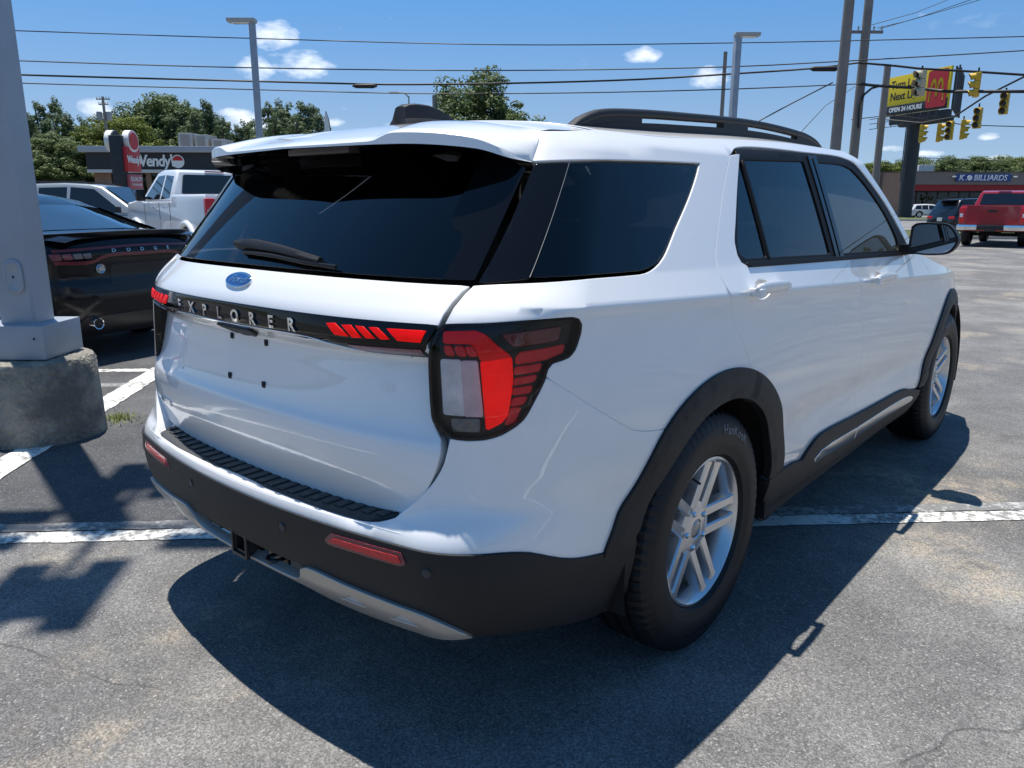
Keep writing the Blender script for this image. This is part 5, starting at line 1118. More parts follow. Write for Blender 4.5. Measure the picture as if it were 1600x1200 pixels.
    for i in range(25):
        x = -.56 + i*.0467; c = PO(x) + .024; yi = PI(x)-.012
        if yi-c > .015: MB().bbox((x, (c+yi)/2, PZ(x)+.003), (.026, yi-c, .005), .0015).build('pad_rib', M_PAD, pad, 40)
    shelf = MB(); V = []
    for x in np.linspace(-.66, .66, 45):
        c = shell(np.array([UC + x]), np.array([.635]))[0]; V += [(c[0], c[1]+.001, c[2]+.0005), (x, -.90+.1*x*x, PZ(x)-.004)]
    shelf.add(V, [(2*i, 2*i+2, 2*i+3, 2*i+1) for i in range(44)]).build('bumper_shelf', M_PAINT, T, 60)
    # hitch receiver
    mb = MB()
    for (c, d) in (((0, -.995, .461), (.070, .14, .009)), ((0, -.995, .401), (.070, .14, .009)), ((-.031, -.995, .431), (.008, .14, .069)), ((.031, -.995, .431), (.008, .14, .069))): mb.bbox(c, d, .003)
    mb.lathe([(.0, 0)], 3) if False else None
    for (c, d) in (((0, -1.066, .470), (.082, .014, .010)), ((0, -1.066, .392), (.082, .014, .010)), ((-.037, -1.066, .431), (.010, .014, .082)), ((.037, -1.066, .431), (.010, .014, .082))): mb.bbox(c, d, .004)
    hb = pbr('black_hitch_steel', (.014, .014, .015), .45, coat=.3)
    hr = mb.build('hitch_receiver', hb, T, 30)
    MB().box((0, -.985, .431), (.052, .11, .051)).build('receiver_dark_fill', M_DARK, hr, 20)  # black block standing in for the dark hollow of the tube
    mb = MB(); mb.bbox((.10, -1.00, .41), (.10, .012, .06), .004); mb.tube([(.115+.022*math.cos(a), -1.02+.028*math.sin(a), .402) for a in np.linspace(0, 2*math.pi, 20)], .0065, 8); mb.build('chain_loop', hb, hr, 40)
    mb = MB(); mb.bbox((.26, -1.00, .418), (.14, .05, .06), .01); mb.bbox((0, -.93, .42), (.75, .06, .06), .02); mb.build('hitch_crossbar', hb, hr, 30)
    MB().bbox((0, -.955, .440), (.90, .02, .17), .005).build('hitch_dark_backing', M_DARK, hr, 30)  # added dark panel, keeps bright ground from showing through the opening
    MB().bbox((0, -.72, .40), (1.30, .44, .14), .04).build('silencer', M_DARK, T, 40)
    # ---------------- tail lamps
    for s in (False, True):
        lam = loop(LAMP + [LAMP[0]], step=.012); lp = panel('tail_lamp', lam, A, M_SMOKE, T, off=-.020, thick=.02, res=.02, gap=.0016, mirror=s)
        els = [('lamp_arm', [(-1.046, 1.118), (-.965, 1.122), (-.936, 1.113), (-.898, 1.088), (-.861, 1.064), (-.937, 1.054), (-.954, 1.087), (-.971, 1.096), (-1.039, 1.095)], M_RED_ARM), ('lamp_signature', [(-.859, 1.061), (-.859, 1.018), (-.865, .981), (-.877, .928), (-.892, .911), (-.927, .894), (-.934, .981), (-.9385, 1.0515)], M_RED_LIT),
               ('lamp_segment', [(-1.039, 1.085), (-1.021, 1.084), (-1.012, 1.065), (-1.031, 1.066)], M_RED), ('lamp_segment', [(-1.010, 1.085), (-.990, 1.084), (-.981, 1.065), (-1.001, 1.066)], M_RED), ('lamp_segment', [(-.983, 1.085), (-.963, 1.084), (-.952, 1.066), (-.971, 1.066)], M_RED),
               ('reverse_lens', [(-1.044, 1.052), (-.996, 1.053), (-.986, .924), (-1.035, .925)], M_CLEAR), ('turn_lens', [(-.991, 1.051), (-.952, 1.052), (-.940, .924), (-.983, .923)], pbr('pinkish_clear_lens', (.66, .54, .58), .25, coat=1.0, vary=.15, vscale=25, bump=.3, bscale=160)),
               ('lower_lens', [(-1.017, .913), (-.948, .916), (-.947, .886), (-1.013, .886)], pbr('dark_chrome_lens', (.10, .11, .13), .1, metal=.8, coat=1.0, bump=.6, bscale=60)), ('side_reflector', [(-.887, 1.115), (-.697, 1.125), (-.708, 1.097), (-.848, 1.089)], M_REDDARK)]
        for p in ([(-.843, 1.059), (-.830, 1.071), (-.685, 1.083), (-.695, 1.068), (-.752, 1.055), (-.843, 1.048)], [(-.845, 1.037), (-.769, 1.043), (-.779, 1.029), (-.849, 1.023)], [(-.849, 1.011), (-.788, 1.017), (-.797, 1.005), (-.854, .998)],
                  [(-.855, .987), (-.804, .992), (-.811, .979), (-.858, .975)], [(-.856, .964), (-.821, .967), (-.831, .953), (-.864, .949)], [(-.863, .941), (-.840, .942), (-.856, .912), (-.880, .903)]): els.append(('lamp_segment', p, M_RED))
        for nm, p, mt in els: panel(nm, poly_loop(rounded(p, .004, 2), .012), A, mt, lp, off=-.016 if nm not in ('lamp_signature', 'lamp_arm') else -.010, thick=.008, res=.018, gap=0, mirror=s)
        panel('lamp_cover', lam, A, M_LENS, lp, off=.002, thick=.0, res=.02, gap=.003, mirror=s)
        panel('lamp_rim', lam, A, M_GLOSS, lp, off=.0, thick=.022, res=.03, gap=.0015, holes=[inset(lam, .0040)], mirror=s)
    # ---------------- wheel arch and sill cladding
    for s in (False, True):
        so, si = (.566, .532), (.449, .442)
        for yc in (0, 3.025):
            for t0, t1, nm in ((((68.5, 166), (-2, 68.5)) if yc == 0 else ((-8, 185),))) and [(a[0], a[1], 'arch_moulding') for a in (((68.5, 164), (7, 68.5)) if yc == 0 else ((2, 176),))]:
                o = arch_pts(yc, *so, t0, t1, 20); i = arch_pts(yc, *si, t0, t1, 20)
                if yc == 0 and t1 > 100: o = o[:-1] + [(-.558, .530), (-.565, .512)]; i = i[:-1] + [(-.437, .53), (-.433, .500)]
                panel(nm, loop(o, [o[-1], i[-1]], i[::-1], [i[0], o[0]]), A, M_CLAD, T, off=.010, thick=.030, res=.03, gap=.001, mirror=s, bulge=.008)
            # wheel house
            mb = MB(); V = []; sg = -1 if s else 1; k_ = 25
            for a in np.linspace(rad(-14), rad(194), k_): V += [(sg*.95, yc+.472*math.cos(a), .40+.472*math.sin(a)), (sg*.50, yc+.472*math.cos(a), .40+.472*math.sin(a))]
            mb.add(V, [(2*i, 2*i+1, 2*i+3, 2*i+2) for i in range(k_-1)] + [tuple(2*i+1 for i in range(k_))])
            o = mb.build('wheel_house', M_DARK, T, 40)
        rk = loop([(.576, .450), (.640, .448), (.684, .446), (.768, .437), (.799, .455), (.858, .482), (.929, .497), (1.04, .500), (1.337, .490), (1.762, .480), (2.091, .472), (2.195, .462), (2.30, .440), (2.424, .418), (2.50, .40)], [(2.50, .40), (2.44, .315), (2.36, .291)], [(2.36, .291), (1.783, .288), (1.235, .280), (.85, .275), (.76, .235), (.66, .205)], [(.66, .205), (.58, .225), (.505, .285), (.462, .36), (.446, .445)], [(.446, .445), (.576, .450)])
        sill = panel('sill_cladding', rk, A, M_CLAD, T, off=.014, thick=.04, res=.03, gap=.001, mirror=s, bulge=.006)
        cr = poly_loop([(.909, .394), (.893, .412), (.948, .434), (1.072, .440), (1.395, .434)]+[(1.395, .378), (1.147, .386)], .02); cr2 = loop([(1.402, .434), (2.025, .433), (2.209, .423), (2.30, .408)], [(2.30, .408), (2.335, .396), (2.325, .383), (2.235, .380)], [(2.235, .380), (1.844, .386), (1.402, .378)], [(1.402, .378), (1.402, .434)])
        for c_ in (cr, cr2): panel('chrome_insert', c_, A, pbr('satin_bright_trim', (.80, .80, .80), .15, metal=1.0), sill, off=.023, thick=.006, res=.03, gap=.001, mirror=s)
        MB().add([(x*(-1 if s else 1), y, z) for x, y, z in [(.60, .46, .26), (.93, .52, .26), (.93, 2.5, .30), (.60, 2.56, .26), (.60, .46, .44), (.93, .52, .44), (.93, 2.5, .44), (.60, 2.56, .44)]], [(0, 3, 2, 1), (4, 5, 6, 7), (0, 1, 5, 4), (1, 2, 6, 5), (2, 3, 7, 6), (3, 0, 4, 7)]).build('sill_box', M_DARK, T, 20)
    MB().bbox((0, 1.4, .40), (1.30, 4.2, .18), .05).build('underbody', M_DARK, T, 30)
    # ---------------- wheels
    first = None
    for yc in (0, 3.025):
        for s in (1, -1):
            w = bpy.data.objects.new('wheel', None); COL.objects.link(w); w.parent = T
            w.location = (s*.845, yc, .387); w.rotation_euler = (0 if yc == 0 else .5, 0, 0 if s > 0 else math.pi)
            if first is None:
                ty = MB(); make_tyre_mesh(ty); t = ty.build('tyre', M_RUBBER, w, 22)
                tyre_letters(t, 'HanKooK', 24, .042, .334, .119, .0007); tyre_letters(t, 'KINERGY GT', 188, .026, .332, .119, .0002, pbr('black_rubber_letter', (.03, .03, .03), .4))
                make_rim(w, rot=rad(74)); first = w
            else:
                for ch in first.children: copy_tree(ch, w)
    # ---------------- mirrors
    for s in (1, -1):
        root = None
        def loft(secs, name, mat, parent, sm=50):
            k = len(secs[0]); V = [(s*a, b, c) for q in secs for a, b, c in q]
            F = [(i*k+j, i*k+(j+1) % k, (i+1)*k+(j+1) % k, (i+1)*k+j) for i in range(len(secs)-1) for j in range(k)] + [tuple(range(k)), tuple(range((len(secs)-1)*k, len(secs)*k))]
            return MB().add(V, F).build(name, mat, parent, sm)
        cx, cz = 1.058, 1.243
        outl = spline([(-.105, .060), (-.09, .073), (0, .078), (.055, .070), (.098, .015), (.100, -.015), (.075, -.055), (.04, -.068), (-.09, -.066), (-.105, -.05), (-.105, .060)], .012)[:-1]
        sec = lambda y, f, dx=0, dz=0: [(cx+dx+a*f, y, cz+dz+b*f) for a, b in outl]
        mir = loft([sec(1.985, .93), sec(1.98, 1.0), sec(2.00, 1.02), sec(2.05, .98), sec(2.10, .86, -.006), sec(2.135, .66, -.014), sec(2.15, .40, -.02)], 'door_mirror', M_CLAD, T)
        loft([sec(1.9835, .90), sec(1.986, .90)], 'mirror_glass', M_MIRRGL, mir)
        loft([[(x, y, z) for x, y, z in q] for q in ([(.90, 2.01, 1.165), (.90, 2.10, 1.165), (.90, 2.10, 1.215), (.90, 2.01, 1.215)], [(.99, 2.01, 1.172), (.99, 2.09, 1.172), (.99, 2.09, 1.215), (.99, 2.01, 1.215)])], 'mirror_arm', M_CLAD, mir, 30)
    # ---------------- bonnet, windscreen, nose
    HC = pchip([2.40, 2.8, 3.3, 3.65, 3.80], [1.165, 1.125, 1.075, 1.015, .955])
    HE = pchip([2.29, 2.45, 2.75, 3.1, 3.45, 3.70, 3.85], [1.155, 1.125, 1.075, 1.025, .965, .915, .88])
    def hood(y, q):
        y = np.asarray(y, float); q = np.asarray(q, float); ze = HE(y); xe = W(y, ze)-.004; zc = HC(y); a = np.abs(q)
        return np.stack([xe*q, y, ze + (zc-ze+.012*np.sin(np.pi*a))*(1-a**2.2)], -1)
    HS = lambda u, v: hood(u, -v)
    panel('bonnet', loop([(2.42, -1), (3.70, -1)], [(3.70, -1), (3.79, -.5), (3.82, 0), (3.79, .5), (3.70, 1)], [(3.70, 1), (2.42, 1)], [(2.42, 1), (2.50, .5), (2.54, 0), (2.50, -.5), (2.42, -1)], step=.05), HS, M_PAINT, T, res=.07)
    def wscreen(t, q):
        t = np.asarray(t, float); q = np.asarray(q, float)
        ue = 1.60 + (2.26-1.60)*t; ze = np.interp(t, [0, .15, .30, .6, .9, 1.0], [ROOFZ(1.6), 1.600, 1.535, 1.385, 1.215, 1.16]); ue = np.interp(t, [0, .15, .30, .6, .9, 1.0], [1.60, 1.70, 1.80, 2.0, 2.19, 2.26])
        e = shell(ue, ze); yc = 1.665 + (2.56-1.665)*t; zc = 1.655 + (1.13-1.655)*t
        a = np.abs(q)**2
        return np.stack([e[..., 0]*q, yc + (e[..., 1]-yc)*a, zc + (e[..., 2]-zc)*a], -1)
    WS = lambda u, v: wscreen(u, -v)
    panel('windscreen', loop([(0, -.99), (1, -.99)], [(1, -.99), (1, .99)], [(1, .99), (0, .99)], [(0, .99), (0, -.99)], step=.05), WS, glass_mat('windscreen_glass', (.72, .76, .74)), T, res=.07, thick=0)
    def nose(x, z):
        x = np.asarray(x, float); z = np.asarray(z, float); yc = np.interp(z, [.25, .40, .60, .80, .92, .97], [3.80, 3.90, 3.93, 3.90, 3.85, 3.80])
        return np.stack([-x, yc - .10*x*x - .38*np.clip(np.abs(x)-.45, 0, 1)**2*2.2, z], -1)
    panel('front_bumper', poly_loop([(-.80, .30), (.80, .30), (.82, .60), (.82, .88), (.5, .93), (-.5, .93), (-.82, .88), (-.82, .60)], .05), nose, M_PAINT, T, res=.06)
    panel('front_valance', poly_loop([(-.80, .26), (.80, .26), (.81, .46), (-.81, .46)], .05), nose, M_CLAD, T, res=.06, off=.008)
    panel('grille', poly_loop([(-.50, .56), (.50, .56), (.58, .84), (-.58, .84)], .05), nose, M_GLOSS, T, res=.06, off=.008)
    for s in (1, -1): panel('headlamp', poly_loop([(s*a, b) for a, b in ([(.60, .76), (.81, .78), (.83, .88), (.60, .86)] if s > 0 else [(.60, .76), (.60, .86), (.83, .88), (.81, .78)])], .03), nose, M_CLEAR, T, res=.05, off=.009)
    # ---------------- cabin
    def seat(x, y, z, w=.50, rec=.22):
        st = bpy.data.objects.new('seat', None); COL.objects.link(st); st.parent = T; st.location = (x, y, z)
        MB().bbox((0, .0, .12), (w, .52, .16), .05).build('cushion', M_INT, st, 50)
        R = Matrix.Rotation(rec, 3, 'X'); MB().bbox((0, -.30, .46), (w*.96, .15, .62), .06, rot=R).build('backrest', M_INT, st, 50)
        MB().bbox((0, -.40, .86), (.27, .10, .17), .045, rot=R).build('headrest', M_INT, st, 50)
        return st
    for x in (-.40, .40): seat(x, 1.55, .55); seat(x, .62, .56, .54); seat(x, -.22, .60, .50, .16)
    MB().bbox((0, 1.1, .52), (1.70, 3.4, .06), .02).build('cabin_floor', M_INT, T, 30)
    MB().bbox((0, 2.32, 1.02), (1.66, .42, .26), .09).build('dashboard', M_INT, T, 50)
    sw = MB(); R = Matrix.Rotation(rad(-65), 3, 'X'); pts = [tuple(R @ Vector((.185*math.cos(a), .185*math.sin(a), 0)) + Vector((-.40, 2.02, 1.02))) for a in np.linspace(0, 2*math.pi, 30)]
    sw.tube(pts, .015, 8).build('steering_wheel', M_INT, T, 60)
    MB().bbox((0, 1.95, 1.52), (.24, .03, .07), .015).build('interior_mirror', M_GLOSS, T, 40)
    return T
suv = build_suv()
# ------------------------------------------------------------------ other vehicles
def place(root, px_py, depth, az_deg):
    """stand a vehicle so that its origin is at the given spot, heading az degrees to the left of +y"""
    p = at(px_py[0], px_py[1], depth); root.location = (p[0], p[1], 0); root.rotation_euler = (0, 0, rad(az_deg)); return root
_wheelkit = {}
def plain_wheel(parent, x, y, r, w, rim_mat, dish=.72):
    key = (r, w, rim_mat.name); W_ = bpy.data.objects.new('wheel', None); COL.objects.link(W_); W_.parent = parent; W_.location = (x, y, r); W_.rotation_euler = (0, 0, 0 if x > 0 else math.pi)
    if key not in _wheelkit:
        mb = MB(); h = w/2; mb.lathe([(r*.62, -h*.7), (r*.66, -h*.95), (r*.80, -h), (r*.93, -h*.9), (r*.99, -h*.65), (r, -h*.3), (r, h*.3), (r*.99, h*.65), (r*.93, h*.9), (r*.80, h), (r*.66, h*.95), (r*.62, h*.7)], 40, axis='x'); t = mb.build('tyre', M_RUBBER, None, 40)
        mb = MB(); mb.lathe([(r*.64, h*.86), (r*.60, h*.80), (r*.58, h*.30), (r*.2, h*.28), (.001, h*.3)], 40, axis='x')
        for k in range(6):
            a = 2*math.pi*k/6; mb.box((h*.62, r*.33*math.cos(a), r*.33*math.sin(a)), (h*.25, r*.54, r*.11), rot=Matrix.Rotation(a, 3, 'X'))
        mb.lathe([(r*.14, h*.5), (r*.13, h*.8), (.001, h*.82)], 20, axis='x'); q = mb.build('rim', rim_mat, None, 35)
        _wheelkit[key] = (t.data, q.data); bpy.data.objects.remove(t); bpy.data.objects.remove(q)
    for nm, me in zip(('tyre', 'rim'), _wheelkit[key]):
        o = bpy.data.objects.new(nm, me); COL.objects.link(o); o.parent = W_
    return W_
def arch_notch(yc, r, z0, n=14):
    return [(yc + r*math.cos(math.pi*i/n), max(z0, r*0+ .36*0 + z0 + r*math.sin(math.pi*i/n)*0)) for i in range(n+1)]
def side_poly(upper, wheels, z0, R):
    """closed side outline: upper edge points from rear to front, then the lower edge with round wheel openings, front to rear"""
    out = list(upper)
    for yc, zc in sorted(wheels, reverse=True):
        for i in range(17):
            a = math.pi*i/16; y, z = yc + R*math.cos(a), zc + R*math.sin(a)
            s = math.asin(max(-1, min(1, (z0-zc)/R))); a2 = s + (math.pi-2*s)*i/16; out.append((yc+R*math.cos(a2), zc+R*math.sin(a2)))
    return out
def pillow(poly, w, rr, fn=None, steps=(0, .45, .8, 1.0)):
    """solid of a side outline: full in the middle, rounded off towards x = +-w; fn(y, z) narrows the half width"""
    P = np.array(poly, float); V = []; F = []; n = len(P); lay_ = []
    for s in steps:
        ins = rr*(1-math.sqrt(max(0, 1-s*s))); q = inset(P, ins); xw = w - rr + rr*s
        lay_.append([((xw if fn is None else xw*fn(y, z)), y, z) for y, z in q])
    L = [[(-x, y, z) for x, y, z in l] for l in lay_[::-1]] + lay_
    for l in L: V += l
    for i in range(len(L)-1):
        for j in range(n): F.append((i*n+j, i*n+(j+1) % n, (i+1)*n+(j+1) % n, (i+1)*n+j))
    from mathutils.geometry import tessellate_polygon
    for li, flip in ((0, False), (len(L)-1, True)):
        tri = tessellate_polygon([[Vector((p[1], p[2], 0)) for p in L[li]]]); F += [tuple(li*n+k for k in (t if flip else t[::-1])) for t in tri]
    return MB().add(V, F)
def side_pieces(T, polys, X, mat, name, thick=.01, parent=None):
    """flat pieces on both flanks: polygon in y, z; X(y, z) is the half width there"""
    for s in (1, -1):
        for p in polys:
            n = len(p); V = [(s*(X(y, z)+.004), y, z) for y, z in p] + [(s*(X(y, z)-thick), y, z) for y, z in p]
            f = [tuple(range(n)), tuple(range(n, 2*n))[::-1]] + [(i, n+i, n+(i+1) % n, (i+1) % n) for i in range(n)]
            MB().add(V, f).build(name, mat, parent or T, 20)
M_TGLASS = pbr('dark_car_glass', (.010, .012, .014), .03, coat=.5); M_TRIMB = pbr('black_trim', (.012, .012, .013), .4)
M_PLATE = pbr('plate_white', (.65, .66, .68), .4)
def rear_piece(T, name, poly, Y, mat, d=.02, parent=None):
    """flat piece on the tail: polygon in x, z; Y(x, z) is the y of the tail there"""
    n = len(poly); V = [(x, Y(x, z)-d, z) for x, z in poly] + [(x, Y(x, z)+.02, z) for x, z in poly]; A_ = sum(poly[i][0]*poly[(i+1) % n][1]-poly[(i+1) % n][0]*poly[i][1] for i in range(n))
    f = [tuple(range(n)), tuple(range(n, 2*n))[::-1]] + [(i, n+i, n+(i+1) % n, (i+1) % n) for i in range(n)]
    return MB().add(V, f).build(name, mat, parent or T, 20)
def pickup(name, label, paint, lift=0.0, flare=True, chrome=True, seed=0):
    T = empty(name, (0, 0, 0), 0, label, 'pickup truck'); R = .40 + lift*.35; zc = R; dz = lift; WB = 3.74
    wheels = ((0, zc), (WB, zc)); z0 = .52 + dz
    up = [(-1.22, z0+.02), (-1.24, .75+dz), (-1.22, 1.30+dz), (-1.18, 1.40+dz), (.88, 1.40+dz), (.90, 1.27+dz), (3.0, 1.27+dz), (3.25, 1.33+dz), (4.55, 1.24+dz), (4.70, 1.12+dz), (4.74, .62+dz), (4.66, z0)]
    body = pillow(side_poly(up, wheels, z0, R*1.17), .985, .05, lambda y, z: (1 - .012*max(0, (z-1.0-dz))*3) * (1-.05*float(sstep(3.8, 4.8, y)))); b = body.build('body', paint, T, 40)
    # open bed
    MB().box((0, -.16, 1.36+dz), (1.66, 1.90, .05)).build('bed_floor', M_TRIMB, T, 20)
    # cab
    cab = [(.92, 1.26+dz), (.98, 1.62+dz), (1.06, 1.86+dz), (1.25, 1.915+dz), (2.1, 1.93+dz), (2.45, 1.88+dz), (3.22, 1.30+dz), (3.2, 1.26+dz)]
    zb = 1.28+dz; X = lambda y, z: .955 - .34*max(0, z-zb); pillow(cab, .955, .06, lambda y, z: X(y, z)/.955).build('cab', paint, T, 40)
    side_pieces(T, [[(1.12, zb+.06), (1.18, zb+.50), (1.72, zb+.535), (1.72, zb+.03)], [(1.82, zb+.03), (1.82, zb+.535), (2.30, zb+.52), (2.86, zb+.12), (2.88, zb+.03)]], X, M_TGLASS, 'side_window')
    Yr = lambda x, z: .895 + .17*(z-zb) + .02*x*x
    rear_piece(T, 'rear_window', rounded([(-.74, zb+.14), (.74, zb+.14), (.66, zb+.53), (-.66, zb+.53)], .04), Yr, M_TGLASS, .015)
    rear_piece(T, 'high_brake_light', [(-.20, zb+.585), (.20, zb+.585), (.19, zb+.615), (-.19, zb+.615)], lambda x, z: 1.045, M_REDDARK, .02)
    Yt = lambda x, z: -1.225
    rear_piece(T, 'tailgate', rounded([(-.77, .76+dz), (.77, .76+dz), (.77, 1.385+dz), (-.77, 1.385+dz)], .03), Yt, paint, .022)
    rear_piece(T, 'tailgate_handle', rounded([(-.14, 1.17+dz), (.14, 1.17+dz), (.14, 1.24+dz), (-.14, 1.24+dz)], .02), Yt, M_TRIMB, .034)
    for s in (1, -1):
        mb = MB(); mb.bbox((s*.90, -1.205, 1.08+dz), (.19, .12, .48), .03); tl = mb.build('tail_lamp', M_RED, T, 40); mb = MB(); mb.bbox((s*.915, -1.225, 1.06+dz), (.10, .10, .12), .01); mb.build('reverse_lens', M_CLEAR, tl, 40)
        mb = MB(); mb.bbox((s*1.12, 2.62, zb+.12), (.20, .12, .26), .04); mb.bbox((s*.98, 2.62, zb+.06), (.16, .07, .06), .02); mb.build('door_mirror', M_TRIMB, T, 40)
        for y in (1.30, 2.08): mb = MB(); mb.bbox((s*.99, y, 1.14+dz), (.035, .16, .04), .012); mb.build('door_handle', M_CHROME if not chrome else paint, T, 40)
        for y in (1.02, 1.77, 2.92): mb = MB(); mb.box((s*.984, y, .92+dz), (.006, .008, .66)); mb.build('door_seam', M_TRIMB, T, 20)
        if flare:
            for yc in (0, WB):
                mb = MB(); pts = [(s*.985, yc+R*1.20*math.cos(a), zc+R*1.20*math.sin(a)) for a in np.linspace(.12, math.pi-.12, 20)]; mb.tube(pts, [.03]+[.062]*18+[.03], 8); mb.build('wheel_flare', paint, T, 50)
        for yc in (0, WB): plain_wheel(T, s*.86, yc, R, .29, pbr('dark_truck_rim', (.05, .05, .055), .35, metal=.6))
    bm_ = M_CHROME if chrome else paint
    for s in (1, -1): MB().bbox((s*.70, -1.33, .66+dz), (.62, .16, .19), .04).build('bumper_end', bm_, T, 40)
    mb = MB(); mb.bbox((0, -1.32, .66+dz), (.80, .14, .15), .03); mb.build('bumper_step', M_TRIMB, T, 40); MB().bbox((0, -1.38, .57+dz), (.30, .12, .08), .02).build('tow_bar', M_TRIMB, T, 40)
    MB().box((0, 1.7, .58+dz), (1.3, 5.4, .16)).build('chassis', M_DARK, T, 20); MB().bbox((0, 0, R), (1.5, .12, .12), .03).build('axle', M_DARK, T, 40)
    MB().bbox((0, 4.72, .95+dz), (1.4, .06, .38), .03).build('grille', M_TRIMB, T, 40)
    return T
def crossover(name, label, cat, paint, L=4.6, Hh=1.67, long_roof=False, rim=None, seed=0, plate=False, grey_lower=True):
    """estate-shaped car; rear axle at y = 0"""
    T = empty(name, (0, 0, 0), 0, label, cat); R = .355; WB = L*.59; ro = L*.19; fo = L-WB-ro; wheels = ((0, R), (WB, R)); z0 = .27; w = .93; zb = Hh*.585
    up = [(-ro+.10, z0), (-ro, .45), (-ro-.02, .72), (-ro+.04, zb-.06), (-ro+.10, zb), (WB-.45, zb-.02), (WB+.2, zb-.06), (WB+fo-.35, zb-.20), (WB+fo-.06, .70), (WB+fo, .50), (WB+fo-.06, z0)]
    pillow(side_poly(up, wheels, z0, R*1.14), w, .07, lambda y, z: (1-.035*max(0, z-.75))*(1-.10*float(sstep(WB+.1, WB+fo, y)))*(1-.05*float(sstep(-.2, -ro, y)))).build('body', paint, T, 45)
    rk = .42 if not long_roof else .22
    gh = [(-ro+.06, zb-.03), (-ro+rk*.75, Hh-.13), (-ro+rk+.08, Hh-.05), (WB*.30, Hh), (WB*.52, Hh-.04), (WB*.62, Hh-.10), (WB-.18, zb+.02), (WB-.12, zb-.04)]
    X = lambda y, z: (w-.025) - .34*max(0, z-zb); pillow(gh, w-.025, .08, lambda y, z: X(y, z)/(w-.025)).build('greenhouse', paint, T, 45)
    zt = Hh-.13
    ws = [[(-ro+rk*.55+.12, zb+.07), (-ro+rk*.9+.12, zt-.03), (WB*.07, zt), (WB*.07, zb+.04)], [(WB*.09, zb+.04), (WB*.09, zt), (WB*.33, zt+.02), (WB*.33, zb+.03)], [(WB*.36, zb+.03), (WB*.36, zt+.02), (WB*.56, zt-.03), (WB*.80, zb+.08), (WB*.80, zb+.03)]]
    side_pieces(T, ws, X, M_TGLASS, 'side_window')
    Yg = lambda x, z: -ro + .055 + rk*.75*(z-zb)/(Hh-.13-zb) + .10*x*x
    rear_piece(T, 'rear_window', rounded([(-.70, zb+.06), (.70, zb+.06), (.56, zt), (-.56, zt)], .05), Yg, M_TGLASS, .012)
    MB().bbox((0, -ro+rk*.62, Hh-.075), (1.15, .26, .035), .015).build('roof_spoiler', paint, T, 40)
    Yt = lambda x, z: -ro + .02 + .12*x*x
    for s in (1, -1):
        MB().bbox((s*.70, -ro+.10, zb-.16), (.34, .20, .15), .03).build('tail_lamp', M_RED, T, 40)
        MB().bbox((s*(w+.09), WB*.80, zb+.12), (.18, .10, .14), .04).build('door_mirror', M_TRIMB if grey_lower else paint, T, 40)
        MB().box((s*(w+.001), WB*.06, .62), (.006, .008, .55)).build('door_seam', M_TRIMB, T, 20); MB().box((s*(w+.001), WB*.36, .62), (.006, .008, .55)).build('door_seam', M_TRIMB, T, 20)
        for y in (.16, .48): MB().bbox((s*(w+.004), WB*y, zb-.13), (.03, .16, .03), .01).build('door_handle', paint, T, 40)
        mb = MB(); mb.tube([(s*.56, -ro+rk+.2, Hh-.03), (s*.58, -ro+rk+.35, Hh+.035), (s*.58, WB*.45, Hh+.03), (s*.56, WB*.52, Hh-.05)], .018, 6); mb.build('roof_rail', M_TRIMB, T, 50)
        for yc in (0, WB): plain_wheel(T, s*(w-.12), yc, R, .23, rim or M_ALLOY)
        MB().box((s*(w-.015), WB/2, .33), (.05, WB-.9, .10)).build('sill', M_TRIMB, T, 20)
    MB().bbox((0, -ro+.03, .43), (1.62, .16, .26), .06).build('rear_bumper', M_TRIMB if grey_lower else paint, T, 40)
    if plate: rear_piece(T, 'number_plate', [(-.16, zb-.30), (.16, zb-.30), (.16, zb-.14), (-.16, zb-.14)], lambda x, z: -ro+.01, M_PLATE, .03)
    MB().box((0, WB/2, .34), (1.5, L*.8, .12)).build('underbody', M_DARK, T, 20)
    # windscreen
    n = 5; V = []
    for t in np.linspace(0, 1, n):
        y = WB*.63 + (WB-.16-WB*.63)*t; z = (Hh-.10) + (zb+.03-(Hh-.10))*t + .012; xw = X(y, z)-.08
        V += [(-xw, y+.01, z), (xw, y+.01, z)]
    MB().add(V, [(2*i, 2*i+1, 2*i+3, 2*i+2) for i in range(n-1)]).build('windscreen', M_TGLASS, T, 40)
    for s in (1, -1): MB().bbox((s*.66, WB+fo-.22, zb-.28), (.30, .26, .12), .04).build('headlamp', M_CLEAR, T, 40)
    return T
M_TWHITE = pbr('plain_white_paint', (.74, .75, .76), .35, coat=.8); M_TRED = pbr('dark_red_paint', (.34, .010, .016), .3, coat=1.0); M_TBLACK = pbr('black_car_paint', (.004, .0045, .006), .15, spec=.45); M_TSILV = pbr('silver_green_paint', (.34, .37, .38), .35, metal=.35, coat=1.0); M_TNAVY = pbr('dark_navy_paint', (.006, .007, .010), .2, coat=.4)
wp_ = pickup('pickup_truck', 'lifted white crew cab pickup truck seen from its left rear', M_TWHITE, lift=.16, chrome=False); place(wp_, (367, 330), 16.16, 80.3)
rp_ = pickup('pickup_truck', 'dark red pickup truck with chrome rear bumper at the right edge', M_TRED, lift=.0, flare=False); place(rp_, (1560, 330), 27.6, 2)
wg = crossover('estate_suv', 'long silver grey SUV with roof rails seen side on behind the white pickup', 'suv', M_TSILV, L=5.4, Hh=1.90, long_roof=True); place(wg, (75, 330), 21.5, -52)
dk = crossover('crossover_car', 'dark blue black crossover with a number plate left of the red pickup', 'car', M_TNAVY, L=4.55, Hh=1.70, plate=True); place(dk, (1497, 330), 35.5, -40)
fc = crossover('parked_car', 'small white car parked in front of the brown shop building', 'car', M_TWHITE, L=4.5, Hh=1.50, grey_lower=False); place(fc, (1432, 330), 88, -55)
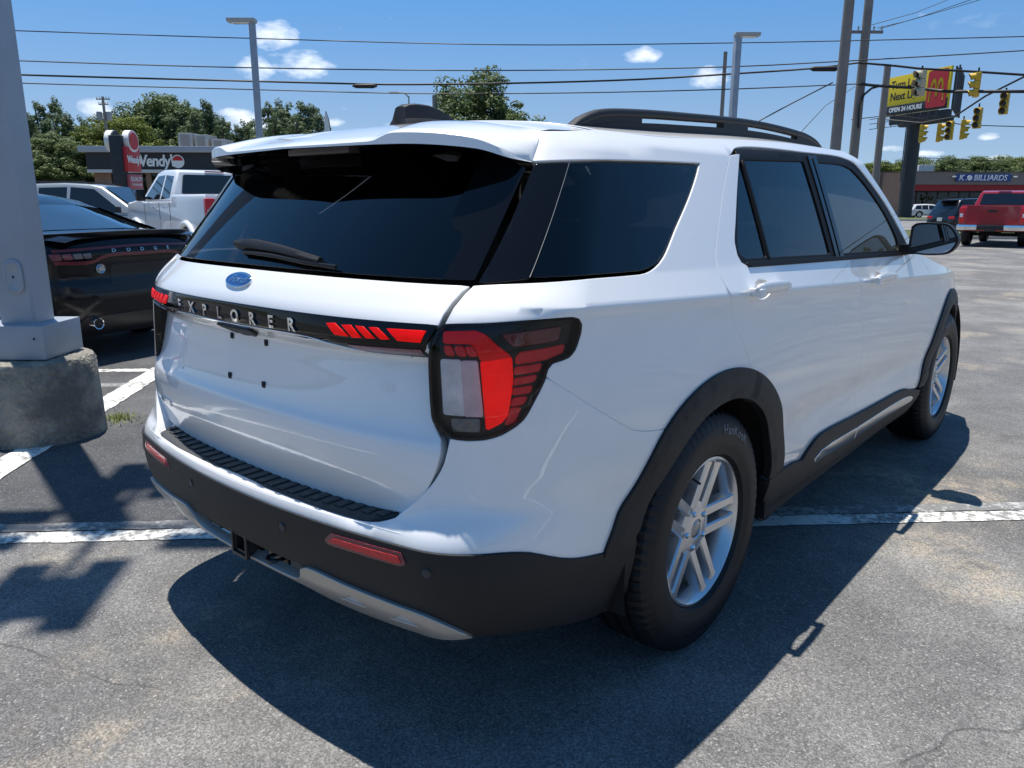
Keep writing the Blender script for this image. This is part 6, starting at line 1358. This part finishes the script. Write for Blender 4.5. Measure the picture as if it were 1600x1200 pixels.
lc = crossover('parked_car', 'white car at the left edge with only its tail showing', 'car', M_TWHITE, L=4.7, Hh=1.46, grey_lower=True); place(lc, (800-5.11/5.52*FPX, 330), 5.52, 107)
# ---------------- black saloon beyond the grey lamp post
def saloon():
    T = empty('black_saloon', (0, 0, 0), 0, 'glossy black four door saloon with full width red tail lamp', 'car')
    SW = pchip([.18, .30, .45, .70, .88, 1.0, 1.08, 1.12], [.80, .88, .925, .945, .935, .90, .82, .74])
    SR = pchip([.18, .28, .40, .55, .66, .74, .84, .92, .99, 1.045, 1.09], [-.98, -1.06, -1.10, -1.12, -1.105, -1.085, -1.095, -1.10, -1.085, -1.06, -.98])
    def wrap(t, z):
        t = np.asarray(t, float); z = np.asarray(z, float); t, z = np.broadcast_arrays(t, z); w = SW(z); R = SR(z); c = .62; n = 3.2
        a = np.clip(np.abs(t), 0, 1)*math.pi/2; x = w*np.sin(a)**(2/n); y = R + c - c*np.maximum(np.cos(a), 0)**(2/n)
        y = y + np.clip(np.abs(t)-1, 0, 9); x = x - .02*np.clip(np.abs(t)-3.2, 0, 3)**2
        return np.stack([x*np.sign(t), y, z], -1)
    tx = lambda x, z=.9: math.asin((abs(x)/float(SW(z)))**1.6)/(math.pi/2)*(1 if x >= 0 else -1)
    tq = lambda pts: [(tx(x, z), z) for x, z in pts]
    P = lambda nm, pts, mat, par=None, **k: panel(nm, poly_loop(pts, .03), wrap, mat, par or T, **{**dict(res=.035, gap=.001, thick=.01), **k})
    hole = [np.array(arch_pts(yc + 0, .40, .385, 0, 360, 36, .34)[:-1]) for yc in (0,)]
    # tail skin: upper part with the lamp, lower bumper
    L_ = 2.6
    yt = lambda y: 1 + (y + .50)
    bot = [(-yt(3.8), .26), (-yt(3.45), .26)] 
    def arc(yc, sgn):
        return [(sgn*yt(yc+.375*math.cos(a)), .33+.375*math.sin(a)) for a in np.linspace(-.15, math.pi+.15, 18)]
    right_low = [(.0, .22), (.75, .22), (yt(-.42), .25)] + arc(0, 1)[::-1] + [(yt(.42), .24), (yt(2.62), .24)] + arc(3.05, 1)[::-1] + [(yt(3.48), .26), (yt(3.80), .30)]
    outl = right_low + [(yt(3.82), .62), (yt(3.5), .90), (yt(2.4), .985), (yt(.6), 1.02), (yt(-.35), 1.06), (.75, 1.065), (0, 1.075)]
    full = outl + [(-t, z) for t, z in outl[-2:0:-1]]
    panel('body', poly_loop(full, .05), wrap, M_TBLACK, T, res=.05, gap=0, thick=.02)
    # boot lid and deck, cabin glasshouse as sections
    def sec(y, z0, w0, zc):        # cross section of roof or deck at y
        return [(-w0, y, z0), (-w0*.86, y, z0+(zc-z0)*.72), (-w0*.5, y, z0+(zc-z0)*.96), (0, y, zc), (w0*.5, y, z0+(zc-z0)*.96), (w0*.86, y, z0+(zc-z0)*.72), (w0, y, z0)]
    def loft(secs, nm, mat, par=None):
        k = len(secs[0]); V = [p for s in secs for p in s]; F = [(i*k+j, i*k+j+1, (i+1)*k+j+1, (i+1)*k+j) for i in range(len(secs)-1) for j in range(k-1)]; return MB().add(V, F).build(nm, mat, par or T, 60)
    ys = [(-1.075, 1.03, .74, 1.065), (-.98, 1.05, .82, 1.092), (-.80, 1.05, .865, 1.102), (-.55, 1.04, .885, 1.108), (-.35, 1.03, .90, 1.112)]
    loft([sec(*q) for q in ys], 'boot_lid', M_TBLACK)
    lip = MB(); V = []
    for x in np.linspace(-.80, .80, 25):
        yb = -1.075 + .22*(abs(x)/.8)**3; z = 1.078 - .02*(abs(x)/.8)**2; V += [(x, yb+.16, z+.012), (x, yb+.02, z+.040), (x, yb-.015, z+.036), (x, yb+.01, z-.006)]
    lip.add(V, [(4*i+j, 4*i+(j+1) % 4, 4*i+4+(j+1) % 4, 4*i+4+j) for i in range(24) for j in range(4)] + [(0, 1, 2, 3), (96, 97, 98, 99)]).build('boot_spoiler', M_TRIMB, T, 40)
    # glasshouse
    st = [(-.42, 1.08, .86, 1.115), (-.10, 1.13, .80, 1.225), (.20, 1.20, .735, 1.335), (.45, 1.27, .69, 1.410), (.75, 1.315, .675, 1.452), (1.2, 1.33, .675, 1.468), (1.6, 1.31, .675, 1.455), (1.85, 1.26, .69, 1.42), (2.2, 1.13, .77, 1.26), (2.55, 1.00, .86, 1.08), (2.8, .98, .88, 1.02)]
    loft([sec(*q) for q in st[2:8]], 'roof', M_TBLACK)
    loft([sec(q[0], q[1], q[2]*.92, q[3]) for q in st[:4]], 'rear_window', pbr('saloon_rear_glass', (.012, .018, .026), .02, coat=1.0))
    loft([sec(q[0], q[1], q[2]*.92, q[3]) for q in st[7:]], 'windscreen', M_TGLASS)
    for s in (1, -1):
        V = []
        for (y, z0, w0, zc) in st[:4]: V += [(s*w0, y, z0-.02), (s*w0*.90, y, z0+(zc-z0)*.66+.006)]
        MB().add(V, [(2*i, 2*i+1, 2*i+3, 2*i+2) for i in range(3)]).build('rear_pillar', M_TBLACK, T, 50)
        V = []
        for y, zb_, zt_ in ((.0, 1.03, 1.16), (.4, 1.02, 1.27), (.8, 1.01, 1.325), (1.4, 1.0, 1.335), (1.8, .995, 1.28), (2.5, .985, 1.02)): V += [(s*.905, y, zb_), (s*(.905-.75*(zt_-1.0)*.9), y, zt_)]
        MB().add(V, [(2*i, 2*i+1, 2*i+3, 2*i+2) for i in range(5)]).build('side_window', M_TGLASS, T, 50)
        MB().bbox((s*1.02, 2.05, 1.06), (.20, .12, .14), .04).build('door_mirror', M_TBLACK, T, 40)
        for yc in (0, 3.05): plain_wheel(T, s*.82, yc, .345, .25, pbr('dark_truck_rim', (.05, .05, .055), .35, metal=.6))
    loft([sec(y, z0, w0, zc) for y, z0, w0, zc in ((2.45, .98, .90, 1.04), (3.0, .95, .89, 1.0), (3.6, .86, .84, .92), (3.85, .70, .78, .78))], 'bonnet', M_TBLACK)
    # racetrack lamp: dark panel, red loop, clusters, letters
    rt = rounded(tq([(-.80, .845), (-.52, .835), (-.38, .885), (.38, .885), (.52, .835), (.80, .845), (.84, .93), (.74, .985), (0, 1.0), (-.74, .985), (-.84, .93)]), .02, 3)
    lampp = panel('tail_lamp_panel', poly_loop(rt, .03), wrap, M_GLOSS, T, off=.006, res=.03, thick=.01)
    def band(nm, pts, wd, mat, par, off):
        c = spline(pts, .03); up_ = [(x, z+wd/2) for x, z in c]; dn = [(x, z-wd/2) for x, z in c[::-1]]; panel(nm, poly_loop(tq(up_+dn), .02), wrap, mat, par, off=off, thick=.004, res=.02, gap=0)
    loopred = pbr('racetrack_red', (.13, .005, .012), .25, coat=.5)
    band('red_loop', [(-.78, .955), (-.45, .972), (0, .982), (.45, .972), (.78, .955)], .018, loopred, lampp, .012)
    band('red_loop', [(-.78, .862), (-.60, .856), (-.50, .862), (-.38, .905), (0, .912), (.38, .905), (.50, .862), (.60, .856), (.78, .862)], .026, loopred, lampp, .012)
    for s in (1, -1):
        for k in range(4): panel('lamp_cell', poly_loop(tq([(s*(.50+.075*k), .895-.004*k), (s*(.565+.075*k), .893-.004*k), (s*(.58+.075*k), .93), (s*(.515+.075*k), .935)]) if s > 0 else tq([(s*(.50+.075*k), .895-.004*k), (s*(.515+.075*k), .935), (s*(.58+.075*k), .93), (s*(.565+.075*k), .893-.004*k)]), .02), wrap, pbr('grey_lamp_cell', (.14, .12, .12), .2, coat=.5) if k in (0, 1) else M_REDDARK, lampp, off=.011, thick=.004, res=.02, gap=.001)
    for i, c in enumerate('DODGE'):
        V, F = text_geo(c, .046, .0015); mb = MB(); x0 = -.30 + .15*i
        text_solid(mb, V, F, lambda a, b, d: tuple(frame_on(wrap, np.array([tx(x0+a*1.25, .95)]), np.array([.945+b*.8]), .011+d)[0][0]), .006); mb.build('letter', pbr('dull_chrome', (.40, .41, .43), .25, metal=.9), lampp, 20)
    # plate recess, round badge, bumper trim, exhaust
    panel('plate_recess', poly_loop(rounded(tq([(-.36, .66), (.36, .66), (.33, .83), (-.33, .83)]), .02), .03), wrap, M_TRIMB, T, off=.004, res=.03)
    mb = MB(); c = frame_on(wrap, np.array([tx(-.43)]), np.array([.80]), .008)[0][0]; mb.lathe([(.001, -.012), (.020, -.012), (.026, -.004), (.040, -.010), (.046, -.002), (.046, .01)], 24, c=tuple(c), axis='y'); mb.build('round_badge', pbr('dull_chrome', (.40, .41, .43), .25, metal=.9), T, 30)
    panel('bumper_crease', poly_loop(rounded(tq([(-.86, .50), (.86, .50), (.84, .60), (-.84, .60)]), .03), .04), wrap, M_TBLACK, T, off=.012, res=.04, thick=.02)
    panel('rear_diffuser', poly_loop(tq([(-.70, .22), (.70, .22), (.60, .40), (-.60, .40)]), .04), wrap, M_TRIMB, T, off=.008, res=.04)
    for s in (1, -1):
        mb = MB(); mb.lathe([(.030, -1.02), (.043, -1.098), (.050, -1.102), (.053, -1.095), (.050, -.95)], 32, c=(s*.53, 0, .335), axis='y'); mb.build('exhaust_tip', M_CHROME, T, 50)
        mb = MB(); mb.lathe([(.46, .9), (.46, .5), (.001, .5)], 30, c=(0, 0, .34), axis='x')
        if s < 0: mb.v = [(-a, b, c_) for a, b, c_ in mb.v]
        mb.v = [(a, b, max(c_, .22)) for a, b, c_ in mb.v]; mb.build('wheel_house', M_DARK, T, 40)
    MB().bbox((0, 1.4, .32), (1.55, 4.6, .22), .05).build('underbody', M_DARK, T, 30)
    MB().tube([(0, -.0+.35, 1.40), (0, .45, 1.47)], .02, 6).build('aerial', M_TRIMB, T, 40) if False else None
    return T
sal = saloon(); place(sal, (88.6, 330), 7.75, 107); sal.scale = (1, 1, 1.035)
# ------------------------------------------------------------------ lamp posts, poles, wires, signals
M_POST = pbr('grey_post_paint', (.33, .36, .40), .42, metal=.15, vary=.16, vscale=2.4, rvary=.12, bump=.08, bscale=30); M_POLEC = pbr('weathered_timber', (.23, .205, .185), .85, vary=.25, vscale=1.2, bump=.4, bscale=30); M_WIRE = pbr('black_cable', (.012, .012, .014), .6)
def conc_mat():
    m, nt, b = node_mat('stained_concrete'); g = NG(nt)
    c = g.mix(g.ramp(g.noise(3.0, 9, .7), .38, .64), (.42, .385, .315), (.18, .17, .15)); sp = g.ramp(g.voro(70), .0, .22, 1, 0); c = g.mix(g.m('MULTIPLY', g.m('MULTIPLY', sp, g.ramp(g.noise(5, 3), .55, .68)), .7), c, (.5, .44, .30))
    drip = nt.nodes.new('ShaderNodeMapping'); drip.inputs['Scale'].default_value = (6, 6, .6); nt.links.new(g.tc, drip.inputs[0]); c = g.mix(g.ramp(g.noise(1.6, 5, .6, vec=drip.outputs[0]), .5, .72, 0, .55), c, (.10, .10, .09))
    nt.links.new(c, b.inputs['Base Color']); b.inputs['Roughness'].default_value = .9; g.bump(g.m('ADD', g.m('MULTIPLY', g.noise(14, 8, .75), 1.6), g.voro(45)), .9, .02, b); return m
def near_post():
    cx, cy = -3.245, -.565
    B = MB(); prof = [(.001, 0), (.352, 0), (.350, .03), (.340, .25), (.331, .46), (.322, .488), (.30, .498), (.001, .502)]; B.lathe(prof, 56, c=(cx, cy, 0))
    rnd = random.Random(5); B.v = [(x+rnd.uniform(-.006, .006), y+rnd.uniform(-.006, .006), z+(rnd.uniform(-.004, .004) if z > .05 else 0)) for x, y, z in B.v]
    cb = tag(B.build('concrete_footing', conc_mat(), None, 40), 'round weathered concrete footing under the grey lamp post', 'footing')
    T = empty('lamp_post', (cx, cy, .50), 0, 'square grey steel lamp post on round concrete footing at left', 'lamp post'); rz = rad(41); H = 8.75
    R = Matrix.Rotation(rz, 3, 'Z')
    mb = MB(); mb.bbox((0, 0, .105), (.40, .40, .20), .006, rz=rz); mb.build('base_cover', M_POST, T, 20)
    mb = MB(); w0, w1 = .105, .095; V = []
    for z, w in ((.19, w0), (H-.5, w1)):
        for a, b in ((1, .86), (.86, 1), (-.86, 1), (-1, .86), (-1, -.86), (-.86, -1), (.86, -1), (1, -.86)): q = R @ Vector((a*w, b*w, 0)); V.append((q.x, q.y, z))
    mb.add(V, [(i, (i+1) % 8, 8+(i+1) % 8, 8+i) for i in range(8)] + [tuple(range(8, 16))]).build('shaft', M_POST, T, 30)
    # hand hole cover on the face towards the camera
    mb = MB(); n = R @ Vector((0, -1, 0)); ax = R @ Vector((1, 0, 0)); c = Vector((0, 0, .48)) + n*.1035 + ax*.022
    pts = [(.046*math.cos(a), .048*math.sin(a) + (.040 if math.sin(a) > 0 else -.040)) for a in np.linspace(0, 2*math.pi, 29)[:-1]]
    V = [tuple(c + ax*a*k + Vector((0, 0, 1))*b*k + n*h) for k, h in ((1.15, 0), (1.15, .012), (.95, .018), (.85, .014), (.05, .014)) for a, b in pts]; m_ = 28
    mb.add(V, [(i*m_+j, i*m_+(j+1) % m_, (i+1)*m_+(j+1) % m_, (i+1)*m_+j) for i in range(4) for j in range(m_)]).build('hand_hole_cover', M_POST, T, 30)
    mb = MB(); mb.lathe([(.001, .004), (.006, .003), (.007, 0)], 10); q = n.to_track_quat('Z', 'Y').to_matrix(); raw('cover_screw', [tuple(q @ Vector(v) + c + n*.015) for v in mb.v], mb.f, M_DARK, T, 30)
    for s in (-1, 1): mb = MB(); mb.lathe([(.001, .004), (.007, .003), (.008, 0)], 10); q = R @ Vector((.145*s, -.202, .13)); raw('base_bolt', [(v[0]+q.x, q.y-v[2], v[1]+q.z) for v in mb.v], mb.f, M_DARK, T, 30)
    # four flat floodlight heads on two crossed arms
    zt = H-.5
    for dx, dy in ((.42, -.36), (-.36, -.36), (-.42, .36), (.40, .36)):
        L = math.hypot(dx, dy); a = math.atan2(dy, dx)
        mb = MB(); mb.bbox((dx*.42, dy*.42, zt-.06), (L*.86, .05, .07), .01, rz=a); arm = mb.build('arm', M_POST, T, 30)
        mb = MB(); ca, sa = math.cos(a), math.sin(a); [mb.bbox((dx*1.10-sa*o_, dy*1.10+ca*o_, zt-.02), (.56, .17, .07), .02, rz=a) for o_ in (-.14, .14)]; mb.bbox((dx*.92, dy*.92, zt-.03), (.06, .40, .05), .01, rz=a); hd = mb.build('floodlight_head', M_POST, T, 30)
        mb = MB(); mb.bbox((dx*1.14, dy*1.14, zt-.06), (.34, .30, .012), .004, rz=a); mb.build('lamp_glass', M_CLEAR, hd, 30)
near_post()
def far_lamp(label, px_top, py_top, px_b, D, head_dx, rz_face=0):
    p = at(px_b, 318, D); q = at(px_top, py_top, D); H = q[2]; T = empty('lamp_post', (p[0], p[1], 0), 0, label, 'lamp post')
    w = .14; mb = MB(); mb.bbox((0, 0, H/2), (2*w*.9, 2*w*.9, H), .02, rz=YAW+.25); mb.build('shaft', M_POST, T, 30)
    c = Vector((EX[0]*head_dx*.45, EX[1]*head_dx*.45, H+.02)); mb = MB(); mb.bbox(tuple(c), (abs(head_dx)*1.25, .42, .14), .03, rz=YAW); hd = mb.build('lamp_head', pbr('grey_lamp_head', (.40, .40, .38), .45), T, 30)
    mb = MB(); mb.bbox(tuple(c - Vector((0, 0, .09))), (abs(head_dx)*.8, .3, .03), .008, rz=YAW); mb.build('lamp_glass', M_CLEAR, hd, 30)
    MB().lathe([(.001, .62), (.28, .62), (.30, .58), (.30, 0)], 28).build('concrete_base', M_CONC, T, 40)
    return T
far_lamp('grey lamp post with flat head pointing left, above the white pickup', 398, 33, 413, 31.5, -.85); far_lamp('grey lamp post with flat head pointing right, behind the SUV roof rail', 1146, 55, 1136, 33.0, .80)
def pole(name, label, px_top, py_top, px_low, D, r0, r1, z_over=None, arms=(), mat=None, cat='utility pole'):
    """round pole; the column of its top and the column low down fix its slight lean"""
    t = at(px_top, py_top, D); b = at(px_low, 318, D); H = t[2]; H2 = z_over or H
    t = np.array([b[0] + (t[0]-b[0])*0, b[1] + (t[1]-b[1])*0, 0]); T = empty(name, (b[0], b[1], 0), 0, label, cat)
    mb = MB(); mb.tube([(0, 0, -.2), (0, 0, H2*.5), (0, 0, H2)], [r0, (r0+r1)/2, r1], 14); mb.build('shaft', mat or M_POLEC, T, 50)
    for py, half in arms:
        z = at(px_top, py, D)[2]; mb = MB(); mb.bbox((0, 0, z), (half*2, .10, .12), .01, rz=YAW); arm = mb.build('crossarm', M_POLEC, T, 30)
        for s in (-1, -.5, .5, 1):
            mb = MB(); mb.lathe([(.001, .20), (.03, .19), (.045, .12), (.03, .07), (.02, 0)], 10, c=(EX[0]*half*.92*s, EX[1]*half*.92*s, z+.05)); mb.build('insulator', pbr('grey_porcelain', (.35, .33, .32), .3), arm, 40)
    return T
pole('utility_pole', 'thick brown utility pole left of the crossarm pole', 1318, 0, 1297, 35.0, .235, .20, 13.5); pole('utility_pole', 'tall utility pole with a timber crossarm beside the thick pole', 1346, 0, 1326, 36.5, .215, .175, 13.2, arms=((50, .75),))
pole('utility_pole', 'thin pale pole in front of the billboard', 1382, 103, 1364, 38.0, .175, .15, None, mat=pbr('pale_timber', (.27, .235, .21), .85, vary=.15, vscale=1.5)); pole('utility_pole', 'slender dark pole with a lamp left of the grey lamp post', 1131, 81, 1119, 52.0, .14, .12)
lp_ = pole('utility_pole', 'distant utility pole with small crossarms above the restaurant', 174, 151, 179, 84.0, .16, .13, None, arms=((155, .7), (163, .5)))
mb = MB()
for s in (-.55, .45): mb.lathe([(.001, .9), (.26, .88), (.28, .8), (.28, .05), (.24, 0), (.001, 0)], 14, c=(EX[0]*s, EX[1]*s, at(174, 184, 84)[2]-.3))
mb.build('transformer', pbr('transformer_grey', (.28, .29, .30), .5), lp_, 40)
pole('street_lamp', 'distant street lamp with curved head behind the aerial fin', 643, 150, 643, 66.0, .08, .06, mat=M_STEEL, cat='street lamp')
_sl = bpy.data.objects[[o.name for o in bpy.data.objects if o.name.startswith('street_lamp')][-1]]; _z = at(643, 150, 66)[2]
mb = MB(); mb.tube([(0, 0, _z-.1), (-EX[0]*.3, -EX[1]*.3, _z+.2), (-EX[0]*.9, -EX[1]*.9, _z+.28)], .06, 8); mb.bbox((-EX[0]*1.2, -EX[1]*1.2, _z+.24), (.75, .30, .14), .05, rz=YAW); mb.build('lamp_head', M_STEEL, _sl, 40)
pole('utility_pole', 'short stub of pole showing left of the large round tree', 682, 149, 682, 57.0, .17, .16)
def cable(label, pts, D, r, cat='cable', sub=None, D2=None):
    """overhead cable through the given photo points at the depth of the pole line"""
    P = []
    for i, (px, py) in enumerate(pts):
        d = D if D2 is None else D + (D2-D)*i/(len(pts)-1); P.append(at(px, py, d))
    Q = spline([tuple(p) for p in P], 1.2); o = MB().tube([tuple(q) for q in Q], r, 6).build('overhead_cable', M_WIRE, None, 60); return tag(o, label, cat, None)
ext = lambda L, s: [(-260, L[0][1] + s*( -8))] + L
cable('topmost thin overhead wire crossing the whole sky', [(-2600, -30), (-1200, 6), (-260, 38), (27, 48), (395, 60), (800, 70), (1150, 67), (1310, 64), (1600, 57), (1900, 47), (2800, 10), (4200, -60)], 35.4, .022)
cable('second overhead wire from the top across the sky', [(-2600, 20), (-1200, 54), (-260, 84), (32, 95), (400, 106), (800, 110), (1150, 104), (1310, 96), (1600, 79), (1900, 58), (2800, 5), (4200, -80)], 35.6, .026)
w3 = cable('thick third overhead cable carrying the black splice case', [(-2600, 40), (-1200, 76), (-260, 106), (34, 117), (400, 127), (515, 130), (600, 132), (800, 130), (1000, 124), (1150, 115), (1280, 106), (1342, 98)], 35.8, .042)
cable('lowest of the four overhead wires crossing the sky', [(-2600, 56), (-1200, 90), (-260, 120), (36, 130), (400, 140), (645, 146), (900, 145), (1150, 139), (1342, 131)], 36.0, .026)
def splice(label, px, py, L, D=35.7, r=.12):
    c = at(px, py, D); mb = MB(); a = c - EX*L/2; b = c + EX*L/2
    mb.tube([tuple(a-EX*.12), tuple(a), tuple(a+EX*.05), tuple(b-EX*.05), tuple(b), tuple(b+EX*.12)], [.03, r*.8, r, r, r*.8, .03], 12); T = tag(mb.build('splice_case', M_WIRE, None, 40), label, 'cable splice')
splice('small black splice case on the cable left of the round tree', 570, 134.5, .85, r=.095); splice('black splice case on the cable beside the thick utility pole', 1288, 107.5, 1.05, r=.11)
cable('span cable holding the upper traffic signals', [(1342, 98), (1400, 103), (1435, 107), (1523, 112), (1600, 117), (1760, 126), (2300, 160), (2900, 190)], 36.3, .05, 'cable', D2=29)
cable('thick bundled cable below the upper signals', [(1342, 131), (1370, 134), (1425, 137), (1480, 143), (1540, 143), (1600, 143), (1760, 140), (2300, 120), (2900, 100)], 36.4, .07, D2=29)
cable('black conduit loop curving down the crossarm pole', [(1341, 200), (1342, 165), (1350, 148), (1362, 138), (1380, 133), (1400, 135)], 36.2, .05)
cable('diagonal signal wire rising to the right behind the signals', [(1385, 187), (1440, 192), (1490, 183), (1540, 150), (1600, 120), (1700, 65)], 46, .045, D2=36)
cable('thin horizontal wire below the signals at the right', [(1330, 187), (1390, 180), (1500, 194), (1600, 198), (1750, 203)], 47, .028)
cable('guy wire slanting down left from the thick pole', [(1301, 129), (1240, 160), (1186, 189), (1120, 222)], 35.3, .03); cable('faint guy wire slanting from the crossarm pole', [(1336, 135), (1290, 165), (1250, 208), (1215, 245)], 38, .016)
cable('faint distant wire low beside the billboard post', [(1432, 246), (1500, 249), (1600, 252), (1750, 250)], 95, .035); cable('pair of faint wires leaving the crossarm towards top right', [(1375, 45), (1440, 26), (1510, 2), (1600, -30)], 40, .016); cable('second faint wire leaving the crossarm towards top right', [(1358, 40), (1430, 20), (1480, 0), (1560, -36)], 40, .016)
cable('middle faint wire high at the top right', [(1371, 44), (1420, 32), (1530, 0), (1640, -34)], 40.4, .016)
for px, py in ((1343, 98), (1343, 131)):
    pass
M_SIGY = pbr('signal_yellow', (.62, .40, .03), .45, vary=.12, vscale=6); M_SIGB = pbr('signal_black', (.012, .012, .012), .5)
def signal(label, px, py0, py1, D, face_deg, mat=None, grp='hanging traffic signals'):
    """three-light signal head hanging from a span wire; face_deg is where it faces, 0 = at the camera, + = towards the right"""
    top = at(px, py0, D); bot = at(px, py1, D); h = top[2]-bot[2]; T = empty('traffic_signal', tuple(bot), YAW + rad(face_deg) , label, 'traffic signal', grp); w = h*.36; s = h/3; m = mat or M_SIGY
    for k in range(3):
        z = s*(k+.5); mb = MB(); mb.bbox((0, 0, z), (w, w*.60, s*.97), .03); sec = mb.build('housing', m, T, 30)
        mb = MB(); mb.lathe([(w*.40, 0), (w*.40, -.012), (.001, -.02)], 20, c=(0, -w*.30, z), axis='y'); mb.build('lens', pbr('dark_signal_lens', (.02, .02, .022), .2), sec, 40)
        mb = MB(); V = []; n = 17
        for i in range(n):
            a = math.radians(-35 + 250*i/(n-1)); V += [(w*.43*math.cos(a), -w*.30, z+w*.43*math.sin(a)), (w*.43*math.cos(a), -w*.30-w*.72*(.55+.45*max(0, math.sin(a))), z+w*.43*math.sin(a)-.02)]
        mb.add(V, [(2*i, 2*i+1, 2*i+3, 2*i+2) for i in range(n-1)]); mb.build('visor', m, sec, 40)
    MB().tube([(0, 0, h), (0, 0, h+.18)], .035, 8).build('hanger', M_SIGB, T, 40)
    return T
signal('pale traffic signal hanging in front of the billboard lettering', 1436, 110, 151, 33.5, -75, pbr('signal_faded', (.50, .45, .30), .5)); signal('yellow traffic signal seen from behind right of the billboard', 1524, 113, 152, 33.0, -110)
signal('yellow traffic signal at the far right showing three dark lenses', 1567, 144, 179, 35.0, -48); signal('yellow traffic signal with dark lenses below the diagonal wire', 1525.5, 168, 201, 37.5, -48)
signal('leftmost of the four low traffic signals in front of the billboard post', 1438, 195, 223, 44.0, 60); signal('second from left of the four low traffic signals', 1465, 193, 222, 44.0, 60); signal('third from left of the low signals, showing dark lenses', 1482, 189, 219, 43.0, -50); signal('rightmost of the four low traffic signals', 1502, 187, 218, 43.0, 65)
def feather_flag():
    p = at(517, 318, 42); T = empty('feather_flag', (p[0], p[1], 0), 0, 'white feather banner flag above the SUV roof', 'flag'); z0, z1 = at(510, 212, 42)[2]-1.5, at(514, 174, 42)[2]
    pts = [(.26, 0), (.25, .35), (.20, .6), (.10, .85), (-.03, 1.0)]
    MB().tube([tuple(EX*a + EZ*(z0+(z1-z0)*t)) for a, t in [(.26, -1.3)] + pts], .025, 6).build('flag_pole', M_WIRE, T, 50)
    V = []
    for a, t in pts: z = z0+(z1-z0)*t; w = .46*(1-t**3)+.02; V += [tuple(EX*a + EZ*z + EN*.02*math.sin(t*9)), tuple(EX*(a-w) + EZ*z + EN*(.06*math.sin(t*7+1)))]
    MB().add(V, [(2*i, 2*i+1, 2*i+3, 2*i+2) for i in range(4)]).build('banner', M_WHT, T, 60)
    mb = MB(); c = EZ*(z0+(z1-z0)*.40) + EX*.02 + EN*.09; mb.add([tuple(c + EX*a + EZ*b) for a, b in ((-.17, -.06), (.0, -.15), (.17, -.02), (.10, .10), (-.08, .12))], [(0, 1, 2, 3, 4)]); mb.build('banner_emblem', pbr('flag_gold', (.55, .33, .06), .6), T, 0)
feather_flag()
# ------------------------------------------------------------------ weeds at the footing
def weed():
    rnd = random.Random(3); V = []; F = []
    for i in range(260):
        a = rnd.uniform(0, 6.28); r = abs(rnd.gauss(0, .075)); x, y = r*math.cos(a)*1.5, r*math.sin(a); h = rnd.uniform(.015, .06)*(1-r*2.5 if r < .3 else .2); th = rnd.uniform(0, 6.28); lean = rnd.uniform(.01, .05); w = .0035
        b = len(V); V += [(x-w*math.sin(th), y+w*math.cos(th), 0), (x+w*math.sin(th), y-w*math.cos(th), 0), (x+lean*math.cos(th), y+lean*math.sin(th), max(h, .008))]; F.append((b, b+1, b+2))
    o = raw('weed_tuft', V, F, pbr('weed_green', (.16, .19, .05), .7), None, 0); p = ground(186, 655); o.location = (p[0], p[1], 0.001); tag(o, 'small tuft of weeds in the crack beside the concrete footing', None, None, 'stuff')
weed()
